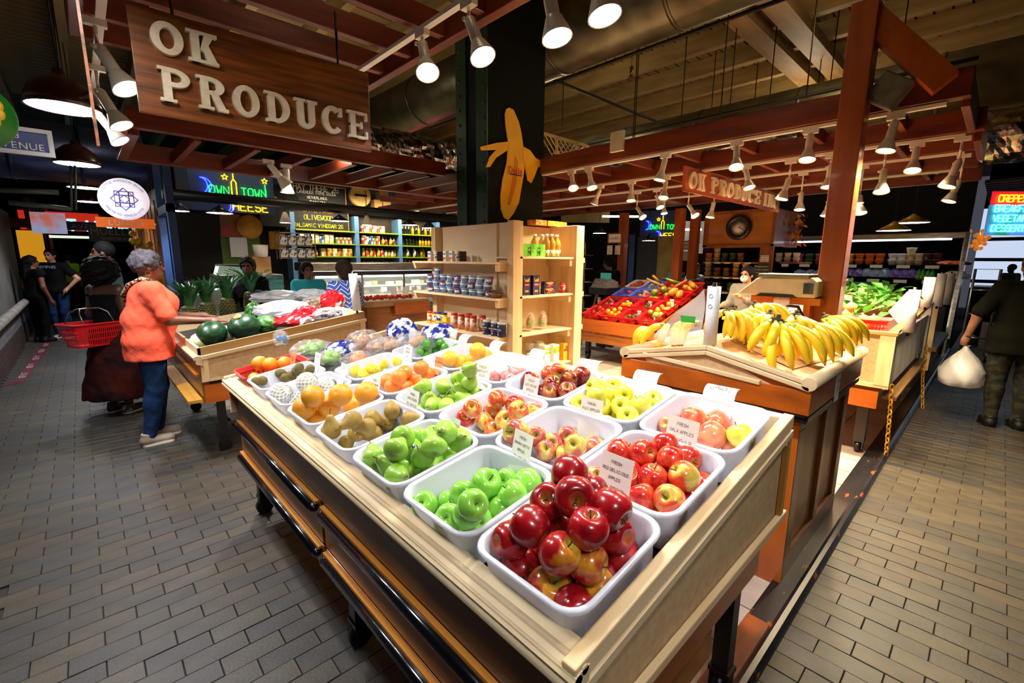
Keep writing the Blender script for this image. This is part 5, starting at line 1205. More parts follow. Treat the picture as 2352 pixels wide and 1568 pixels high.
# ================================================================ BASKET STAND (red and blue baskets)
MS=.32
def mz(x): return .665+MS*(x-6.0)
ms=thing('fruit_stand','long wooden stand stepped with red and blue fruit baskets behind the shelf unit','stand',(6.9,4.0,0))
b=MB();b.box(5.98,6.02,3.32,4.74,.50,.70);b.build('front_board',W_ORANGE(1),ms,bev=.004)
b=MB();b.box(5.97,6.03,3.32,4.74,.33,.46);b.build('lower_board',W_OAK(1),ms,bev=.004)
b=MB();b.prism([(6.0,.36),(7.8,.36),(7.8,mz(7.8)-.06),(6.0,.60)],3.36,4.70,'y');b.build('body',W_OAK(0),ms)
for y in (3.32,4.72):
    b=MB();b.prism([(6.0,.5),(7.82,.9),(7.82,mz(7.8)+.02),(6.0,.71)],y-.012,y+.012,'y');b.build('side_board',W_ORANGE(0),ms)
for x in (6.12,7.6):
    for y in (3.42,4.62):
        b=MB();b.box(x-.035,x+.035,y-.035,y+.035,.1,.36);l=b.build('leg',BLACKM,ms);b=MB();castor(b,x,y);b.build('castor',BLACKM,l)
b=MB();b.box(6.1,6.15,3.42,4.62,.17,.22);b.build('stretcher',BLACKM,ms)
MA=math.atan(MS)
FILLS=[[('r','tom',.036,9,'red tomatoes'),('r','oran',.04,8,'oranges by the front board'),('r','avoc',.034,7,'dark avocados'),('r','mgreen',.042,7,'green mangoes')],
 [('r','rpear',.032,9,'dusky red plums'),('r','grape',.034,9,'yellow citrus'),('r','avoc',.036,2,'two green avocados'),('r','mango',.036,9,'small yellow mangoes')],
 [('b','tom',.034,3,'a few red tomatoes'),('b','mand',.034,6,'small orange fruit'),('r','mgreen',.055,5,'wrapped green papayas'),('r','papaya',.06,3,'large orange papayas')],
 [('w','tom',.045,5,'red dragon fruit'),('b','netw',.04,7,'white mushrooms'),('r','papaya',.03,6,'slim yellow gourds'),('r','papaya',.05,5,'orange squash')]]
K['netw']=fkind('mushroom',[(0,-.6),(.25,-.6),(.25,-.1),(.9,-.05),(1,.2),(.8,.6),(.4,.85),(0,.9)],fruit_mat('mushroom_cap','e6e0d2','d6cdb8',rough=.6,coat=0),12)
BCOL={'r':(RED,'red'),'b':(BLUEP,'blue'),'w':(WHITEP,'white')}
BT={}
for r in range(4):
    for c in range(4):
        kc,kind,R,n,what=FILLS[r][c];X=6.22+.41*r;Y=4.53-.335*c
        loc=Vector((X,Y,mz(X)+.002));lab='%s slotted basket of %s on the basket stand'%(BCOL[kc][1],what)
        if kc in BT: tree_copy(BT[kc],loc,(0,-MA,0),lab,'fruit baskets on the stand')
        else: BT[kc]=basket_parts(.2,.165,.11,BCOL[kc][0],'fruit_basket',lab,'basket',loc,(0,-MA,0),'fruit baskets on the stand')
        pts=[];k=0
        ex=Vector((math.cos(MA),0,math.sin(MA)));ez=Vector((-math.sin(MA),0,math.cos(MA)))
        while len(pts)<n and k<400:
            k+=1;a,bb=rgf.uniform(-.14,.14),rgf.uniform(-.11,.11);h=R+.006
            while any((Vector((a,bb,h))-q).length<R*1.75 for q in pts): h+=.01
            if h<R*3.4: pts.append(Vector((a,bb,h)))
        for p in pts: place(kind,loc+ex*p.x+Vector((0,p.y,0))+ez*p.z,R,aim_rot((rgf.uniform(-1,1),rgf.uniform(-1,1),rgf.uniform(0,.8))),'%s in the %s basket of the basket stand'%({'netw':'white mushroom'}.get(kind,K[kind]['name'])+' among '+what,BCOL[kc][1]),K[kind]['name'],what)
CANE=mat('cane_yellow','d8b05a','b88a3a',rough=.5,scale=9);RHU=mat('rhubarb','c84a2a','d8a060',rough=.4,scale=5);SCAL=mat('green_stalk','8aa83a','5a8a2a',rough=.4,scale=8)
for i,(x0,y0,x1,y1,m,l) in enumerate(((1485,640,1530,660,CANE,'yellow cane lying across the top baskets'),(1500,633,1515,648,CANE,'short upright yellow cane'),(1530,640,1565,652,SCAL,'green stalk pointing right'),(1545,662,1578,643,RHU,'red stalk leaning right'),(1540,668,1562,648,SCAL,'yellow green stalk leaning right'))):
    b=MB();b.tube([onx(x0,y0,7.2),onx(x1,y1,7.35)],.022,8);simple('vegetable_stalk',b,m,l+' on the basket stand','stalk')
for i,(px_,py_,X) in enumerate(((1352,716,6.25),(1387,706,6.6),(1376,690,7.0),(1425,675,7.3),(1493,700,6.75),(1468,722,6.35),(1482,675,7.1),(1543,696,6.7),(1507,725,6.3))):
    c=onx(px_,py_,X);t=thing('price_card',['first','second','third','fourth','fifth','sixth','seventh','eighth','ninth'][i]+' small price card clipped in the baskets, counted from the near left','price card',(X,float(c[1]),float(c[2])),group='price cards on the basket stand')
    b=MB();b.box(-.002,.002,-.035,.035,-.06,.06);b.build('paper',PAPER,t,True);b=MB();write(b,'$2.99',.018,.003,(-.003,0,.02),(0,-1,0),(0,0,1));b.build('handwriting',INK,t,True)
# ================================================================ VEGETABLE STAND (right)
vs_=thing('vegetable_stand','tan vegetable stand with white painted side and red onion basket at the right aisle','stand',(6.1,1.2,0))
b=MB();b.box(4.70,4.72,.52,1.85,.66,1.08);b.build('front_panel',MDF,vs_)
b=MB();b.box(4.67,4.72,.49,1.87,1.075,1.105);b.build('top_rail',wood('v_rail1','c09a58','a07a3c',1),vs_,bev=.004)
b=MB();b.box(4.675,4.70,.50,.60,.66,1.075);b.build('corner_stile',W_PINE(2),vs_)
b=MB();b.box(4.68,4.71,.50,1.85,.635,.665);b.build('lower_rail',W_PINE(1),vs_)
b=MB();b.box(4.72,7.4,.52,.545,.62,1.05);b.box(7.25,7.4,.50,.55,.45,1.2);b.build('side_panel',mat('white_paint','d8d6d0','b8b4ac',rough=.5,scale=4),vs_)
b=MB();b.hexa([(4.7,.50,1.08),(7.4,.50,1.16),(7.4,.56,1.16),(4.7,.56,1.08),(4.7,.50,1.105),(7.4,.50,1.19),(7.4,.56,1.19),(4.7,.56,1.105)]);b.build('side_rail',wood('v_side0','a8843c','8a6a2c',0),vs_)
b=MB();b.box(4.74,7.3,.56,1.84,.52,.98);b.build('body',W_OAK(0),vs_)
b=MB();b.box(4.70,4.76,.56,1.84,.45,.60);b.build('drawer_board',W_ORANGE(1),vs_);b=MB();b.box(4.9,7.2,.46,.56,.50,.53);b.build('side_ledge',wood('v_ledge0','8a6a3a','6a4c24',0),vs_)
for x in (4.85,7.1):
    for y in (.66,1.75):
        b=MB();b.box(x-.04,x+.04,y-.04,y+.04,.1,.52);l=b.build('leg',BLACKM,vs_);b=MB();castor(b,x,y);b.build('castor',BLACKM,l)
basket_parts(.17,.30,.10,RED,'market_basket','red slotted basket full of onions at the front of the vegetable stand','basket',(4.9,.86,1.08),(0,0,0))
on=[];k=0
while len(on)<20 and k<900:
    k+=1;p=Vector((rgf.uniform(4.80,5.1),rgf.uniform(.62,1.12),1.135))
    while any((p-q).length<.075 for q in on): p.z+=.012
    if p.z<1.28: on.append(p)
for p in on: place('onion',p,.046,aim_rot((rgf.uniform(-.6,.6),rgf.uniform(-.6,.6),1)),'golden brown onion heaped above the red basket','onion','onions on the vegetable stand')
GREEN=mat('leaf_green','2f7a1c','4f9a2c',rough=.45,scale=8,coat=.1);STALK=mat('pale_stalk','a8c878','7fae4a',rough=.5,scale=8)
for i in range(8):
    x,y=5.45+.35*(i//2)+rgf.uniform(-.1,.1),.85+.42*(i%2)+rgf.uniform(-.1,.1)
    t=thing('leafy_greens','bundle of leafy greens heaped behind the onions','vegetable',(x,y,1.14+.04*(i//2)),(0,0,rgf.uniform(0,6)),'leafy greens behind the onions')
    b=MB()
    for k in range(7): b.tube([(rgf.uniform(-.03,.03),rgf.uniform(-.03,.03),0),(rgf.uniform(-.2,.2),rgf.uniform(-.2,.2),.10)],.006,5)
    b.build('stalks',STALK,t,True)
    b=MB()
    for k in range(40):
        c=Vector((rgf.gauss(0,.11),rgf.gauss(0,.11),abs(rgf.gauss(.09,.05))));u=Vector((rgf.uniform(-1,1),rgf.uniform(-1,1),rgf.uniform(-.3,.8))).normalized()*.06;v=u.cross(Vector((rgf.uniform(-1,1),rgf.uniform(-1,1),1))).normalized()*.035
        b.add([c-u,c-u*.3+v+Vector((0,0,.01)),c+u,c-u*.3-v+Vector((0,0,.01)),c],[(0,4,1),(1,4,2),(2,4,3),(3,4,0)])
    b.build('leaves',GREEN,t,True,kind='stuff')
bag('clear bag of pale ginger roots left of the onions',(5.15,1.25,1.2),(.16,.2,.09),80,CLEAR,POT,None,9,.04);bag('clear bag with pale vegetables behind the post',(5.5,1.55,1.2),(.2,.2,.09),81,WHITEFILM);bag('red bagged apples behind the banana heap',(4.95,1.55,1.14),(.15,.22,.07),82,REDFILM)
for (px_,py_,h,lab,X) in ((2085,763,.34,'nearest plastic bag roll with loose film by the onions',4.78),(2125,705,.30,'yellowish plastic bag roll behind the nearest one',6.2),(2152,703,.38,'tall plastic bag roll at the far corner of the vegetable stand',7.3),(2172,700,.4,'last plastic bag roll partly hidden by the tall one',8.0)):
    c=onx(px_,py_,X);plastic_roll((X,float(c[1]),float(c[2])),h,.038 if X<5 else .045,lab,(0,.05,0))
b=MB();q=[Vector(onx(x,y,4.76)) for x,y in ((2085,668),(2040,715),(2062,742),(2082,735))];b.add(q,[(0,1,2,3),(3,2,1,0)]);simple('loose_film',b,MATS['bag_film'],'loose corner of film hanging off the nearest roll','film')
v2=thing('vegetable_stand','second tan produce stand behind the white sided one','stand',(8.7,1.2,0));b=MB();b.box(7.75,9.6,.50,1.9,.25,1.15);b.build('body',W_OAK(0),v2);b=MB();b.box(7.72,7.78,.47,.62,.3,1.22);b.build('corner_post',W_PINE(2),v2);b=MB();b.box(7.7,9.6,.42,.5,.55,.6);b.build('ledge',MATS['v_ledge0'],v2)
# yellow chains
CHM=mat('yellow_chain','d8a418','b07a10',rough=.4,scale=30)
def chain(pts,label,ln=.055):
    t=thing('yellow_chain',label,'chain',pts[-1]);P=[Vector(p) for p in pts];d=[];
    L=0
    for a,bq in zip(P,P[1:]):
        n=max(1,int((bq-a).length/(ln*.72)))
        for i in range(n): d.append((a.lerp(bq,(i+.5)/n),(bq-a).normalized()))
    b=MB()
    for k,(c,u) in enumerate(d):
        v=u.orthogonal().normalized();v=v if k%2 else u.cross(v)
        b.tube([c+u*math.cos(a)*ln*.5+v*math.sin(a)*ln*.28 for a in [i*math.pi/4 for i in range(8)]],ln*.11,5,closed=True)
    b.build('links',CHM,t,kind='stuff')
chain([(4.78,.49,.66),(4.80,.475,.40),(4.84,.46,.02)],'near yellow plastic chain hanging to the floor beside the vegetable stand')
chain([(6.95,.47,.72),(6.9,.45,.35),(6.8,.40,.02)],'far yellow plastic chain by the white side panel')
# ================================================================ OPEN FRIDGE
fg=thing('display_fridge','long black open refrigerated case with shelves of packaged produce','fridge',(12.1,2.2,0))
BLK=mat('fridge_black','050506',rough=.95,spec=.05)
b=MB();b.box(12.3,13.0,.55,4.6,0,2.2);b.build('back',BLK,fg);b=MB();b.prism([(11.2,0),(12.95,0),(12.95,2.2),(11.75,2.2),(11.7,1.6),(11.3,.5)],.50,.54,'y');b.build('end_panel',STEEL,fg)
b=MB();b.bar((11.72,.49,2.2),(11.25,.49,.3),.05,.05);b.build('bumper',STEEL,fg);b=MB();b.box(11.2,12.3,.54,4.6,0,.45);b.build('base',BLK,fg)
b=MB();b.box(11.68,12.4,.52,4.6,2.1,2.2);b.build('canopy',STEEL,fg);b=MB();b.box(11.75,11.85,.7,4.4,2.07,2.1);b.build('tube_light',mat('fridge_tube','dfe6ff',emit=5),fg)
for z in (1.60,1.32,1.05,.75):
    b=MB();b.box(11.72-.1*(z<1.4)-.1*(z<1.2),12.3,.56,4.6,z-.025,z);s_=b.build('shelf_board',BLK,fg)
    for k in range(9):
        b=MB();b.box(11.71-.1*(z<1.4)-.1*(z<1.2),11.72-.1*(z<1.4)-.1*(z<1.2),.8+k*.42,1.0+k*.42,z-.06,z);b.build('price_strip',PAPER,s_)
b=MB();b.lathe([(.045,0),(.062,.075),(.064,.08),(0,.084)],14)
TUBS={}
for nm,c in (('orange','d8641c'),('yellow','d8a828'),('white','dcdad2'),('beige','c8b48a'),('dark','4a2422'),('pink','a84a5a'),('green','3a5a2a'),('brown','8a5a34'),('amber','c88a3a')): TUBS[nm]=b.mesh('food_tub',mat('tub_'+nm,c,'e8e4da',rough=.35,scale=14,ramp=(.62,.68),coat=.2))
def tubs(px0,px1,X,z,cols,hi,where,scale=1.):
    for i,c in enumerate(cols):
        x=px0+(px1-px0)*i/max(1,len(cols)-1);Y=float(onx(x,600,X)[1])
        for k in range(hi if isinstance(hi,int) else hi[i]):
            o=bpy.data.objects.new('food_tub',TUBS[c]);COL.objects.link(o);o.location=(X,Y,z+k*.085*scale);o.scale=(scale,)*3;o.rotation_euler=(0,0,rgf.uniform(0,6));tag(o,'%s lidded food tub %s'%(c,where),'tub','%s tubs %s'%(c,where))
tubs(1835,2020,11.95,1.60,['pink','green','pink','dark','yellow','yellow','orange','orange','orange'],2,'on the top fridge shelf',1.35)
tubs(2050,2150,11.95,1.60,['white','white','beige','beige','dark','dark'],[2,2,3,2,2,2],'at the right of the top fridge shelf',1.35)
PUR=mat('purple_film','5a4ab8','b0a4f0',rough=.25,scale=8,coat=.4);BLG=mat('blue_green_film','7a9ae0','c0e0c0',rough=.25,scale=8,coat=.4);CARR=mat('carrot_pack','c85a1c','e0823a',rough=.35,scale=14)
for i,p in enumerate((1955,1975,1995,2015,2035,2060,2080,2095)):
    Y=float(onx(p,620,11.9)[1]);bag('small %s bag of produce on the middle fridge shelf, place %d of the row'%(('purple','green-blue')[2<=i<5],i+1) if False else 'small %s bag on the middle fridge shelf'%('green-blue' if 2<=i<5 else 'purple'),(11.85,Y,1.42),(.09,.11,.11),90+i,BLG if 2<=i<5 else PUR,None,None,group='small %s fridge bags'%('green-blue' if 2<=i<5 else 'purple'))
for i,p in enumerate((1838,1862,1885)): bag('small blue pack on the middle fridge shelf left of the post',(11.85,float(onx(p,625,11.85)[1]),1.40),(.09,.12,.08),120+i,BLG,group='blue packs left of the post')
for i,p in enumerate((2180,2205)): bag('orange carrot pack at the right end of the top fridge shelf',(11.9,float(onx(p,600,11.9)[1]),1.64),(.12,.16,.05),130+i,CARR,group='carrot packs')
for i,p in enumerate((2188,2207)): bag('pale blue pack at the right end of the middle shelf',(11.8,float(onx(p,625,11.8)[1]),1.41),(.1,.13,.09),133+i,WHITEFILM,group='pale packs')
b=MB();b.lathe([(.045,0),(.045,.13),(.03,.17),(.018,.19),(.018,.21),(0,.21)],14);b2=MB();b2.lathe([(.0455,.03),(.0455,.1)],14)
gb=goods('juice_bottle','green juice bottle on the middle fridge shelf','bottle','green juice bottles',[('bottle_body',b,mat('juice_green','2a8a3a',rough=.2,coat=.4)),('label_print',b2,mat('juice_label','b8d040','2a6a2a',rough=.4,scale=20))]);put(gb,[(11.8,float(onx(p,620,11.8)[1]),1.32) for p in (2112,2121,2133,2143)],0)
for i in range(5):
    Y=float(onx(1948+i*20,660,11.7)[1]);t=thing('salad_box','clear box of dark greens leaning on the lower fridge shelf','box',(11.65,Y,1.05),(0,.3,0),'salad boxes');b=MB();b.box(-.04,.04,-.1,.1,0,.2);b.build('clear_box',mat('salad_box_m','7fb0b8',rough=.2,alpha=.6),t,True);b=MB();b.box(-.03,.03,-.085,.085,.015,.18);b.build('greens',mat('salad_dark','1c3a1c','2f5a2a',rough=.6,scale=30),t,True)
# ================================================================ CLOCK CABINET AND TUB SHELVES
ck=thing('display_cabinet','orange wood box cabinet with a clock on its front above the packaged tubs','cabinet',(8.8,3.15,0))
WC=wood('clock_wood1','b87a34','9a5c20',1,rough=.35,k=4,coat=.3);WCF=wood('clock_frame2','9a5a1e','7a4010',2,rough=.35,coat=.3)
b=MB();b.box(8.22,9.5,2.59,3.72,1.90,2.50);b.build('box_body',WC,ck)
for a in ((8.19,8.22,2.57,3.73,1.88,1.93),(8.19,8.22,2.57,3.73,2.45,2.5),(8.19,8.22,3.66,3.73,1.9,2.5),(8.19,8.22,2.57,2.62,1.9,2.5)): b=MB();b.box(*a);b.build('frame_strip',WCF,ck)
b=MB();b.box(8.24,8.3,2.58,2.78,.4,1.9);b.build('pillar',WCF,ck);b=MB();b.box(8.75,8.8,2.6,3.72,.2,1.9);b.build('shelf_back',BLK,ck)
for z in (1.64,1.38,1.12):
    b=MB();b.box(8.24,8.75,2.78,3.72,z-.025,z);s_=b.build('shelf_board',WC,ck)
    for k in range(5): b=MB();b.box(8.232,8.24,2.9+k*.17,3.0+k*.17,z-.03,z-.005);b.build('price_strip',PAPER,s_)
b=MB();b.box(8.6,9.5,2.59,2.6+.0,1.55,1.6) if False else None
b=MB();b.box(8.3,8.76,2.6,3.7,0,.86);b.build('low_case',BLK,ck)
tubs(1628,1700,8.42,1.64,['orange','beige','green','green','brown'],[2,4,2,2,2],'on the top shelf under the clock',.95);tubs(1628,1735,8.42,1.38,['beige','brown','brown','amber','amber','beige'],[4,2,2,3,3,2],'on the second shelf under the clock',.95);tubs(1630,1735,8.42,1.12,['dark','dark','green','dark','dark'],2,'on the third shelf under the clock',.95)
b=MB();b.box(8.6,9.4,2.3,2.58,1.62,1.65);b.box(8.6,9.4,2.3,2.58,1.3,1.33);simple('side_shelf',b,W_OAK(0),'small side shelves right of the clock cabinet pillar','shelf')
tubs(1788,1828,8.75,1.65,['white','white','white'],2,'on the side shelf under the wreath',.9);tubs(1788,1828,8.75,1.33,['white','beige','white'],1,'on the lower side shelf under the wreath',1.1)
cl_=thing('wall_clock','round wall clock with a dark beaded rim and roman numerals','clock',(8.18,3.13,2.215));RY=Matrix.Rotation(-math.pi/2,3,'Y')
b=MB();b.lathe([(.125,.01),(.13,.035),(.16,.05),(.20,.035),(.21,.0)],36,M=RY);
for k in range(36): a=k*math.pi/18;b.sphere((-.045,.17*math.cos(a),.17*math.sin(a)),.012,6,4)
b.build('rim',mat('clock_rim','1c1a20',rough=.35,coat=.3),cl_,True)
b=MB();b.lathe([(.13,.012),(0,.0125)],32,M=RY);b.build('dial',mat('clock_dial','e0ddd4',rough=.5),cl_,True)
b=MB()
for k in range(12):
    a=k*math.pi/6;u=Vector((0,-math.sin(a),math.cos(a)));v=Vector((0,math.cos(a),math.sin(a)))
    for j in range((1,2,3,2,1,2,3,3,2,1,2,3)[k]): b.bar(u*.092+v*(.01*j-.008)+Vector((-.014,0,0)),u*.118+v*(.01*j-.008)+Vector((-.014,0,0)),.004,.002,up=(1,0,0))
b.build('numerals',INK,cl_,True)
for nm,a,l in (('hour_hand',math.radians(65),.06),('minute_hand',math.radians(115),.095)): b=MB();b.bar((-.017,0,0),(-.017,-l*math.sin(a),l*math.cos(a)),.008,.003,up=(1,0,0));b.build(nm,INK,cl_,True)
wr_=thing('autumn_wreath','orange autumn garland with pumpkins on the side of the clock cabinet','wreath',(9.15,2.57,1.95))
b=MB()
for k in range(130):
    c=Vector((9.0+rgf.gauss(.15,.13),2.55-abs(rgf.gauss(0,.05)),2.2+rgf.uniform(-.26,.26)));u=Vector((rgf.uniform(-1,1),rgf.uniform(-.6,.2),rgf.uniform(-1,1))).normalized()*.05;v=u.cross(Vector((rgf.uniform(-.3,.3),1,rgf.uniform(-.3,.3)))).normalized()*.025
    b.cm=k%3;b.add([c-u,c+v,c+u,c-v],[(0,1,2,3)])
b.build('leaves',[mat('leaf_or','d8701c',rough=.6),mat('leaf_br','7a3a10',rough=.6),mat('leaf_gold','d8a428',rough=.6)],wr_,kind='stuff')
for z in (2.32,2.14,2.05): b=MB();b.sphere((9.1,2.5,z),.05,12,8,sc=(1,.7,.8));b.build('pumpkin',mat('pumpkin_sm','e0701c',rough=.5),wr_)
def board(name,label,cat,c,w,h,m,normal='x',lines=(),tm=None,lh=.03,frame=None,th=.012,rot=0,tw=1.0,fontf=True,cols=None):
    """flat sign board facing -X ('x') or -Y ('y') with printed lines"""
    t=thing(name,label,cat,c,(0,0,(-math.pi/2 if normal=='x' else 0)+rot))
    b=MB();b.box(-w/2,w/2,0,th,-h/2,h/2);b.build('panel',m,t,True)
    if frame:
        b=MB();f=.018
        for a in ((-w/2-f,w/2+f,-.008,th,h/2,h/2+f),(-w/2-f,w/2+f,-.008,th,-h/2-f,-h/2),(-w/2-f,-w/2,-.008,th,-h/2,h/2),(w/2,w/2+f,-.008,th,-h/2,h/2)): b.box(*a)
        b.build('frame',frame,t,True)
    n=len(lines)
    for i,l in enumerate(lines):
        if not l: continue
        hh=lh[i] if isinstance(lh,(list,tuple)) else lh;z=h/2-(i+.5)*h/n-hh/2
        if fontf: b=font(l,hh,(0,-.002,z),(1,0,0),(0,0,1),ext=.002,wide=tw)
        else: b=MB();write(b,l,hh,hh*.13,(0,-.001,z),(1,0,0),(0,0,1),jit=.1,lift=.002,sp=1.25)
        b.build('lettering',(cols[i] if cols else tm) or INK,t,True)
    return t
MAROON=mat('maroon_ink','7a1a2a',rough=.6);WHT=mat('white_ink','efeee8',rough=.6)
board('notice_sign','red and white WARNING notice on the cabinet pillar','sign',(8.22,2.69,1.70),.13,.11,PAPER,'x',('WARNING','smile you are','on camera'),None,(.018,.012,.012),cols=(MAROON,INK,INK))
board('promotion_sign','dark green sign reading Shopping here just got easier','sign',(8.15,2.70,1.50),.21,.2,mat('sign_darkgreen','16261c',rough=.5),'x',('Shopping here','just got easier!','Online ordering','and delivery'),WHT,(.024,.024,.015,.015))
# ================================================================ SIGNS OF THE STALL
def slab_sign(name,label,c0,c1,z0,z1,y,rows,m,lm):
    t=thing(name,label,'sign',((c0+c1)/2,y,z0));b=MB();b.box(c0,c1,y,y+.025,z0,z1);b.build('board',m,t,bev=.002)
    for txt,x0,zb,h,w,pitch,tk in rows:
        for i,ch in enumerate(txt):
            if ch==' ': continue
            b=MB();slab(b,ch,(x0+i*pitch,y-.001,zb),(1,0,0),(0,0,1),h,w,tk,.022)
            b.build('letter',lm,t)
    return t
LETM=mat('letter_cream','dcd2be','c6baa0',rough=.45,scale=20,coat=.2)
slab_sign('hanging_sign','large wooden sign reading OK PRODUCE with raised cream letters','',0,0,0,0,(),None,None) if False else None
s1=slab_sign('hanging_sign','large hanging wooden sign with raised cream letters OK PRODUCE in two lines',.25,1.262,2.246,2.652,2.5,(('OK',.312,2.484,.124,.112,.124,.031),('PRODUCE',.322,2.300,.134,.110,.1335,.030)),wood('sign_wood0','92521e','42200a',0,rough=.4,k=18,scale=2.4,coat=.2),LETM)
s2_=slab_sign('hanging_sign','smaller orange wooden sign reading OK PRODUCE INC',4.30,7.02,2.315,2.547,2.18,(('OK',4.37,2.35,.158,.147,.18,.042),('PRODUCE',4.85,2.35,.158,.162,.205,.042),('INC',6.36,2.35,.158,.17,.195,.042)),wood('sign_orange0','c85c20','9a4014',0,rough=.4,coat=.3),mat('letter_ivory','fff2d0',rough=.5))
for x in (.4,1.1): b=MB();b.tube([(x,2.51,2.65),(x,2.51,2.9)],.006,6);b.build('hanging_chain',DKMETAL,s1)
b=MB();b.box(.094,.103,2.33,2.36,2.06,2.75);simple('hanging_sign',b,MATS['sign_wood0'],'thin wooden sign panel seen edge-on left of the large sign','sign')
# banana cut-out on the column
bs=thing('banana_sign','flat yellow peeled banana cut-out with a red logo on the green column','sign',(3.5,3.6,2.0))
def cut(pts,y,m,nm,th=.012):
    P=[ony(x,z,y) for x,z in pts];b=MB();n=len(P)
    b.add([(p[0],y,p[2]) for p in P]+[(p[0],y+th,p[2]) for p in P],[list(range(n)),list(range(n,2*n))[::-1]]+[((i+1)%n,i,n+i,n+(i+1)%n) for i in range(n)]);return b.build(nm,m,bs)
YB=mat('banana_card','f8c820','f0b41a',rough=.55,scale=5);YD=mat('banana_card_dark','c8860c',rough=.55)
cut([(1160,262),(1163,250),(1170,247),(1180,252),(1192,280),(1198,305),(1202,335),(1206,380),(1200,420),(1192,465),(1180,490),(1168,505),(1158,500),(1151,480),(1150,450),(1155,410),(1164,375),(1168,330),(1162,290)],3.600,YB,'peeled_fruit')
cut([(1168,325),(1140,328),(1104,337),(1106,345),(1140,344),(1125,360),(1117,384),(1126,383),(1140,362),(1166,345)],3.594,YB,'peel_flap')
cut([(1203,337),(1218,345),(1230,362),(1250,373),(1248,382),(1236,384),(1228,405),(1221,420),(1213,414),(1207,385),(1201,360)],3.594,YB,'peel_flap')
cut([(1184,358),(1190,372),(1186,420),(1172,470),(1166,470),(1176,420)],3.597,YD,'shade_stripe')
c=ony(1184,398,3.590);font('Dole',.068,(c[0],3.588,c[2]-.005),(1,0,0),(0,0,1),ext=.002).build('logo_text',mat('logo_red','c8201c',rough=.5),bs);b=MB();b.box(c[0]-.085,c[0]+.085,3.586,3.592,c[2]-.022,c[2]-.012);b.build('logo_underline',mat('logo_navy','1a2050'),bs)
# ================================================================ CASHIERS
board('cashier_sign','framed white CASHIER 2 sign beside the tall far post, left of the moon neon','sign',tuple(dep(1412,547,8.5)),.27,.15,PAPER,'x',('CASHIER 2',),MAROON,.045,W_OAK(1),tw=.75);board('cashier_sign','small framed CASHIER 1 sign left of the clock cabinet','sign',tuple(dep(1572,563,8.6)),.22,.13,PAPER,'x',('CASHIER 1',),MAROON,.04,W_OAK(1),tw=.7)
for i,(p,q,l) in enumerate(((1400,574,'left paper notice beside the far post'),(1418,574,'right paper notice beside the far post'),(1563,588,'left paper notice near the clock cabinet'),(1577,588,'right paper notice near the clock cabinet'))):
    board('paper_notice',l,'notice',tuple(dep(p,q,8.5)),.11,.17,PAPER,'x',('NOTICE','to our','valued','guests'),MAROON,.018)
cr_=thing('cash_register','black cash register with a small lit green screen','register',tuple(dep(1388,675,8.3)));o=Vector(cr_.location)
b=MB();b.box(-.2,.2,-.2,.2,0,.12);b.build('drawer',BLACKM,cr_,True);b=MB();b.prism([(-.18,.12),(.18,.12),(.16,.22),(-.05,.28)],-.18,.18,'y');b.build('keyboard',mat('reg_keys','3a3a40','9a9a9a',rough=.5,scale=60),cr_,True);b=MB();b.box(.0,.05,-.1,.1,.26,.38);b.build('display',mat('reg_screen','2a6a60',emit=1.0),cr_,True)
rc=thing('round_counter','round grey slatted counter beside CASHIER 1','counter',(8.0,4.15,0))
for i in range(7): b=MB();b.cyl((8.2,4.1,.3+i*.14),(8.2,4.1,.425+i*.14),.34,n=24);b.build('band',mat('counter_grey','4a5468',rough=.5),rc)
b=MB();b.cyl((8.2,4.1,0),(8.2,4.1,1.30),.33,n=24);b.build('core',BLACKM,rc);b=MB();b.cyl((8.2,4.1,1.3),(8.2,4.1,1.33),.35,n=24);b.build('top',mat('counter_top','6a7488',rough=.4),rc)
b=MB();b.box(8.05,8.25,4.05,4.3,1.33,1.43);simple('tissue_box',b,mat('tissue_blue','3a8ab0','8ac0d8',rough=.5,scale=14),'blue box on the round grey counter','box',bev=.006)
rk=thing('wire_rack','chrome wire rack of small groceries left of the cashier','rack',(7.1,5.75,0))
for y in (5.45,6.05): b=MB();b.cyl((7.0,y,0),(7.0,y,2.0),.012,n=8);b.build('upright',STEEL,rk)
for i in range(5):
    b=MB();b.box(6.9,7.25,5.43,6.07,.7+i*.26,.715+i*.26);b.build('shelf_wire',STEEL,rk)
    for k in range(6):
        b=MB();b.box(6.93,7.05,5.46+k*.1,5.535+k*.1,.715+i*.26,.715+i*.26+rgf.uniform(.1,.19));o=b.build('grocery_pack',mat('pack%d'%((i*6+k)%5),('c8b8a0','8a2a2a','3a4a7a','d8d0c8','5a6a3a')[(i*6+k)%5],'e8e4dc',rough=.5,scale=20,ramp=(.6,.65)));tag(o,'small grocery pack on the chrome wire rack','pack','packs on the wire rack')

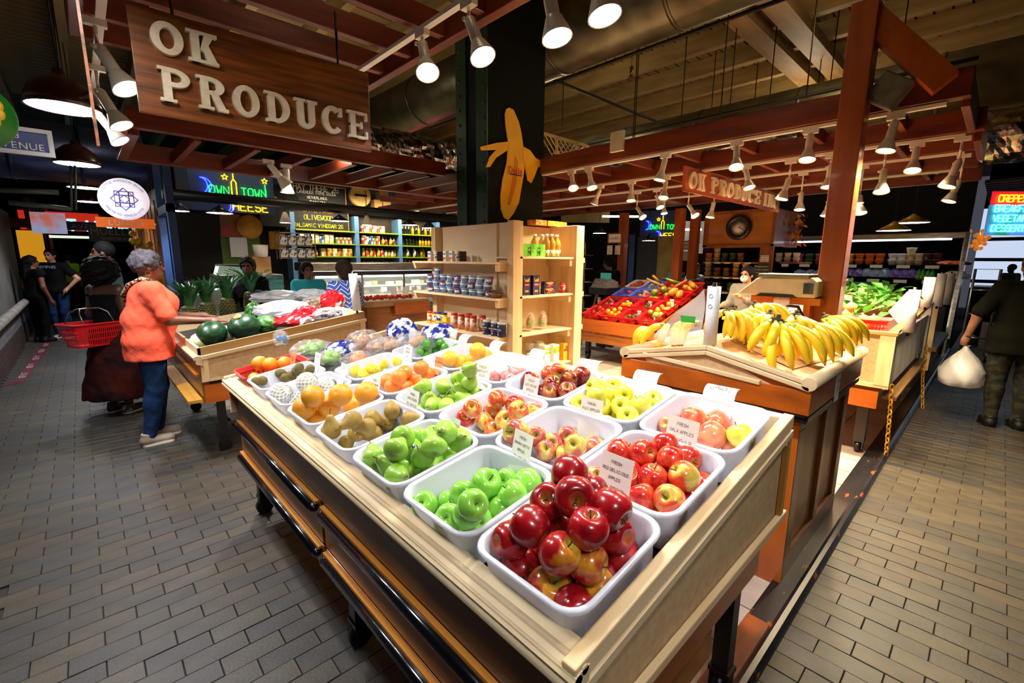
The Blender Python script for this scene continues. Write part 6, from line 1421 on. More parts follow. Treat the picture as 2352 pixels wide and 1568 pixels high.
# lattice, junction box and flood lamp on the right pergola
lt=thing('lattice_panel','cream metal lattice panel right of the green column','lattice',tuple(ony(1295,340,4.4)));LTM=mat('lattice_cream','c8b070',rough=.5)
A,B,Cc,Dd=[Vector(ony(x,y,4.4)) for x,y in ((1238,303),(1352,336),(1352,400),(1238,400))]
for p,q in ((A,B),(A.lerp(B,.33),Dd.lerp(Cc,.33)),(A.lerp(B,.72),Dd.lerp(Cc,.72))): b=MB();b.bar(p,q,.03,.03);b.build('rail',LTM,lt)
for k in range(-5,12):
    for sg in (1,-1):
        u0,u1=k/11,k/11+sg*.45;p,q=A.lerp(B,max(0,min(1,u0))),Dd.lerp(Cc,max(0,min(1,u1)))
        if 0<=u0<=1 and 0<=u1<=1: b=MB();b.bar(p,q,.01,.01);b.build('lattice_bar',LTM,lt)
c=onx(1418,325,3.76);b=MB();b.box(3.74,3.78,c[1]-.07,c[1]+.07,c[2]-.09,c[2]+.09);simple('junction_box',b,CREAM,'cream junction box on the front beam of the right pergola','box',bev=.006)
c=onx(2042,210,3.7);b=MB();b.cbox(3.70,c[1],c[2],.1,.17,.17,Matrix.Rotation(.6,3,'X'));simple('flood_lamp',b,mat('flood_grey','6a6a5c','55554a',rough=.5,scale=20),'square grey flood lamp fixed at the beam right of the tall post','lamp',bev=.008)
b=MB();c=dep(1450,172,5);b.cyl((c[0],c[1],c[2]),(c[0],c[1],c[2]+.08),.02,n=8);b.lathe([(.035,0),(.02,.03),(0,.03)],10,o=(c[0],c[1],c[2]-.03));b.cyl((c[0],c[1],c[2]),(c[0],c[1],4.9),.006,n=6);simple('sprinkler_head',b,mat('brass','8a6a34',rough=.3,metal=.9),'small brass sprinkler head below the boards right of the column','sprinkler')
# ================================================================ CHEESE STALL
b=MB();b.box(.9,8.4,10.8,10.95,0,3.6);struct('wall_cheese_stall',b,mat('stall_wall','12141f','0a0a10',rough=.8,scale=1))
BLUEW=mat('stall_blue','16407a','0f2c58',rough=.5,scale=2);LIME=mat('shelf_lime','8aa81c',rough=.5)
b=MB();b.box(1.45,3.2,10.6,10.8,2.55,3.3);struct('trim_2',b,BLUEW)
b=MB();b.box(3.2,6.6,10.6,10.8,2.3,3.45);struct('trim_3',b,mat('stall_slate','2a3a5a','1c2538',rough=.6,scale=1))
sr=thing('wall_shelving','lime edged wall shelving of cheese shop groceries behind the deli case','shelf',(5,10.5,0))
for x in (3.32,4.72,5.83,6.95): b=MB();b.box(x-.05,x+.05,10.25,10.6,1.2,2.6);b.build('divider',mat('divider_blue','5a86b8',rough=.5),sr)
b=MB();b.box(3.3,7.0,10.58,10.6,1.2,2.7);b.build('back',mat('shelf_back_brown','3a2c1a','241a10',rough=.7),sr)  # mottled dark brown back board
for z in (2.26,1.98,1.70,1.42):
    for x0,x1 in ((3.37,4.67),(4.77,5.78),(5.88,6.9)): b=MB();b.box(x0,x1,10.22,10.6,z-.025,z);b.build('shelf_board',LIME,sr)
GC=[mat('grocery%d'%i,a,c,rough=.4,scale=16,ramp=(.5,.56),coat=.2) for i,(a,c) in enumerate((('e8e0d0','d8a02c'),('c8402a','f0e8d8'),('2a4a9a','e8e4d8'),('d8b04a','8a5a1c'),('6a8a3a','f0e8c8'),('e8e8e4','3a3a3a'),('8a3a24','e0c090')))]
def row(x0,x1,n,z,h,ms,what,shape='box',y=10.35):
    me=[]
    for m in ms:
        b=MB();w=(x1-x0)/n*.42
        if shape=='box': b.box(-w,w,-.06,.06,0,h)
        elif shape=='jar': b.lathe([(w*.95,0),(w,.01),(w,h*.75),(w*.8,h*.8),(w*.85,h),(0,h)],10)
        else: b.lathe([(w,0),(w,h*.55),(w*.35,h*.75),(w*.35,h),(0,h)],10)
        me.append(b.mesh(what.split()[-1],m))
    nm={'box':'grocery_box','jar':'jar','bottle':'bottle'}[shape]
    for i in range(n):
        o=bpy.data.objects.new(nm,me[i%len(me)]);COL.objects.link(o);o.location=(x0+(i+.5)*(x1-x0)/n,y+rgf.uniform(-.03,.03),z);tag(o,what+' on the cheese shop wall shelves',nm.replace('_',' '),what)
DKB=mat('bottle_dark','0c1810',rough=.15,coat=.5);GOLD=mat('bottle_gold','c8962c',rough=.15,coat=.4)
row(3.45,4.2,7,1.98,.2,[GC[0],GC[2],GC[0]],'bright packaged cracker box');row(4.25,4.6,4,1.98,.14,[GC[4],GC[1]],'green and red packet box');row(3.9,4.6,6,1.70,.17,[GC[0],GC[3]],'pale bag of snacks');row(3.4,3.85,5,1.70,.14,[GC[3],GC[6]],'squat brown jar','jar')
row(4.85,5.45,6,2.26,.16,[GC[1],GC[0]],'red and white tea box');row(4.85,5.3,5,1.98,.2,[GC[1],GC[5],GC[2],GC[4]],'white box with a coloured badge');row(5.35,5.75,4,1.98,.2,[GC[3],GC[6]],'amber cordial bottle','bottle');row(4.85,5.4,6,1.70,.2,[GC[3],GC[1]],'orange sauce jar','jar');row(5.42,5.76,4,1.70,.16,[GC[0],GC[3]],'gold lidded jar','jar');row(4.85,5.76,9,1.42,.16,[GC[3],GC[6],GC[5]],'small honey jar','jar')
row(5.92,6.15,3,2.26,.26,[DKB],'tall dark wine bottle','bottle');row(6.2,6.85,7,2.26,.24,[GOLD,DKB],'gold labelled bottle','bottle');row(5.92,6.4,5,1.98,.26,[DKB],'black olive oil bottle','bottle');row(6.4,6.85,5,1.98,.22,[GOLD],'golden oil bottle','bottle');row(5.92,6.4,5,1.70,.26,[DKB,GC[5]],'dark vinegar bottle','bottle');row(6.42,6.6,2,1.70,.22,[GOLD],'small golden bottle','bottle');row(5.95,6.85,8,1.42,.2,[GOLD],'pale gold bottle','bottle')
CHALK=mat('chalkboard','0e0d0c',rough=.7);ORF=mat('board_frame','c87a1c',rough=.5)
CW=mat('chalk_white','e0dcd0',rough=.9);CO=mat('chalk_orange','d8761c',rough=.9);CYL=mat('chalk_yellow','c8d020',rough=.9)
board('chalkboard','upper chalkboard reading HAY THERE behind the cheese counter','sign',tuple(ony(728,449,10.3)),1.25,.40,CHALK,'y',('HAY THERE 26','LAVENDER THYME GOUDA','NETHERLANDS','DANISH'),CW,(.11,.055,.05,.07),ORF,fontf=False)
board('chalkboard','lower chalkboard reading CAVE AGED and OLIVEWOOD BALSAMIC VINEGAR','sign',tuple(ony(732,500,10.3)),1.3,.50,CHALK,'y',('CAVE AGED','OLIVEWOOD','BALSAMIC VINEGAR 26'),CO,(.10,.09,.075),ORF,fontf=False,cols=(CO,CYL,CYL))
board('menu_frame','framed parchment menu right of the red neon','sign',tuple(ony(1033,472,9.5)),.36,.36,mat('parchment','b89858','9a7a3c',rough=.8,scale=8),'y',('DOLCE VITA','MENU','CHEESE'),INK,.04,W_OAK(0),fontf=False)
# neon
def neon(c): return mat('neon_'+c,c,emit=7 if c!='2a3cff' else 9)
NG,NY,NB,NR,NC=neon('18e03a'),neon('ffb010'),neon('2a3cff'),neon('ff2a3a'),neon('4ad8f0')
def star(b,c,r,ux,uz,w): b.tube([Vector(c)+Vector(ux)*(r*(1 if i%2==0 else .45)*math.sin(i*math.pi/5))+Vector(uz)*(r*(1 if i%2==0 else .45)*math.cos(i*math.pi/5)) for i in range(10)],w,5,closed=True)
def moon(b,c,r,ux,uz,w):
    for k,f in ((1,0.),(.8,.25)): b.tube([Vector(c)+Vector(ux)*(r*k*math.sin(a)-f*r)+Vector(uz)*(r*math.cos(a)) for a in [math.pi*i/12 for i in range(13)]],w,5)
def downtown(label,c,s,ux):
    t=thing('neon_sign',label,'neon sign',c);ux=Vector(ux);uz=Vector((0,0,1));C=Vector(c);w=.011*s
    b=MB();moon(b,C-ux*.62*s+uz*.05*s,.17*s,ux,uz,w);star(b,C+ux*.0*s+uz*.52*s,.08*s,ux,uz,w*.8);b.build('blue_tubes',NB,t)
    b=MB();write(b,'OWN',.17*s,w,C-ux*.30*s-uz*.1*s,ux,uz,tube=True);write(b,'TOWN',.17*s,w,C+ux*.42*s-uz*.1*s,ux,uz,tube=True);b.tube([C+ux*.67*s-uz*.1*s,C+ux*.67*s+uz*.2*s],w,6);b.build('green_tubes',NG,t)
    b=MB();b.tube([C-ux*.05*s-uz*.1*s,C-ux*.05*s+uz*.18*s,C+uz*.25*s,C+uz*.42*s],w,6);b.tube([C+ux*.05*s-uz*.1*s,C+ux*.05*s+uz*.18*s,C+uz*.25*s],w,6);star(b,C-ux*.17*s+uz*.28*s,.07*s,ux,uz,w*.8);star(b,C+ux*.67*s+uz*.28*s,.07*s,ux,uz,w*.8);b.build('yellow_tubes',NY,t)
    b=MB();moon(b,C-ux*.20*s-uz*.35*s,.17*s,ux,uz,w);b.build('lower_moon',NB,t);b=MB();write(b,'HEESE',.19*s,w,C+ux*.32*s-uz*.45*s,ux,uz,tube=True);b.build('cheese_tubes',NY,t)
    n_=uz.cross(ux);b=MB();b.hexa([C+ux*i*.875*s-uz*.5*s+n_*j for i,j in ((-1,.03),(1,.03),(1,.05),(-1,.05))]+[C+ux*i*.875*s+uz*.62*s+n_*j for i,j in ((-1,.03),(1,.03),(1,.05),(-1,.05))]);b.build('backing',BLUEW,t)  # added board; its blue stands in for the blue-lit wall behind the tubes
downtown('green and yellow DOWNTOWN CHEESE neon sign at the left cheese stall',tuple(ony(538,437,8.3)),.66,(1,0,0))
downtown('second DOWNTOWN CHEESE neon sign seen between the far posts',tuple(dep(1522,520,12)),.66,(.55,-.83,0))
t=thing('neon_sign','red neon Cheese Shop sign glowing on a pink board','neon sign',tuple(ony(968,450,10.2)));C=Vector(t.location);b=MB();write(b,'CHEESE SHOP',.15,.014,C+Vector((0,-.04,-.07)),(1,0,0),(0,0,1),tube=True,sp=1.15,asp=.5);b.build('red_tubes',NR,t)
b=MB();b.cbox(C.x,C.y+.03,C.z-.1,.95,.03,.7);b.build('backing',mat('neon_board','b8a8b8',rough=.6),t)
# bar with pendants
b=MB();b.tube([ony(372,444,7.5),ony(1058,503,7.5)],.07,12);simple('lighting_bar',b,mat('bar_black','101114',rough=.45),'long black round bar crossing in front of the cheese stall','bar')
def pendant(p,Y,r,h,label,m,lit=True,power=0,cap=True,topz=3.3,col=(1,.95,.85),dome=False,neck=None,group=None,sub=True):
    c=Vector(ony(*p,Y));t=thing('pendant_lamp',label,'lamp',tuple(c),group=group)
    prof=[(.02,h),(.035,h*.86),(r,0),(r-.006,0),(.03,h*.8)] if not dome else [(.03,h*1.25),(.04,h*1.05),(r*.45,h*.95),(r*.8,h*.62),(r*.97,h*.22),(r,0),(r-.01,0),(r*.78,h*.55),(.05,h*.9)]
    b=MB();b.lathe(prof,28);b.build('shade',m,t,True)
    b=MB();b.cyl((0,0,h),(0,0,topz-c.z),.006,n=6);b.build('cord',DKMETAL,t,True)
    if lit: b=MB();b.lathe([(r*.93,.004),(r*.6,.02),(0,.022)] ,24);b.build('lit_underside',BULB if power else BULBW,t,True)
    if cap: b=MB();b.lathe([(.0,topz-c.z-.12),(.07,topz-c.z),(0,topz-c.z)],14);b.build('ceiling_cap',mat('cap_cream','d8c8a0',rough=.5),t,True)
    if power:
        ld=bpy.data.lights.new('pendant_light','SPOT');ld.energy=power*LAMP;ld.spot_size=math.radians(130);ld.spot_blend=.6;ld.shadow_soft_size=r*.6;ld.color=col
        lo=bpy.data.objects.new('pendant_light',ld);COL.objects.link(lo);lo.parent=t;lo.location=(0,0,-.02)
    return t
SHK=mat('shade_black','0b0c10',rough=.3,coat=.3);SHB=mat('shade_navy','141c3a',rough=.3,coat=.3)
for p,r,h,m,l,tz_ in (((410,485),.13,.13,SHB,'navy cone pendant at the left end of the bar',2.95),((505,490),.17,.10,SHK,'wide black dish pendant under the left neon',2.4),((656,512),.085,.16,WHITEM,'small white bell pendant before the chalkboards',2.95),((780,508),.16,.10,SHK,'black dish pendant in front of the lower chalkboard',2.4),((843,517),.085,.16,WHITEM,'small white bell pendant in front of the tea boxes',2.9),((940,517),.16,.10,SHK,'black dish pendant before the wine bottles',2.4),((985,524),.14,.13,SHB,'navy cone pendant left of the column',2.9)):
    pendant(p,7.45,r,h,l,m,True,30,tz_>2.5,tz_)
REDSH=mat('shade_maroon','3a0a10','2a070c',rough=.3,coat=.4,scale=3)
for p,Y,l in (((148,250),4.5,'nearest large maroon dome pendant in the left aisle'),((178,378),7.1,'second maroon dome pendant in the left aisle'),((195,432),9.4,'third maroon dome pendant in the left aisle'),((205,464),11.7,'farthest maroon dome pendant in the left aisle')):
    pendant(p,Y,.205,.20,l,REDSH,True,95,False,4.6,(.82,.88,1),True)
for y in (1.9,-.7):
    t=pendant((135,247),4.5,.26,.24,'maroon dome pendant of the left aisle row above the viewer',REDSH,True,42,False,4.6,(.82,.88,1),True,group='pendants above the viewer');t.location=(0,y,2.65)
for p,X,l in (((2052,530),9.0,'near mustard dish pendant before the fridge'),((2096,512),9.6,'far mustard dish pendant before the fridge')):
    c=onx(*p,X);pendant(p,float(c[1]),.22,.14,l,mat('shade_mustard','b8962c','9a7a1c',rough=.4,scale=4),True,25,True,3.0,(1,.85,.5))
for p,l in (((1377,536),'navy cone pendant left of CASHIER 2'),((1490,553),'navy cone pendant below the moon sign'),((1592,558),'navy cone pendant right of CASHIER 1')):
    c=dep(*p,9.5);pendant(p,float(c[1]),.15,.13,l,SHB,True,30,True,3.0)
# deli cases
dc=thing('deli_case','long glass and steel deli case full of cheese behind the pineapple table','deli case',(4.7,8.6,0))
b=MB();b.box(3.0,6.6,8.5,9.2,0,.75);b.build('base',STEEL,dc);b=MB();b.box(2.95,6.65,8.35,9.2,1.42,1.58);b.build('hood',STEEL,dc,bev=.02);b=MB();b.box(2.95,6.65,8.33,8.36,1.34,1.42);b.build('black_band',BLACKM,dc)
b=MB();b.box(3.0,6.6,8.4,8.6,1.30,1.33);b.build('case_light',mat('case_tube','f4f6f0',emit=9),dc);b=MB();b.box(3.0,6.6,8.36,8.37,.75,1.34);b.build('glass',GLASS,dc)
for x in (3.0,3.9,4.8,5.7,6.58): b=MB();b.box(x-.02,x+.02,8.35,8.39,.75,1.34);b.build('mullion',STEEL,dc)
for z in (.95,1.12): b=MB();b.box(3.0,6.6,8.5,9.1,z-.015,z);b.build('case_shelf',WHITEM,dc)
CHZ=[mat('cheese%d'%i,a,c,rough=.5,scale=6) for i,(a,c) in enumerate((('e0c878','d0b058'),('efe6c8','e0d4a8'),('d89a3c','c8822c'),('e8e0d0','c8b8a0')))]
for i in range(26):
    b=MB();x=3.1+(i%13)*.265;z=.95 if i<13 else 1.12;k=i%3
    if k==0: b.prism([(0,0),(.17,-.05),(.17,.08)],0,.09,'z')
    elif k==1: b.lathe([(.09,0),(.09,.07),(0,.07)],16)
    else: b.box(0,.16,-.05,.05,0,.08)
    o=b.build('cheese_piece',CHZ[i%4]);o.location=(x,8.65+rgf.uniform(0,.2),z);o.rotation_euler=(0,0,rgf.uniform(0,6));tag(o,('wedge','wheel','block')[k]+' of cheese inside the long deli case','cheese',('wedges','wheels','blocks')[k]+' of cheese in the deli case')
for i,p in enumerate((880,905,925,945,960)): t=thing('cheese_card','small white price card leaning in the deli case','price card',(float(ony(p,650,8.5)[0]),8.48,1.0),(0,0,rgf.uniform(-.4,.4)),'price cards in the deli case');b=MB();b.box(-.06,.06,-.003,.003,0,.09);b.build('paper',PAPER,t,True)
lc=thing('steel_counter','stainless steel counter with a round black badge and a lit glass case at its left','counter',(1.7,7.3,0))
b=MB();b.box(1.35,2.15,7.2,7.9,.2,1.42);b.build('steel_front',STEEL,lc,bev=.01);b=MB();b.lathe([(.09,0),(0,.004)],24,M=Matrix.Rotation(math.pi/2,3,'X'),o=(1.62,7.195,1.26));b.build('badge',BLACKM,lc)
b=MB();b.box(.95,1.33,7.2,7.9,.2,.78);b.build('case_base',BLUEW,lc);b=MB();b.box(.97,1.33,7.22,7.88,.80,.83);b.build('case_shelf',WHITEM,lc);b=MB();b.box(.98,1.32,7.3,7.85,1.22,1.25);b.build('case_light',mat('case_tube2','cfe8d8',emit=5),lc);b=MB();b.box(.96,1.34,7.2,7.21,.8,1.25);b.box(.95,.96,7.2,7.9,.8,1.25);b.build('glass',GLASS,lc);b=MB();b.box(.94,1.36,7.18,7.92,1.25,1.33);b.build('case_top',BLACKM,lc)
b=MB();b.box(.84,.92,7.0,7.1,0,2.9);b.box(.84,.92,7.9,8.0,0,2.9);b.box(.84,.92,7.0,8.0,2.2,2.3);simple('stall_frame',b,BLUEW,'blue painted frame at the aisle corner of the cheese stall','frame')
sc2=thing('counter_scale','small pale green counter scale on the steel counter','scale',(1.55,7.5,1.42));b=MB();b.prism([(-.2,0),(.2,0),(.16,.1),(-.16,.13)],-.12,.12,'y');b.build('housing',mat('scale_mint','a8c8b8',rough=.4),sc2,True);b=MB();b.box(-.17,.1,-.1,.1,.13,.145);b.build('pan',STEEL,sc2,True)
def flat(nm,lab,cat,p,Y,w,h,m,d=.04,bev=0): c=ony(*p,Y);b=MB();b.box(c[0]-w/2,c[0]+w/2,Y,Y+d,c[2]-h/2,c[2]+h/2);return simple(nm,b,m,lab,cat,bev=bev)
flat('poster','red picture poster left of the round wooden plaque','poster',(530,518),9.0,.3,.38,mat('poster_red','a8302a','4a5a2a',rough=.6,scale=6))
b=MB();c=ony(573,521,9.0);b.lathe([(.2,0),(.2,.03),(0,.035)],28,M=Matrix.Rotation(math.pi/2,3,'X'),o=tuple(c));simple('wooden_plaque',b,mat('plaque','c8942c','a8741c',rough=.6,scale=9),'round yellow wooden plaque under the left neon','plaque')
flat('cabinet_door','green cabinet door with a clipboard behind the counter','door',(555,570),9.1,.6,.55,mat('door_green','4a6a1c',rough=.6));flat('clipboard','clipboard with white paper on the green door','clipboard',(549,567),9.0,.26,.34,PAPER,.02)
b=MB();c=ony(600,590,8.6);b.lathe([(.09,0),(.115,.2),(.12,.2),(.1,.01)],20,o=(c[0],c[1],c[2]));simple('bucket',b,WHITEM,'white bucket on a cardboard box beside the green door','bucket');flat('cardboard_box','brown cardboard box under the white bucket','box',(602,608),8.55,.28,.28,MATS['cardboard'],.25)
flat('tote_bag','mustard bag hanging on the dark wall left of the wire rack','bag',(638,552),9.2,.28,.32,mat('tote_mustard','b8841c','9a6a14',rough=.8,scale=20),.06,.02)
ts=thing('tshirt','black t-shirt hung on the wall between neon and chalkboards','shirt',tuple(ony(634,520,10.2)));c=Vector(ts.location);b=MB();b.prism([(c.x-.28,c.z),(c.x+.28,c.z),(c.x+.28,c.z+.55),(c.x+.46,c.z+.45),(c.x+.5,c.z+.6),(c.x+.22,c.z+.85),(c.x+.08,c.z+.82),(c.x-.08,c.z+.82),(c.x-.22,c.z+.85),(c.x-.5,c.z+.6),(c.x-.46,c.z+.45),(c.x-.28,c.z+.55)],10.2,10.24,'y');b.build('cloth',mat('tee_black','0c0c0e',rough=.9),ts);b=MB();star(b,c+Vector((0,-.01,.55)),.06,(1,0,0),(0,0,1),.008);b.build('print',CYL,ts)
wk=thing('counter_rack','chrome two tier rack of black and white boxes on the deli counter','rack',tuple(ony(687,595,8.6)));c=Vector(wk.location)
for dx in (-.3,.3): b=MB();b.cyl((dx,0,0),(dx,0,.5),.01,n=6);b.cyl((dx,.2,0),(dx,.2,.5),.01,n=6);b.build('upright',STEEL,wk,True)
for dz in (.02,.24,.46): b=MB();b.box(-.3,.3,0,.2,dz-.01,dz);b.build('tier',STEEL,wk,True)
for i in range(8):
    b=MB();b.box(-.06,.06,0,.1,0,.16);o=b.build('tea_tin',GC[5]);o.location=c+Vector((-.22+.145*(i%4),.05,.03+.22*(i//4)));tag(o,'black and white box on the chrome counter rack','box','boxes on the counter rack')
ch=thing('cheese_round','large printed cheese wheel standing on the high ledge','cheese',tuple(ony(830,472,10.2)));c=Vector(ch.location);b=MB();b.cyl((c.x,c.y,c.z+.22),(c.x,c.y+.15,c.z+.22),.24,n=28);b.build('rind',mat('wheel_rind','d8b868','b88a3a',rough=.6,scale=8),ch);b=MB();b.box(c.x-.15,c.x+.15,c.y-.004,c.y,c.z+.2,c.z+.25);b.build('stencil',INK,ch)
for i,p in enumerate((870,888,882)): flat('cardboard_box',('left','right','upper')[i]+' small cardboard box beside the cheese wheel on the ledge','box',(p,470 if i<2 else 450),10.2,.22,.22,MATS['cardboard'],.2)
b=MB();b.box(3.3,7.5,10.1,10.5,2.68,2.74);simple('high_ledge',b,BLACKM,'dark high ledge above the wall shelving carrying cheese wheels','ledge')
# small brown stand with tomatoes
bs2=thing('fruit_stand','small brown table with tomatoes and grapes in front of the deli case','stand',(3.3,6.2,0));x0,x1=float(ony(838,690,6.0)[0]),float(ony(985,690,6.0)[0])
b=MB();b.box(x0,x1,6.0,7.0,.98,1.06);b.build('top_board',wood('tan_board0','b0885a','98704a',0),bs2);b=MB();b.box(x0+.45,x1,5.98,6.02,.85,1.02);b.build('front_board',W_ORANGE(0),bs2);b=MB();b.box(x0+.05,x1,6.05,6.95,.45,.98);b.build('body',W_OAK(0),bs2)
for x in (x0+.1,x1-.1): b=MB();b.box(x-.04,x+.04,6.05,6.13,0,.45);b.build('leg',W_OAK(2),bs2);b=MB();b.box(x-.04,x+.04,6.85,6.93,0,.45);b.build('leg',W_OAK(2),bs2)
for i in range(14): place('tom',Vector((x0+.1+.075*(i%7)*1.6,6.15+.11*(i//7)+rgf.uniform(-.02,.02),1.06+.038)),.042,aim_rot((rgf.uniform(-.4,.4),rgf.uniform(-.4,.4),1)),'red tomato on the small brown table','tomato','tomatoes on the small brown table')
for i,p in enumerate((905,932,952)): flat('price_card',('left','middle','right')[i]+' white card standing on the small brown table','price card',(p,668),6.02,.09,.12,PAPER,.004)
# ================================================================ LEFT AISLE
def facing_board(*a,**k): return board(*a,**k)
BLS=mat('street_blue','1c3a9a',rough=.4)
board('street_sign','blue street sign reading 8 AVENUE at the left edge','sign',tuple(ony(41,322,3.2)),.2,.085,BLS,'y',('8','AVENUE'),WHT,(.024,.030),mat('sign_white','d8dce8',rough=.4),rot=0);board('street_sign','far blue street sign reading 2ND AVENUE','sign',tuple(ony(180,519,15)),1.0,.2,BLS,'y',('2ND AVENUE',),WHT,.11)
b=MB();C=Vector(ony(-66,263,2.8));b.lathe([(.125,0),(.125,.03),(0,.03)],32,M=Matrix.Rotation(math.pi/2,3,'X'),o=tuple(C));g=simple('round_sign',b,mat('sign_green','0f6a1c',rough=.4),'green round sign with a golden emblem cut by the left edge','sign')
b=MB();[b.sphere(C+Vector((.06+.02*math.sin(k),-.032,.07-.03*k)),.016,8,5,sc=(1,.3,1.4)) for k in range(6)];o=b.build('emblem',mat('gold_leaf','d8a81c',rough=.4),g);
rs=thing('round_sign','round lit white sign with a violet lattice star, LITTLE MARRAKESH BAZAAR','sign',tuple(ony(285,458,5.2)));C=Vector(rs.location);b=MB();b.lathe([(.17,0),(.17,.03),(0,.03)],40,M=Matrix.Rotation(math.pi/2,3,'X'));b.build('disc',mat('disc_lit','f2f0fa',emit=.5,ecol='f0eeff'),rs,True)
VI=mat('violet_ink','5a48a8',rough=.5);b=MB();s=.062;y=-.032
for P in ([(-s,-s),(s,-s),(s,s),(-s,s)],[(-s*1.45,0),(0,-s*1.45),(s*1.45,0),(0,s*1.45)],[(-s*.5,-s),(s*.5,-s),(s*.5,s),(-s*.5,s)],[(-s,-s*.5),(s,-s*.5),(s,s*.5),(-s,s*.5)],[(-s*.55,0),(0,-s*.55),(s*.55,0),(0,s*.55)]): b.tube([(u,y,v) for u,v in P],.005,5,closed=True)
b.build('lattice',VI,rs,True)
b=MB()
for txt,a0,sg in (('LITTLE MARRAKESH BAZAAR',2.55,1),('HANDCRAFTED MOROCCAN GIFTS',3.6,-1)):
    for i,chh in enumerate(txt):
        a=a0-sg*i*.092 if sg>0 else a0+i*.085;u=Vector((-math.sin(a),0,math.cos(a))) if sg<0 else Vector((-math.sin(-a),0,0))
        cc=Vector((.142*math.cos(a),y,.142*math.sin(a)));up_=cc.copy();up_.y=0;up_=up_.normalized()*(1 if sg>0 else -1);rt_=Vector((up_.z,0,-up_.x))
        if chh!=' ': write(b,chh,.015,.002,cc,rt_,up_,lift=.001)
b.build('ring_lettering',VI,rs,True)
t=board('shop_sign','orange shop sign under the round white sign','sign',tuple(ony(290,512,5.6)),.42,.09,mat('sign_orange','d8641c',emit=.5),'y',('LUNCH',),WHT,.05)
board('shop_sign','dark hanging sign reading MUELLER','sign',tuple(ony(268,540,14)),.95,.3,mat('sign_dark','17140f',rough=.5),'y',('MUELLER','CHOCOLATE'),mat('sign_tan','a89878'),(.14,.06));board('exit_sign','small red lit EXIT sign in the far left aisle','sign',tuple(ony(234,548,16)),.35,.2,BLACKM,'y',('EXIT',),mat('exit_red','e01818',emit=1.5),.14)
t=thing('neon_sign','cyan neon HOME sign far down the left aisle','neon sign',tuple(ony(222,520,18)));b=MB();write(b,'DIRT HOME',.3,.03,Vector(t.location)+Vector((-.3,0,-.15)),(1,0,0),(0,0,1),tube=True);b.build('cyan_tubes',NC,t);b=MB();C=Vector(t.location);b.box(C.x-1.4,C.x+1.0,C.y+.05,C.y+.1,C.z-.35,C.z-.28);b.build('tube_light',mat('tube_pale','d8e0c8',emit=1.2),t)
flat('shop_awning','red glowing shop front high in the far left aisle','awning',(140,508),18,1.6,.5,mat('awning_red','d8301c',emit=.7));flat('screen','tilted lit menu screen at the left','screen',(112,512),11,.42,.34,mat('screen_lit','c86a5a','8ab0d8',emit=.6,scale=5),.06)
bt=thing('red_booth','red slatted market booth beyond the grey wall','booth',(-.9,16,0))
for i,p in enumerate((82,92,100,108,116,123)): c=ony(p,600,15.5+i*.6);b=MB();b.box(c[0]-.05,c[0]+.05,c[1],c[1]+.1,0,3.0);b.build('post',mat('booth_red','6a1c2a',rough=.6),bt)
b=MB();c=ony(72,570,15.4);b.box(c[0]-.2,c[0]+.22,c[1],c[1]+.05,c[2]-.4,c[2]+.4);b.build('lit_panel',mat('booth_yellow','d8941c',emit=.8),bt);b=MB();b.box(-1.3,-.2,15.4,15.5,2.3,2.5);b.build('lintel',MATS['booth_red'],bt)
rp=MB();rp.tube([(-.9,4.5,.72),(-.88,7,.76),(-.9,9.5,.74),(-.86,12,.80),(-.88,14.9,.78)],.06,12);simple('wrapped_pipe',rp,mat('lagging','8a847a','6a645c',rough=.8,scale=6,bump=.5,bscale=12),'pale wrapped pipe along the foot of the grey wall','pipe')
tp_=thing('floor_tape','red floor tape with white lettering in the left aisle','tape',(-.75,10,0));A,B,Cc=[Vector(onz(x,y,.002)) for x,y in ((8,884),(42,878),(122,770))];b=MB()
for p,q in ((A,B),(B,Cc)): b.bar(p,q,.11,.002)
b.build('strip',mat('tape_red','5a1420',rough=.5),tp_);b=MB();d=(Cc-B);
for i in range(6): write(b,'KEEP 6 FT',.06,.008,B+d*(.1+.155*i)+Vector((.03,0,.003)),d,Vector((-d.y,d.x,0)),lift=.0,sp=1.2)
b.build('lettering',mat('tape_white','b8b0b0',rough=.6),tp_)
b=MB();b.box(.86,.95,8.2,12.5,0,2.6);dr=simple('panelled_partition',b,W_RED(2),'brown panelled wooden partition along the right of the left aisle','partition')
for i in range(9): b=MB();b.box(.845,.862,8.3+i*.46,8.62+i*.46,1.0,2.45);b.build('panel',W_OAK(2),dr)
gl=thing('flower_garland','yellow flower garland hanging on the brown partition','garland',tuple(ony(322,560,8.6)));b=MB();C=Vector(gl.location);[b.sphere(C+Vector((rgf.gauss(0,.06),rgf.uniform(-.05,.05),rgf.uniform(-.5,.5))),.045,6,4) for k in range(40)];b.build('blossoms',mat('blossom','c8a018','8a6a10',rough=.7,scale=12),gl,kind='stuff')
for i,(y,z,p0,p1) in enumerate(((6.5,0,(0,436),(135,442)),(6.5,0,(20,465),(165,480)))): b=MB();b.tube([ony(*p0,y),ony(*p1,y)],.025,6);simple('hanging_rail',b,mat('rail_teal','5a6a6a',rough=.4,metal=.5),('upper','lower')[i]+' horizontal metal rail hanging over the left aisle','rail')
for i,p in enumerate(((162,372),(172,372))): b=MB();b.tube([ony(p[0],380,6.5),ony(p[0]+3,482,6.5)],.012,6);simple('hanging_rail',b,MATS['rail_teal'],('left','right')[i]+' thin vertical metal rod carrying the left aisle rail','rod')
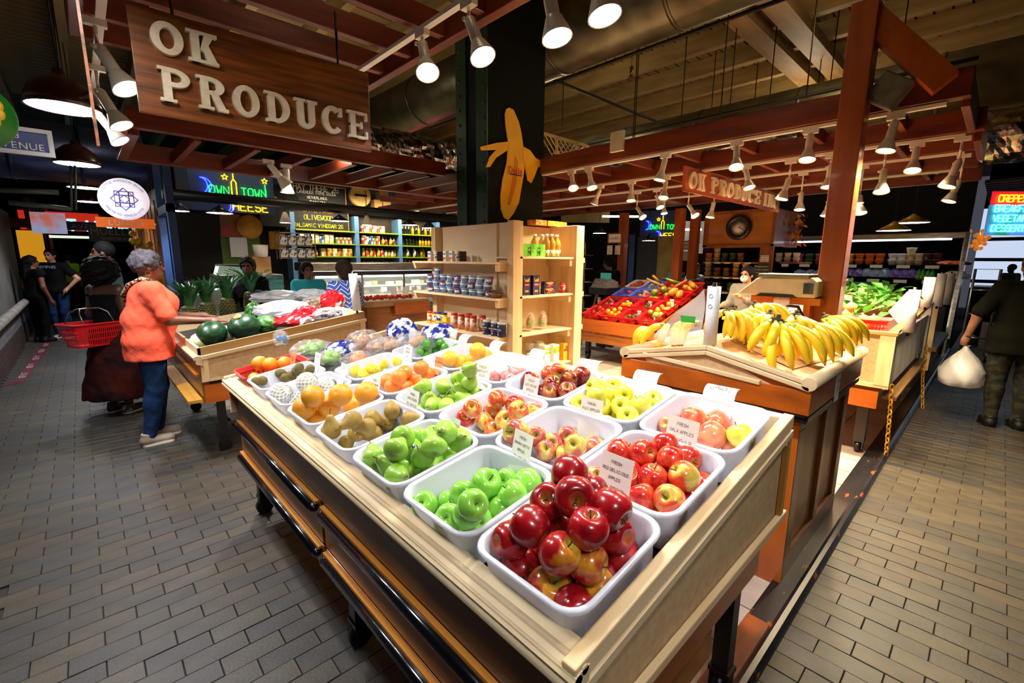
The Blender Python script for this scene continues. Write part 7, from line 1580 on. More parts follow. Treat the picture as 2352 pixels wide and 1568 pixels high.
# ================================================================ FAR RIGHT
cs=thing('neon_sign','CREPES BREAKFAST VEGETARIAN DESSERTS neon panel at the right edge','neon sign',tuple(dep(2330,490,9)));C=Vector(cs.location);ux=Vector((RT[0],RT[1],0)).normalized();uz=Vector((0,0,1));nn=Vector((-ux.y,ux.x,0))
def pl(a0,a1,z0,z1,m,nm): b=MB();b.add([C+ux*a+uz*z+nn*.02 for a,z in ((a0,z0),(a1,z0),(a1,z1),(a0,z1))]+[C+ux*a+uz*z+nn*.06 for a,z in ((a0,z0),(a1,z0),(a1,z1),(a0,z1))],[(0,1,2,3),(7,6,5,4),(0,4,5,1),(1,5,6,2),(2,6,7,3),(3,7,4,0)]);b.build(nm,m,cs)
pl(-.46,.6,.16,.42,mat('crepe_red','d81c24',emit=1.2),'red_panel');pl(-.48,.6,-.42,.16,mat('crepe_blue','5a86d8','2a7a5a',emit=.9,scale=2.5),'blue_panel')
for i,(tx,m) in enumerate((('CREPES',NY),('BREAKFAST',NC),('VEGETARIAN',NC),('DESSERTS',NC))): b=MB();write(b,tx,.13,.011,C-ux*(.40-.04*(i==0))+uz*(.22-.19*i),ux,uz,align='l',tube=True,sp=1.2);b.build('neon_tubes',m,cs)
fl=thing('flower_lamp','orange blossom ball lamp hanging near the daylight windows','lamp',tuple(dep(2245,555,11)));b=MB();C=Vector(fl.location);[b.sphere(C+Vector((rgf.gauss(0,.09),rgf.gauss(0,.09),rgf.gauss(0,.12))),.05,6,4) for k in range(30)];b.build('blossoms',mat('blossom_or','f0902c',emit=.5),fl,kind='stuff')
for i,(x,y,w,h) in enumerate(((2160,480,.35,.35),(2098,500,.25,.6),(2128,515,.28,.5),(2030,505,.2,.4))): c=dep(x,y,13);b=MB();b.cbox(c[0],c[1],c[2],.02,w,h,Matrix.Rotation(.4*i,3,'X'));simple('hanging_paper',b,PAPER,('tilted','narrow','broad','small')[i]+' white sheet hanging above the fridge','paper')
ctt=thing('service_counter','cluttered food counter with seated diners in front of the far windows','counter',(16,-.5,0));b=MB();b.box(15.5,16.5,-4,.4,0,1.05);b.build('body',mat('counter_dark','3a2a28',rough=.6),ctt);b=MB();b.box(15.4,16.6,-4,.4,1.05,1.1);b.build('top',mat('counter_pink','a88a84',rough=.4),ctt)
cart=thing('hand_truck','grey hand truck with folded boxes beside the fridge','cart',(10.9,.15,0));b=MB();b.tube([(10.9,.3,.1),(11.1,.3,1.55),(11.1,.0,1.55),(10.9,.0,.1)],.02,8);[b.tube([(10.9+.2*(z-.1)/1.45,.0,z),(10.9+.2*(z-.1)/1.45,.3,z)],.015,6) for z in (.4,.8,1.2)];b.build('frame',STEEL,cart);b=MB();b.cyl((10.95,-.05,.1),(10.95,.0,.1),.1,n=14);b.cyl((10.95,.3,.1),(10.95,.35,.1),.1,n=14);b.build('wheels',BLACKM,cart)
for i,(x,y,z) in enumerate(((11.3,-.1,0),(11.3,-.1,.32),(11.35,-.5,0))): b=MB();b.box(x-.2,x+.2,y-.2,y+.2,z,z+.31);simple('cardboard_box',b,mat('box_grey','5a5248','463e36',rough=.8,scale=5),('lower','upper','right')[i]+' dull cardboard box stacked by the fridge end','box')
bag('dark blue refuse bag on the boxes by the fridge',(11.2,-.45,.5),(.3,.3,.25),140,mat('refuse_blue','0c1438','1c2c5a',rough=.2,scale=6,coat=.5))

# added area lights without fixtures, fill for the cheese stall shelves
for x in (4.0,5.3,6.4):
    ld=bpy.data.lights.new('shelf_fill','AREA');ld.energy=26;ld.size=1.0;ld.size_y=.1;ld.shape='RECTANGLE';ld.color=(1,.86,.6);lo=bpy.data.objects.new('shelf_fill',ld);COL.objects.link(lo);lo.location=(x,9.75,2.75);lo.rotation_euler=(math.radians(35),0,0)

# back of the hall behind the cashiers
for nm,lab,cat,q,w,h,m in (('wall_panel','pale yellow wall panel far behind the basket stand','panel',(1527,600,11.5),.42,1.25,mat('panel_yellow','a8904a','8a7434',rough=.7,scale=3)),('dark_door','dark grey door left of the yellow panel','door',(1484,605,11.4),.5,1.3,mat('door_slate','2a2e34','1c2024',rough=.6,scale=3)),('door_frame','narrow blue frame post behind the cashier','post',(1449,600,11.3),.14,1.3,BLUEW),('back_partition','pale beige partition high behind the shelf unit','panel',(1345,478,13),1.4,.8,mat('beige_part','a8946a','8a764c',rough=.8,scale=2)),('back_partition','white framed opening right of the far neon','panel',(1592,545,13),.6,.9,mat('opening_white','b8b4a8','d8d4c8',rough=.6,emit=.25,scale=2)),('strip_light','white strip lights above the cashier','lamp',(1425,497,12.5),1.0,.05,mat('strip_white','fff4e0',emit=5)),('strip_light','short white strip light right of the second far post','lamp',(1590,527,12.4),.5,.05,mat('strip_white','fff4e0',emit=5))):
    c=dep(*q);b=MB();b.cbox(c[0],c[1],c[2],w,.05,h,Matrix.Rotation(-.73,3,'Z'));simple(nm,b,m,lab,cat)
# ================================================================ PEOPLE
SKIN=lambda n,a,b2:mat('skin_'+n,a,b2,rough=.5,scale=14,coat=.05)
SK_D=SKIN('deep','3a2016','4a2a1c');SK_B=SKIN('brown','6a3f2a','7a4a34');SK_L=SKIN('light','a8745a','b8866a')
CLO=lambda n,a,b2=None,sc=6,rp=(.35,.65):mat('cloth_'+n,a,b2 or a,rough=.9,spec=.12,scale=sc,bump=.25,bscale=45,ramp=rp)
HAIRB=mat('hair_black','060505','0c0909',rough=.75,spec=.2,scale=40,bump=.6,bscale=60);HAIRG=mat('hair_grey','38343a','5e585f',rough=.8,spec=.2,scale=30,bump=.6,bscale=50);HAIRBR=mat('hair_brown','20140c','2e1e14',rough=.7,spec=.25,scale=40,bump=.6,bscale=60)
EYE=mat('eye_dark','0a0808',rough=.1)
def lerp(a,b2,t): return tuple(x+(y-x)*t for x,y in zip(a,b2))
def person(loc,yaw,label,H=1.7,skin=SK_B,shirt=None,pants=None,shoes=None,hair='short',hm=HAIRB,bulk=1.,la=None,ra=None,lh='relax',rh='relax',head=0.,nod=0.,legs=None,top=None,sleeve=.6,skirt=None,res=.012,bust=0,hem=.0,lean=0,belly=0,face=True,seat=None):
    """x right, y forward, z up in metres for a 1.7 m body; arms: (elbow,wrist) points relative to the shoulder"""
    s=H/1.7;g=seat or 0
    HIP=.93-g;SH=1.40-g;hx=.10*bulk**.5;sx=.165+.02*(bulk-1)
    lg=legs or [((.0,.03,.50),(.0,-.02,.08))]*2
    f=lambda d:[(-1,d[0]),(1,d[1] if len(d)>1 else d[0])]
    LEG=[]
    for sd,(kn,an) in f(lg): LEG.append(((sd*hx*.9,0,HIP-.04),(sd*hx*.9+kn[0],kn[1],kn[2]),(sd*hx*.9+an[0],an[1],an[2])))
    ARM=[]
    for sd,a in ((-1,la),(1,ra)):
        a=a or ((sd*.06,-.02,-.29),(sd*.08,.06,-.54));S0=(sd*sx,lean*.5,SH-.01)
        ARM.append((S0,tuple(p+q for p,q in zip(S0,a[0])),tuple(p+q for p,q in zip(S0,a[1]))))
    allp=[p for L in LEG+ARM for p in L];m=.24
    lo=[min(p[0] for p in allp)-m,min(min(p[1] for p in allp)-m,-.3*bulk),-.01];hi=[max(p[0] for p in allp)+m,max(max(p[1] for p in allp)+m,.3*bulk),1.74-g]
    Rb=bulk
    def torso(d,o):
        d.ell((0,0,HIP),(.165*Rb**.8+o,.12*Rb+o,.13+o),.05);d.ell((0,lean*.25+.01*belly,HIP+.17),(.135*Rb+o,.10*Rb+o+belly*.05,.16+o),.06);d.ell((0,lean*.45+.01,HIP+.34),(.16*Rb**.7+o,.105*Rb**.8+o,.18+o),.06)
        if bust: [d.ell((sd*.075,lean*.4+.09*Rb**.5,HIP+.33),(.075*bust+o,.075*bust+o,.075*bust+o),.05) for sd in (-1,1)]
        d.cone((-sx,lean*.5,SH-.03),(sx,lean*.5,SH-.03),.062+o,None,.05)
    def legs_(d,o,cutz=None):
        for hp,kn,an in LEG: d.cone(hp,kn,.088*Rb**.6+o,.058*Rb**.4+o,.04);d.cone(kn,an,.056*Rb**.4+o,.040+o,.03);d.ell((kn[0]*.4+an[0]*.6,lerp(kn,an,.3)[1]-.015,lerp(kn,an,.3)[2]),(.052*Rb**.3+o,.056+o,.11),.03)
    def arms_(d,o,upto=1.):
        for S0,E_,Wr in ARM:
            if upto<=.5: d.cone(S0,lerp(S0,E_,upto*2),.052*Rb**.5+o,.047*Rb**.5+o,.035)
            else: d.cone(S0,E_,.050*Rb**.5+o,.042*Rb**.3+o,.035);d.cone(E_,lerp(E_,Wr,(upto-.5)*2),.041*Rb**.3+o,.029+o if upto>=1 else .035+o,.025)
    # body
    B=SDF(lo,hi,res);torso(B,0);legs_(B,0);arms_(B,0)
    hc=(0,lean*.62+.02,1.58-g);B.cone((0,lean*.5,SH-.02),(0,lean*.58,SH+.09),.055,.052,.03)
    ch,sh_=math.cos(head),math.sin(head)
    def hp_(x,y,z): return (hc[0]+x*ch-y*sh_,hc[1]+x*sh_+y*ch,hc[2]+z-nod*y)
    B.ell(hp_(0,-.012,.02),(.073,.092,.095),.02,rot=head);B.ell(hp_(0,.03,-.055),(.052,.058,.062),.03,rot=head)
    B.cone(hp_(0,.085,.0),hp_(0,.105,-.03),.010,.015,.012);B.cone(hp_(-.018,.088,-.066),hp_(.018,.088,-.066),.008,None,.008)
    for sd in (-1,1):
        B.ell(hp_(sd*.074,-.005,-.01),(.012,.022,.032),.008,rot=head);B.ell(hp_(sd*.03,.098,.012),(.018,.016,.012),.0,rot=head,sub=True);B.cone(hp_(sd*.015,.09,.03),hp_(sd*.05,.08,.03),.008,None,.012)
    # hands
    for (S0,E_,Wr),mode,sd in zip(ARM,(lh,rh),(-1,1)):
        d=np.array(Wr)-np.array(E_);d/=np.linalg.norm(d);up=np.array([0,0,1.]);
        if abs(d[2])>.8: side=np.array([0,1.,0])
        else: side=np.cross(d,up)*sd;side/=np.linalg.norm(side)
        nrm=np.cross(d,side);Wn=np.array(Wr);nrm*=1 if nrm[2]<0 or abs(d[2])>.8 else -1
        if abs(d[2])>.8: nrm=np.array([-sd,0,0.])
        P=Wn+d*.05;B.ell(tuple(P),(.032,.034,.032),.02);B.cone(tuple(Wn+d*.02),tuple(Wn+d*.085),.028,.03,.02)
        cu={'relax':.35,'grip':1.15,'flat':.08}[mode]
        for i in range(4):
            o=Wn+d*.095+side*(.027-.018*i);L=(.038,.043,.040,.032)[i];a1=d*math.cos(cu*.7)+nrm*math.sin(cu*.7);a2=d*math.cos(cu*1.6)+nrm*math.sin(cu*1.6)
            k1=o+a1*L;k2=k1+a2*L*.95;B.cone(tuple(o-d*.02),tuple(k1),.0098,.009,.006);B.cone(tuple(k1),tuple(k2),.009,.0078,.004)
        o=Wn+d*.04+side*.025;k1=o+(side*.6+d*.7+nrm*.3)*.045;k2=k1+(d*.9+nrm*.35*(1+cu))*.03;B.cone(tuple(o),tuple(k1),.012,.0105,.01);B.cone(tuple(k1),tuple(k2),.0105,.0085,.005)
    if True:
        for hp,kn,an in LEG: B.cone((an[0],an[1]-.02,max(.035,an[2]-.04)),(an[0],an[1]+.13,max(.03,an[2]-.05)),.036,.028,.03)
    Mx=Matrix.Diagonal((s,s,s,1))
    o=B.build('person',skin,None,Mx);o.location=loc;o.rotation_euler=(0,0,yaw);tag(o,label,'person');MW[o.name]=Matrix.Translation(Vector(loc))@Matrix.Rotation(yaw,4,'Z')
    def part(nm,d,m): return d.build(nm,m,o,Mx)
    D=lambda:SDF(lo,hi,res)
    if face:
        for sd in (-1,1):
            b=MB();b.sphere(Vector(hp_(sd*.03,.083,.012))*s,.012*s,8,6);b.build('eye',EYE,o,True)
    if skirt:
        m_,zb,r0,r1=skirt;d=D();d.cone((0,0,HIP+.06),(0,0,zb-.12),r0,r1,.02);d.cut((0,0,-1),-zb);d.cut((0,0,1),HIP+.1);d.noise(.006,18,3);part('skirt',d,m_)
    elif pants:
        d=D();d.ell((0,0,HIP),(.172*Rb**.8,.128*Rb,.14),.05);legs_(d,.011);d.cut((0,0,1),HIP+.12);d.cut((0,0,-1),-(LEG[0][2][2]-.02));d.noise(.0012,40,5);part('trousers',d,pants)
    if shirt:
        d=D();torso(d,.019);d.ell((0,0,HIP-.13),(.168*Rb**.8+.014,.124*Rb+.016,.34),.04);arms_(d,.018,sleeve*.5);d.cut((0,0,1),SH+.055);d.cut((0,0,-1),-(HIP-.06-hem));d.noise(.0016,34,7);part('shirt',d,shirt)
    if top:
        d=D();torso(d,.012);d.cut((0,0,1),SH-.06);d.cut((0,0,-1),-(HIP-.05));d.noise(.0015,34,9);part('top',d,top)
    if shoes:
        for sd,(hp,kn,an) in zip((0,1),LEG):
            z0=max(.0,an[2]-.08);d=SDF((an[0]-.1,an[1]-.14,z0-.01),(an[0]+.1,an[1]+.24,z0+.2),.008);d.cone((an[0],an[1]-.03,z0+.045),(an[0],an[1]+.14,z0+.036),.048,.040,.03);d.cone((an[0],an[1]-.01,z0+.06),(an[0],an[1]-.015,z0+.11),.05,.05,.02);d.cut((0,0,-1),-z0);d.cut((0,0,1),z0+.115);sh=d.build('shoe',shoes,o,Mx)
            b=MB();b.prism([(x,y) for x,y in rr(.048,.12,.045,4,an[0],an[1]+.055)],z0,z0+.018,'z');b.v=[tuple(c*s for c in v) for v in b.v];b.build('sole',WHITEM if shoes is not BOOT else BLACKM,sh,True)
    h=SDF((-.24,-.32,1.0-g),(.24,.28,1.76-g),.011)
    def hair_cap(r,low):
        h.ell(hp_(0,-.02,.035),(.081+r,.098+r,.092+r),.02,rot=head);h.ell(hp_(0,.095,-.03),(.078,.09,.10),.0,rot=head,sub=True);h.cut((0,0,-1),-(hc[2]-low))
    if hair=='short': hair_cap(.006,.045)
    elif hair=='full': hair_cap(.02,.075);h.noise(.006,60,4)
    elif hair=='bob': hair_cap(.02,.11);h.ell(hp_(0,-.05,-.05),(.09,.07,.09),.03,rot=head);h.ell(hp_(0,.075,-.03),(.06,.07,.09),0,rot=head,sub=True)
    elif hair=='long': hair_cap(.012,.06);h.cone(hp_(0,-.07,.0),hp_(0,-.11,-.30),.075,.06,.04);h.noise(.004,70,6)
    elif hair=='pony': hair_cap(.01,.05);h.cone(hp_(.0,-.11,.03),hp_(0,-.15,-.10),.035,.045,.02);h.cone(hp_(0,-.15,-.1),hp_(0,-.13,-.36),.045,.03,.02)
    elif hair=='afro': h.ell(hp_(0,-.04,.0),(.15,.16,.16),.02);h.ell(hp_(0,.1,-.05),(.07,.09,.1),0,sub=True);h.noise(.012,55,8)
    elif hair=='braids':
        hair_cap(.01,.04)
        for k in range(9): a=-2.6+k*.65-1.57+1.57;x,y=.08*math.sin(k*.5-2),-.06-.03*math.cos(k);h.cone(hp_(x,y,.0),hp_(x*1.3,y-.02,-.22-.02*(k%3)),.016,.012,.008)
    if hair: part('hair',h,hm)
    return o
BOOT=mat('boot_black','0a0a0a',rough=.5);SNK=mat('sneaker_tan','8a7a68','a09080',rough=.7,scale=12);SHW=mat('sneaker_dark','3a3436','c8c8c8',rough=.6,scale=8,ramp=(.6,.66))
CORAL=CLO('coral','ff6a4c','f85e42');DEN=CLO('denim','14284a','1e3a62',9);BLKC=CLO('black','0a0a0c');TEAL=CLO('teal','2a98a4','2f9ca6');GREYC=CLO('grey','7a746c','6c665f');OLIVE=CLO('olive','0d0c07','12110a')
CAMO=mat('cloth_camo','0c0c08','2a2812',rough=.9,scale=14,ramp=(.48,.54),stretch=(1,1,1.6));RUST=CLO('rust','3a0f08','12080a',4)
def chev():
    m=CLO('chevron','1c3a9a','e0e4f0');nt=m.node_tree;N=nt.nodes;L=nt.links;b=N['Principled BSDF']
    tc=N.new('ShaderNodeTexCoord');sx=N.new('ShaderNodeSeparateXYZ');L.new(tc.outputs['Object'],sx.inputs[0])
    pp=N.new('ShaderNodeMath');pp.operation='PINGPONG';pp.inputs[1].default_value=.075;L.new(sx.outputs[0],pp.inputs[0])
    ad=N.new('ShaderNodeMath');ad.operation='ADD';L.new(pp.outputs[0],ad.inputs[0]);L.new(sx.outputs[2],ad.inputs[1])
    md=N.new('ShaderNodeMath');md.operation='PINGPONG';md.inputs[1].default_value=.028;L.new(ad.outputs[0],md.inputs[0])
    r=N.new('ShaderNodeValToRGB');e=r.color_ramp.elements;e[0].position=.2;e[0].color=srgb('d8dcf0');e[1].position=.3;e[1].color=srgb('1a3a9c');r.color_ramp.interpolation='CONSTANT';x=e.new(.75);x.color=srgb('4a78d0')
    dv=N.new('ShaderNodeMath');dv.operation='DIVIDE';dv.inputs[1].default_value=.028;L.new(md.outputs[0],dv.inputs[0]);L.new(dv.outputs[0],r.inputs[0]);L.new(r.outputs[0],b.inputs['Base Color']);return m
# heading: yaw 0 faces +Y
w=person((.36,5.12,0),-1.55,'woman with short grey hair and coral t-shirt at the pineapple table',1.70,SK_B,CORAL,DEN,SNK,'full',HAIRG,1.38,la=((-.05,.10,-.27),(-.01,.36,-.29)),ra=((.07,.10,-.27),(.03,.37,-.30)),lh='flat',rh='flat',head=.0,lean=.08,sleeve=.82,res=.0085,bust=1.25,belly=1.0,hem=.10,legs=[((.02,.04,.50),(.01,-.01,.08)),((.0,.0,.50),(.0,-.09,.08))])
b=MB();b.tube([Vector((.078,.055,1.52))+Vector((.004*math.sin(a),.02*math.cos(a),.02*math.sin(a))) for a in [i*math.pi/6 for i in range(12)]],.002,5,closed=True);b.build('hoop_earring',mat('gold','d8b060',rough=.2,metal=1),w,True)
b=MB();b.tube([(.10,.09,1.44),(.085,.0,1.475),(.02,-.085,1.42),(-.08,-.122,1.33),(-.165,-.10,1.2),(-.21,-.02,1.1)],.018,8);b.build('bag_strap',mat('strap_print','2a2018','c8a888',rough=.8,scale=40,ramp=(.48,.52)),w,True)
w2=person((.16,6.35,0),-.9,'person with dark curly hair and long rust skirt behind the coral shirt woman',1.62,SK_D,None,None,SHW,'afro',HAIRB,1.15,la=((-.10,.02,-.27),(-.14,.20,-.32)),lh='grip',top=BLKC,skirt=(RUST,.20,.18,.36),head=-.3,nod=.25,face=False)
person((-.42,13.1,0),2.6,'man in a lettered dark t-shirt with hands on hips in the left aisle',1.80,SK_L,BLKC,DEN,SHW,'short',HAIRB,1.05,la=((-.20,-.02,-.25),(-.08,.08,-.42)),ra=((.20,-.02,-.25),(.08,.08,-.42)),res=.016)
c=Vector((-.42,13.1,1.35));b=MB();font('MEMPHIS',.055,(-.51,12.95,1.42),(.857,-.515,0),(0,0,1)).build('shirt_print',mat('print_ice','a8c8e0',rough=.6),bpy.data.objects['person.002'])
person((-.70,12.7,0),-.9,'woman in black leaning beside the grey wall, far left',1.66,SK_B,BLKC,BLKC,BOOT,'long',HAIRB,1.05,res=.016,sleeve=.2,head=-.4)
person((.25,24,0),3.1,'woman in black walking towards the camera at the end of the left aisle',1.66,SK_L,BLKC,DEN,BOOT,'short',HAIRB,1.0,res=.018,legs=[((0,.06,.5),(0,-.08,.09)),((0,.12,.52),(0,.12,.08))])
person((-.28,19,0),.3,'person in a bright yellow green shirt behind the man in the left aisle',1.7,SK_L,CLO('lime','a8c010'),CLO('redtr','5a1a1a'),SHW,'short',HAIRBR,1.05,res=.018)
person((.24,7.9,0),1.3,'man with dark hair and beard in a dark shirt behind the coral shirt woman',1.84,SK_B,CLO('grgreen','1f3232'),BLKC,BOOT,'short',HAIRB,1.15,res=.014,head=.2)
c=dep(573,640,5.95);person((float(c[0]),float(c[1]),0),2.35,'woman with long black hair in a black top by the steel counter',1.66,SK_B,BLKC,BLKC,BOOT,'long',HAIRB,.95,ra=((.06,.06,-.26),(.0,.22,-.08)),head=.35,sleeve=1.2,res=.011)
c=dep(708,640,6.3);t_=person((float(c[0]),float(c[1]),0),2.6,'smiling girl with braids in a teal t-shirt',1.60,SK_B,TEAL,BLKC,BOOT,'braids',HAIRB,.9,head=.55,sleeve=.8,res=.011,la=((-.03,.02,-.26),(.08,.18,-.36)))
c=dep(792,650,5.75);person((float(c[0]),float(c[1]),0),.35,'woman with brown bobbed hair in a blue and white chevron blouse seen from behind',1.62,SK_L,chev(),BLKC,BOOT,'bob',HAIRBR,1.42,sleeve=1.25,res=.011,face=False,ra=((.12,.06,-.24),(.08,.26,-.30)),la=((-.1,.04,-.25),(-.06,.22,-.34)))
c=dep(1398,640,8.6);person((float(c[0]),float(c[1]),0),-.3,'man in black working behind the CASHIER 2 register',1.72,SK_B,BLKC,BLKC,BOOT,'full',HAIRB,1.1,ra=((.08,.04,-.27),(.06,.2,-.46)),res=.014,head=.4)
c=dep(1597,620,9.4);person((float(c[0]),float(c[1]),0),2.8,'dark haired person behind the round grey counter',1.6,SK_L,CLO('palegrey','8a8f98'),BLKC,BOOT,'long',HAIRB,1.0,res=.016)
c=dep(1712,690,6.3);gw=person((float(c[0]),float(c[1]),0),1.35,'woman with a long dark ponytail, face mask and grey top reaching for the tubs',1.58,SK_L,GREYC,BLKC,BOOT,'pony',HAIRB,.92,la=((-.03,.12,-.22),(.02,.33,-.12)),ra=((.03,.10,-.24),(.02,.32,-.27)),sleeve=1.55,res=.011)
b=MB();b.sphere(Vector((0,.085,1.53))*.93,.05,12,8,sc=(1.05,.75,.95));b.build('face_mask',mat('mask_white','d8cfc4',rough=.8),gw,True)
mn=person((6.72,-.22,0),-1.25,'man in a dark t-shirt and camouflage trousers at the right edge',1.74,SK_L,OLIVE,CAMO,BOOT,'short',mat('hair_cropped','2a2422','4a4440',rough=.7,scale=40),1.35,la=((-.16,-.02,-.27),(-.19,.05,-.50)),lh='grip',sleeve=.9,res=.011,face=False,hem=.12)
b=MB();b.tube([(-.355+.036*math.cos(a),.05+.036*math.sin(a),.91) for a in [i*math.pi/6 for i in range(12)]],.009,6,closed=True);b.build('bracelet',mat('strap_brown','3a2418',rough=.5),mn,True)
c=dep(2292,650,14);person((float(c[0]),float(c[1]),.0),.5,'seated diner with dark hair at the far right counter',1.66,SK_B,CLO('plum','4a2a30'),BLKC,BOOT,'full',HAIRB,1.1,res=.018,seat=.25,legs=[((0,.38,.42),(0,.40,.08))]*2)
c=dep(2318,650,12.5);person((float(c[0]),float(c[1]),0),-.8,'person in a mustard shirt half hidden behind the man at the right',1.62,SK_B,CLO('mustard','6a641c'),BLKC,BOOT,'short',HAIRB,1.1,res=.018)
# red shopping basket on the arm
Wp=Vector(ony(207,742,6.2))
sb=thing('shopping_basket','red plastic shopping basket with wire handles carried in front of the coral shirt woman','basket',tuple(Wp),(0,0,.5))
Z=lambda P,z:[(x,y,z) for x,y in P]
b=MB();b.loft([Z(rr(.225,.155,.03,2),.0),Z(rr(.225,.155,.03,2),.012),Z(rr(.212,.142,.03,2),.012),Z(rr(.212,.142,.03,2),-.012),Z(rr(.218,.148,.03,2),-.012)],smooth=False);b.build('rim',RED,sb,True)
b=MB();P0=[Vector((x,y,-.22)) for x,y in rr(.17,.11,.03,3)];P1=[Vector((x,y,0)) for x,y in rr(.215,.145,.03,3)];n=len(P0)
for za,zb in ((0,.08),(.3,.36),(.58,.64),(.8,1)): b.loft([[p.lerp(q,za) for p,q in zip(P0,P1)],[p.lerp(q,zb) for p,q in zip(P0,P1)]],smooth=False)
for i in range(n):
    p,q,p2,q2=P0[i],P1[i],P0[(i+1)%n],P1[(i+1)%n];k=max(1,int((p2-p).length/.014))
    for j in range(k): b.add([p.lerp(p2,j/k),p.lerp(p2,(j+.5)/k),q.lerp(q2,(j+.5)/k),q.lerp(q2,j/k)],[(0,1,2,3)])
b.build('slotted_wall',RED,sb,True);b=MB();b.prism(rr(.17,.11,.03,3),-.224,-.216,'z');b.build('basket_floor',RED,sb,True)
for sg in (-1,1): b=MB();b.tube([(-.13,sg*.145,0),(-.12,sg*.08,.11),(-.08,sg*.02,.15),(.08,sg*.02,.15),(.12,sg*.08,.11),(.13,sg*.145,0)],.005,6);b.build('wire_handle',STEEL,sb,True)
# plastic carrier bag in the man's hand
M_=Matrix.Translation((6.72,-.22,0))@Matrix.Rotation(-1.25,4,'Z');hd=M_@Vector((-.36,.06,.80))
gb2=thing('carrier_bag','white plastic carrier bag held by the man at the right','bag',tuple(hd-Vector((0,0,.42))))
rings=[];rgq=random.Random(5)
for i,(z,r) in enumerate(((0,.05),(.004,.15),(.02,.185),(.09,.20),(.17,.19),(.24,.155),(.30,.11),(.35,.065),(.39,.03),(.42,.018))):
    rings.append([hd+Vector((r*1.15*math.cos(t)*(1+.08*math.sin(5*t+i)+rgq.uniform(-.05,.05)),r*.9*math.sin(t)*(1+.08*math.sin(7*t+i*2)+rgq.uniform(-.05,.05)),z-.42)) for t in [2*math.pi*j/28 for j in range(28)]])
b=MB();b.loft(rings,cap0=True);b.build('film',mat('carrier_film','f0f0f4',rough=.3,alpha=.7,bump=.4,bscale=20),gb2)
b=MB();b.box(hd.x-.1,hd.x+.06,hd.y-.05,hd.y+.06,hd.z-.40,hd.z-.22);b.build('packed_goods',mat('goods_teal','6a8a9a','d8d4cc',rough=.6,scale=9),gb2)
# ================================================================ TRACK LAMPS
b=MB();b.box(-.018,.018,-.045,.045,-.03,0);AD=b.mesh('track_adapter',WHITEM)
b=MB();b.cyl((0,0,0),(0,0,1),.008,n=8);ST=b.mesh('lamp_stem',WHITEM)
b=MB();b.lathe([(0,.0),(.02,-.003),(.027,-.016),(.028,-.13),(.026,-.14)],16);b.cyl((.026,0,-.02),(.042,0,-.02),.010,n=8);BD=b.mesh('lamp_body',WHITEM)
b=MB();b.lathe([(.026,-.132),(.034,-.142),(.040,-.16),(.060,-.215),(.062,-.222),(.058,-.222),(.036,-.16)],20);SH=b.mesh('lamp_shade',WHITEM)
b=MB();b.lathe([(.0,-.17),(.033,-.17),(.056,-.212),(.046,-.2185),(0,-.223)],20);BB=[b.mesh('lamp_bulb',BULB),b.mesh('lamp_bulb',BULBW)]
def lamp(pv,sh,plane,val,ztr,label,warm=1,power=30,toward=0.,off=False,size=145,group=None,hs=1.):
    fn=onx if plane=='x' else ony
    P=Vector(fn(*pv,val));Q=Vector(fn(*sh,val));d=(Q-P)
    if toward: d=d.normalized()+(Vector(CP)-P).normalized()*toward
    d.normalize()
    t=thing('track_lamp',label,'lamp',(P.x,P.y,ztr),group=group)
    def put(n,me,loc,rot=None,sc=None):
        o=bpy.data.objects.new(n,me);COL.objects.link(o);o.parent=t;o.location=loc
        if rot: o.rotation_euler=rot
        if sc: o.scale=sc
        return o
    L=max(.03,ztr-P.z);rot=d.to_track_quat('-Z','Y').to_euler()
    put('track_adapter',AD,(0,0,0),(0,0,0 if plane=='x' else math.pi/2));put('lamp_stem',ST,(0,0,-L),None,(1,1,L-.02))
    put('lamp_body',BD,(0,0,-L),rot,(hs,)*3);put('lamp_shade',SH,(0,0,-L),rot,(hs,)*3)
    put('lamp_bulb',BB[warm],(0,0,-L),rot,(hs,)*3)
    if power:
        ld=bpy.data.lights.new('spot','SPOT');ld.energy=power*LAMP;ld.spot_size=math.radians(size);ld.spot_blend=1;ld.shadow_soft_size=.05
        ld.color=(1,.78,.48) if warm else (1,.96,.92)
        lo=bpy.data.objects.new('spot_light',ld);COL.objects.link(lo);lo.parent=t;lo.location=Vector((0,0,-L))+d*.235;lo.rotation_euler=(d*.5+Vector((0,0,-.8))).to_track_quat('-Z','Y').to_euler()
    return t
def track(p,q,label):
    b=MB();b.bar(p,q,.036,.02);simple('lighting_track',b,WHITEM,label,'track')
track((1.47,-1.2,2.86),(1.47,3.05,2.86),'white lighting track above the apples running past the right end of the large sign')
track((.2,-1.0,2.76),(.2,5.0,2.76),'white lighting track left of the large sign')
lamp((970,97),(985,182),'x',1.47,2.85,'bright white spotlight glaring straight at the viewer beside the large sign',0,22,toward=.5)
lamp((1077,42),(1112,138),'x',1.47,2.85,'white spotlight in front of the green column at the top',0,25)
lamp((1257,-38),(1274,55),'x',1.47,2.85,'white spotlight cut by the top edge right of the column',0,25)
lamp((224,104),(275,180),'y',3.05,2.75,'nearest cool white spotlight left of the large sign',0,40,toward=.45)
lamp((226,205),(266,268),'y',3.75,2.75,'middle white spotlight left of the large sign',0,35,toward=.3)
lamp((222,258),(258,302),'y',4.5,2.75,'farthest white spotlight left of the large sign',0,35,toward=.3)
# more of the same track overhead, above the picture
for y,dx in ((1.15,-.2),(.55,-.1),(.0,.25)):
    t=lamp((1257,-38),(1274,55),'x',1.47,2.85,'white spotlight on the track above the apples',0,25,group='spotlights above the apples');t.location.y=y
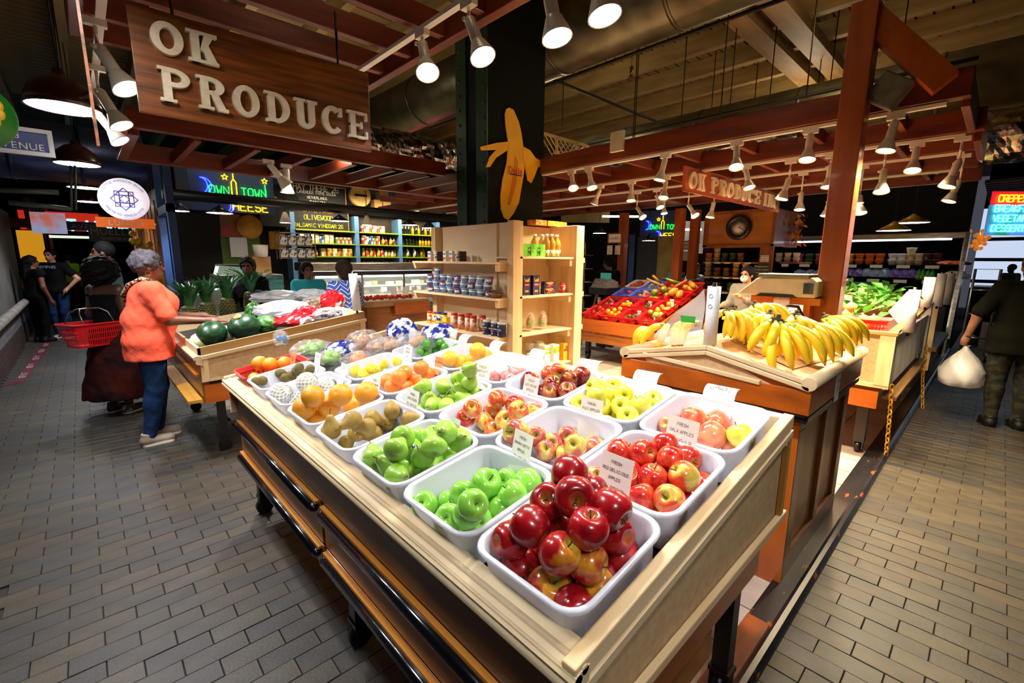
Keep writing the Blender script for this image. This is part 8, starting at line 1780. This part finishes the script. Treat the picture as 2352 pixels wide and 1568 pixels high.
# right pergola rows
for x,z,y0,y1,w in ((3.82,2.575,.35,3.59,'front beam of the right pergola'),(4.66,2.545,.3,8,'second beam of the right pergola'),(5.64,2.585,.35,8,'third beam of the right pergola'),(6.64,2.585,.4,8,'fourth beam of the right pergola')):
    track((x,y0,z),(x,y1,z),'thin pale lighting track under the '+w)
ROWS=[(3.82,2.565,[((1313,388),(1316,420),.35,'blazing round spotlight just right of the column'),((1353,383),(1357,413),0,'spotlight tilted right, second from the column'),((1529,353),(1521,390),0,'spotlight with a lit rim left of the smaller sign'),((1693,320),(1692,365),.3,'bright warm spotlight above the smaller sign'),((1862,298),(1856,350),.1,'large warm spotlight above the clock'),((2057,268),(2040,328),.0,'large warm spotlight right of the tall post')]),
 (4.66,2.535,[((1379,426),(1374,446),0,'cool spotlight aimed left above the fruit baskets'),((1451,415),(1450,447),0,'spotlight hanging straight over the fruit baskets'),((1530,408),(1526,440),.2,'warm spotlight low left of the smaller sign'),((1713,380),(1719,418),0,'spotlight hiding part of the smaller sign lettering'),((1813,400),(1804,433),0,'spotlight aimed left at the end of the smaller sign'),((1908,370),(1905,402),0,'spotlight half hidden by the tall post'),((2030,380),(2027,414),.15,'warm spotlight right of the tall post in the second row'),((2106,330),(2099,374),.2,'very bright warm spotlight in the second row'),((2203,360),(2189,398),0,'spotlight aimed left near the pergola end')]),
 (5.64,2.575,[((1508,440),(1514,468),0,'small spotlight above the neon moon sign'),((1463,468),(1469,486),0,'cool spotlight aimed right beside the far post'),((1581,462),(1586,478),0,'small spotlight above the cashier sign'),((1640,455),(1637,475),0,'small spotlight under the smaller sign'),((1841,433),(1839,458),0,'small spotlight above the pumpkin wreath'),((1963,420),(1966,447),0,'upper small spotlight beside the tall post'),((1975,440),(1976,468),.1,'lower small spotlight beside the tall post'),((2205,405),(2196,430),0,'spotlight aimed left in the third row at the right end')]),
 (6.64,2.575,[((1524,455),(1525,480),0,'faint spotlight behind the moon sign lamp'),((1905,452),(1902,470),0,'small far spotlight left of the tall post')])]
for x,z,ls in ROWS:
    for pv,sh,tw,lab in ls: lamp((pv[0],pv[1]+8),sh,'x',x,z,lab,1,68,toward=tw+.22,hs=.86)
# below the big sign
lamp((613,335),(640,368),'y',4.5,2.50,'white spotlight pointing down right under the large sign',0,75)
lamp((652,318),(654,357),'y',4.6,2.50,'white spotlight hanging straight under the large sign',0,75)
b=MB();b.lathe([(.0,.03),(.09,.02),(.13,-.02),(.13,-.03),(0,-.02)],20);o=b.build('dish_lamp',BULB,None);o.location=ony(760,352,4.6);tag(o,'shallow lit dish lamp under the right end of the large sign','lamp')
# temporary light
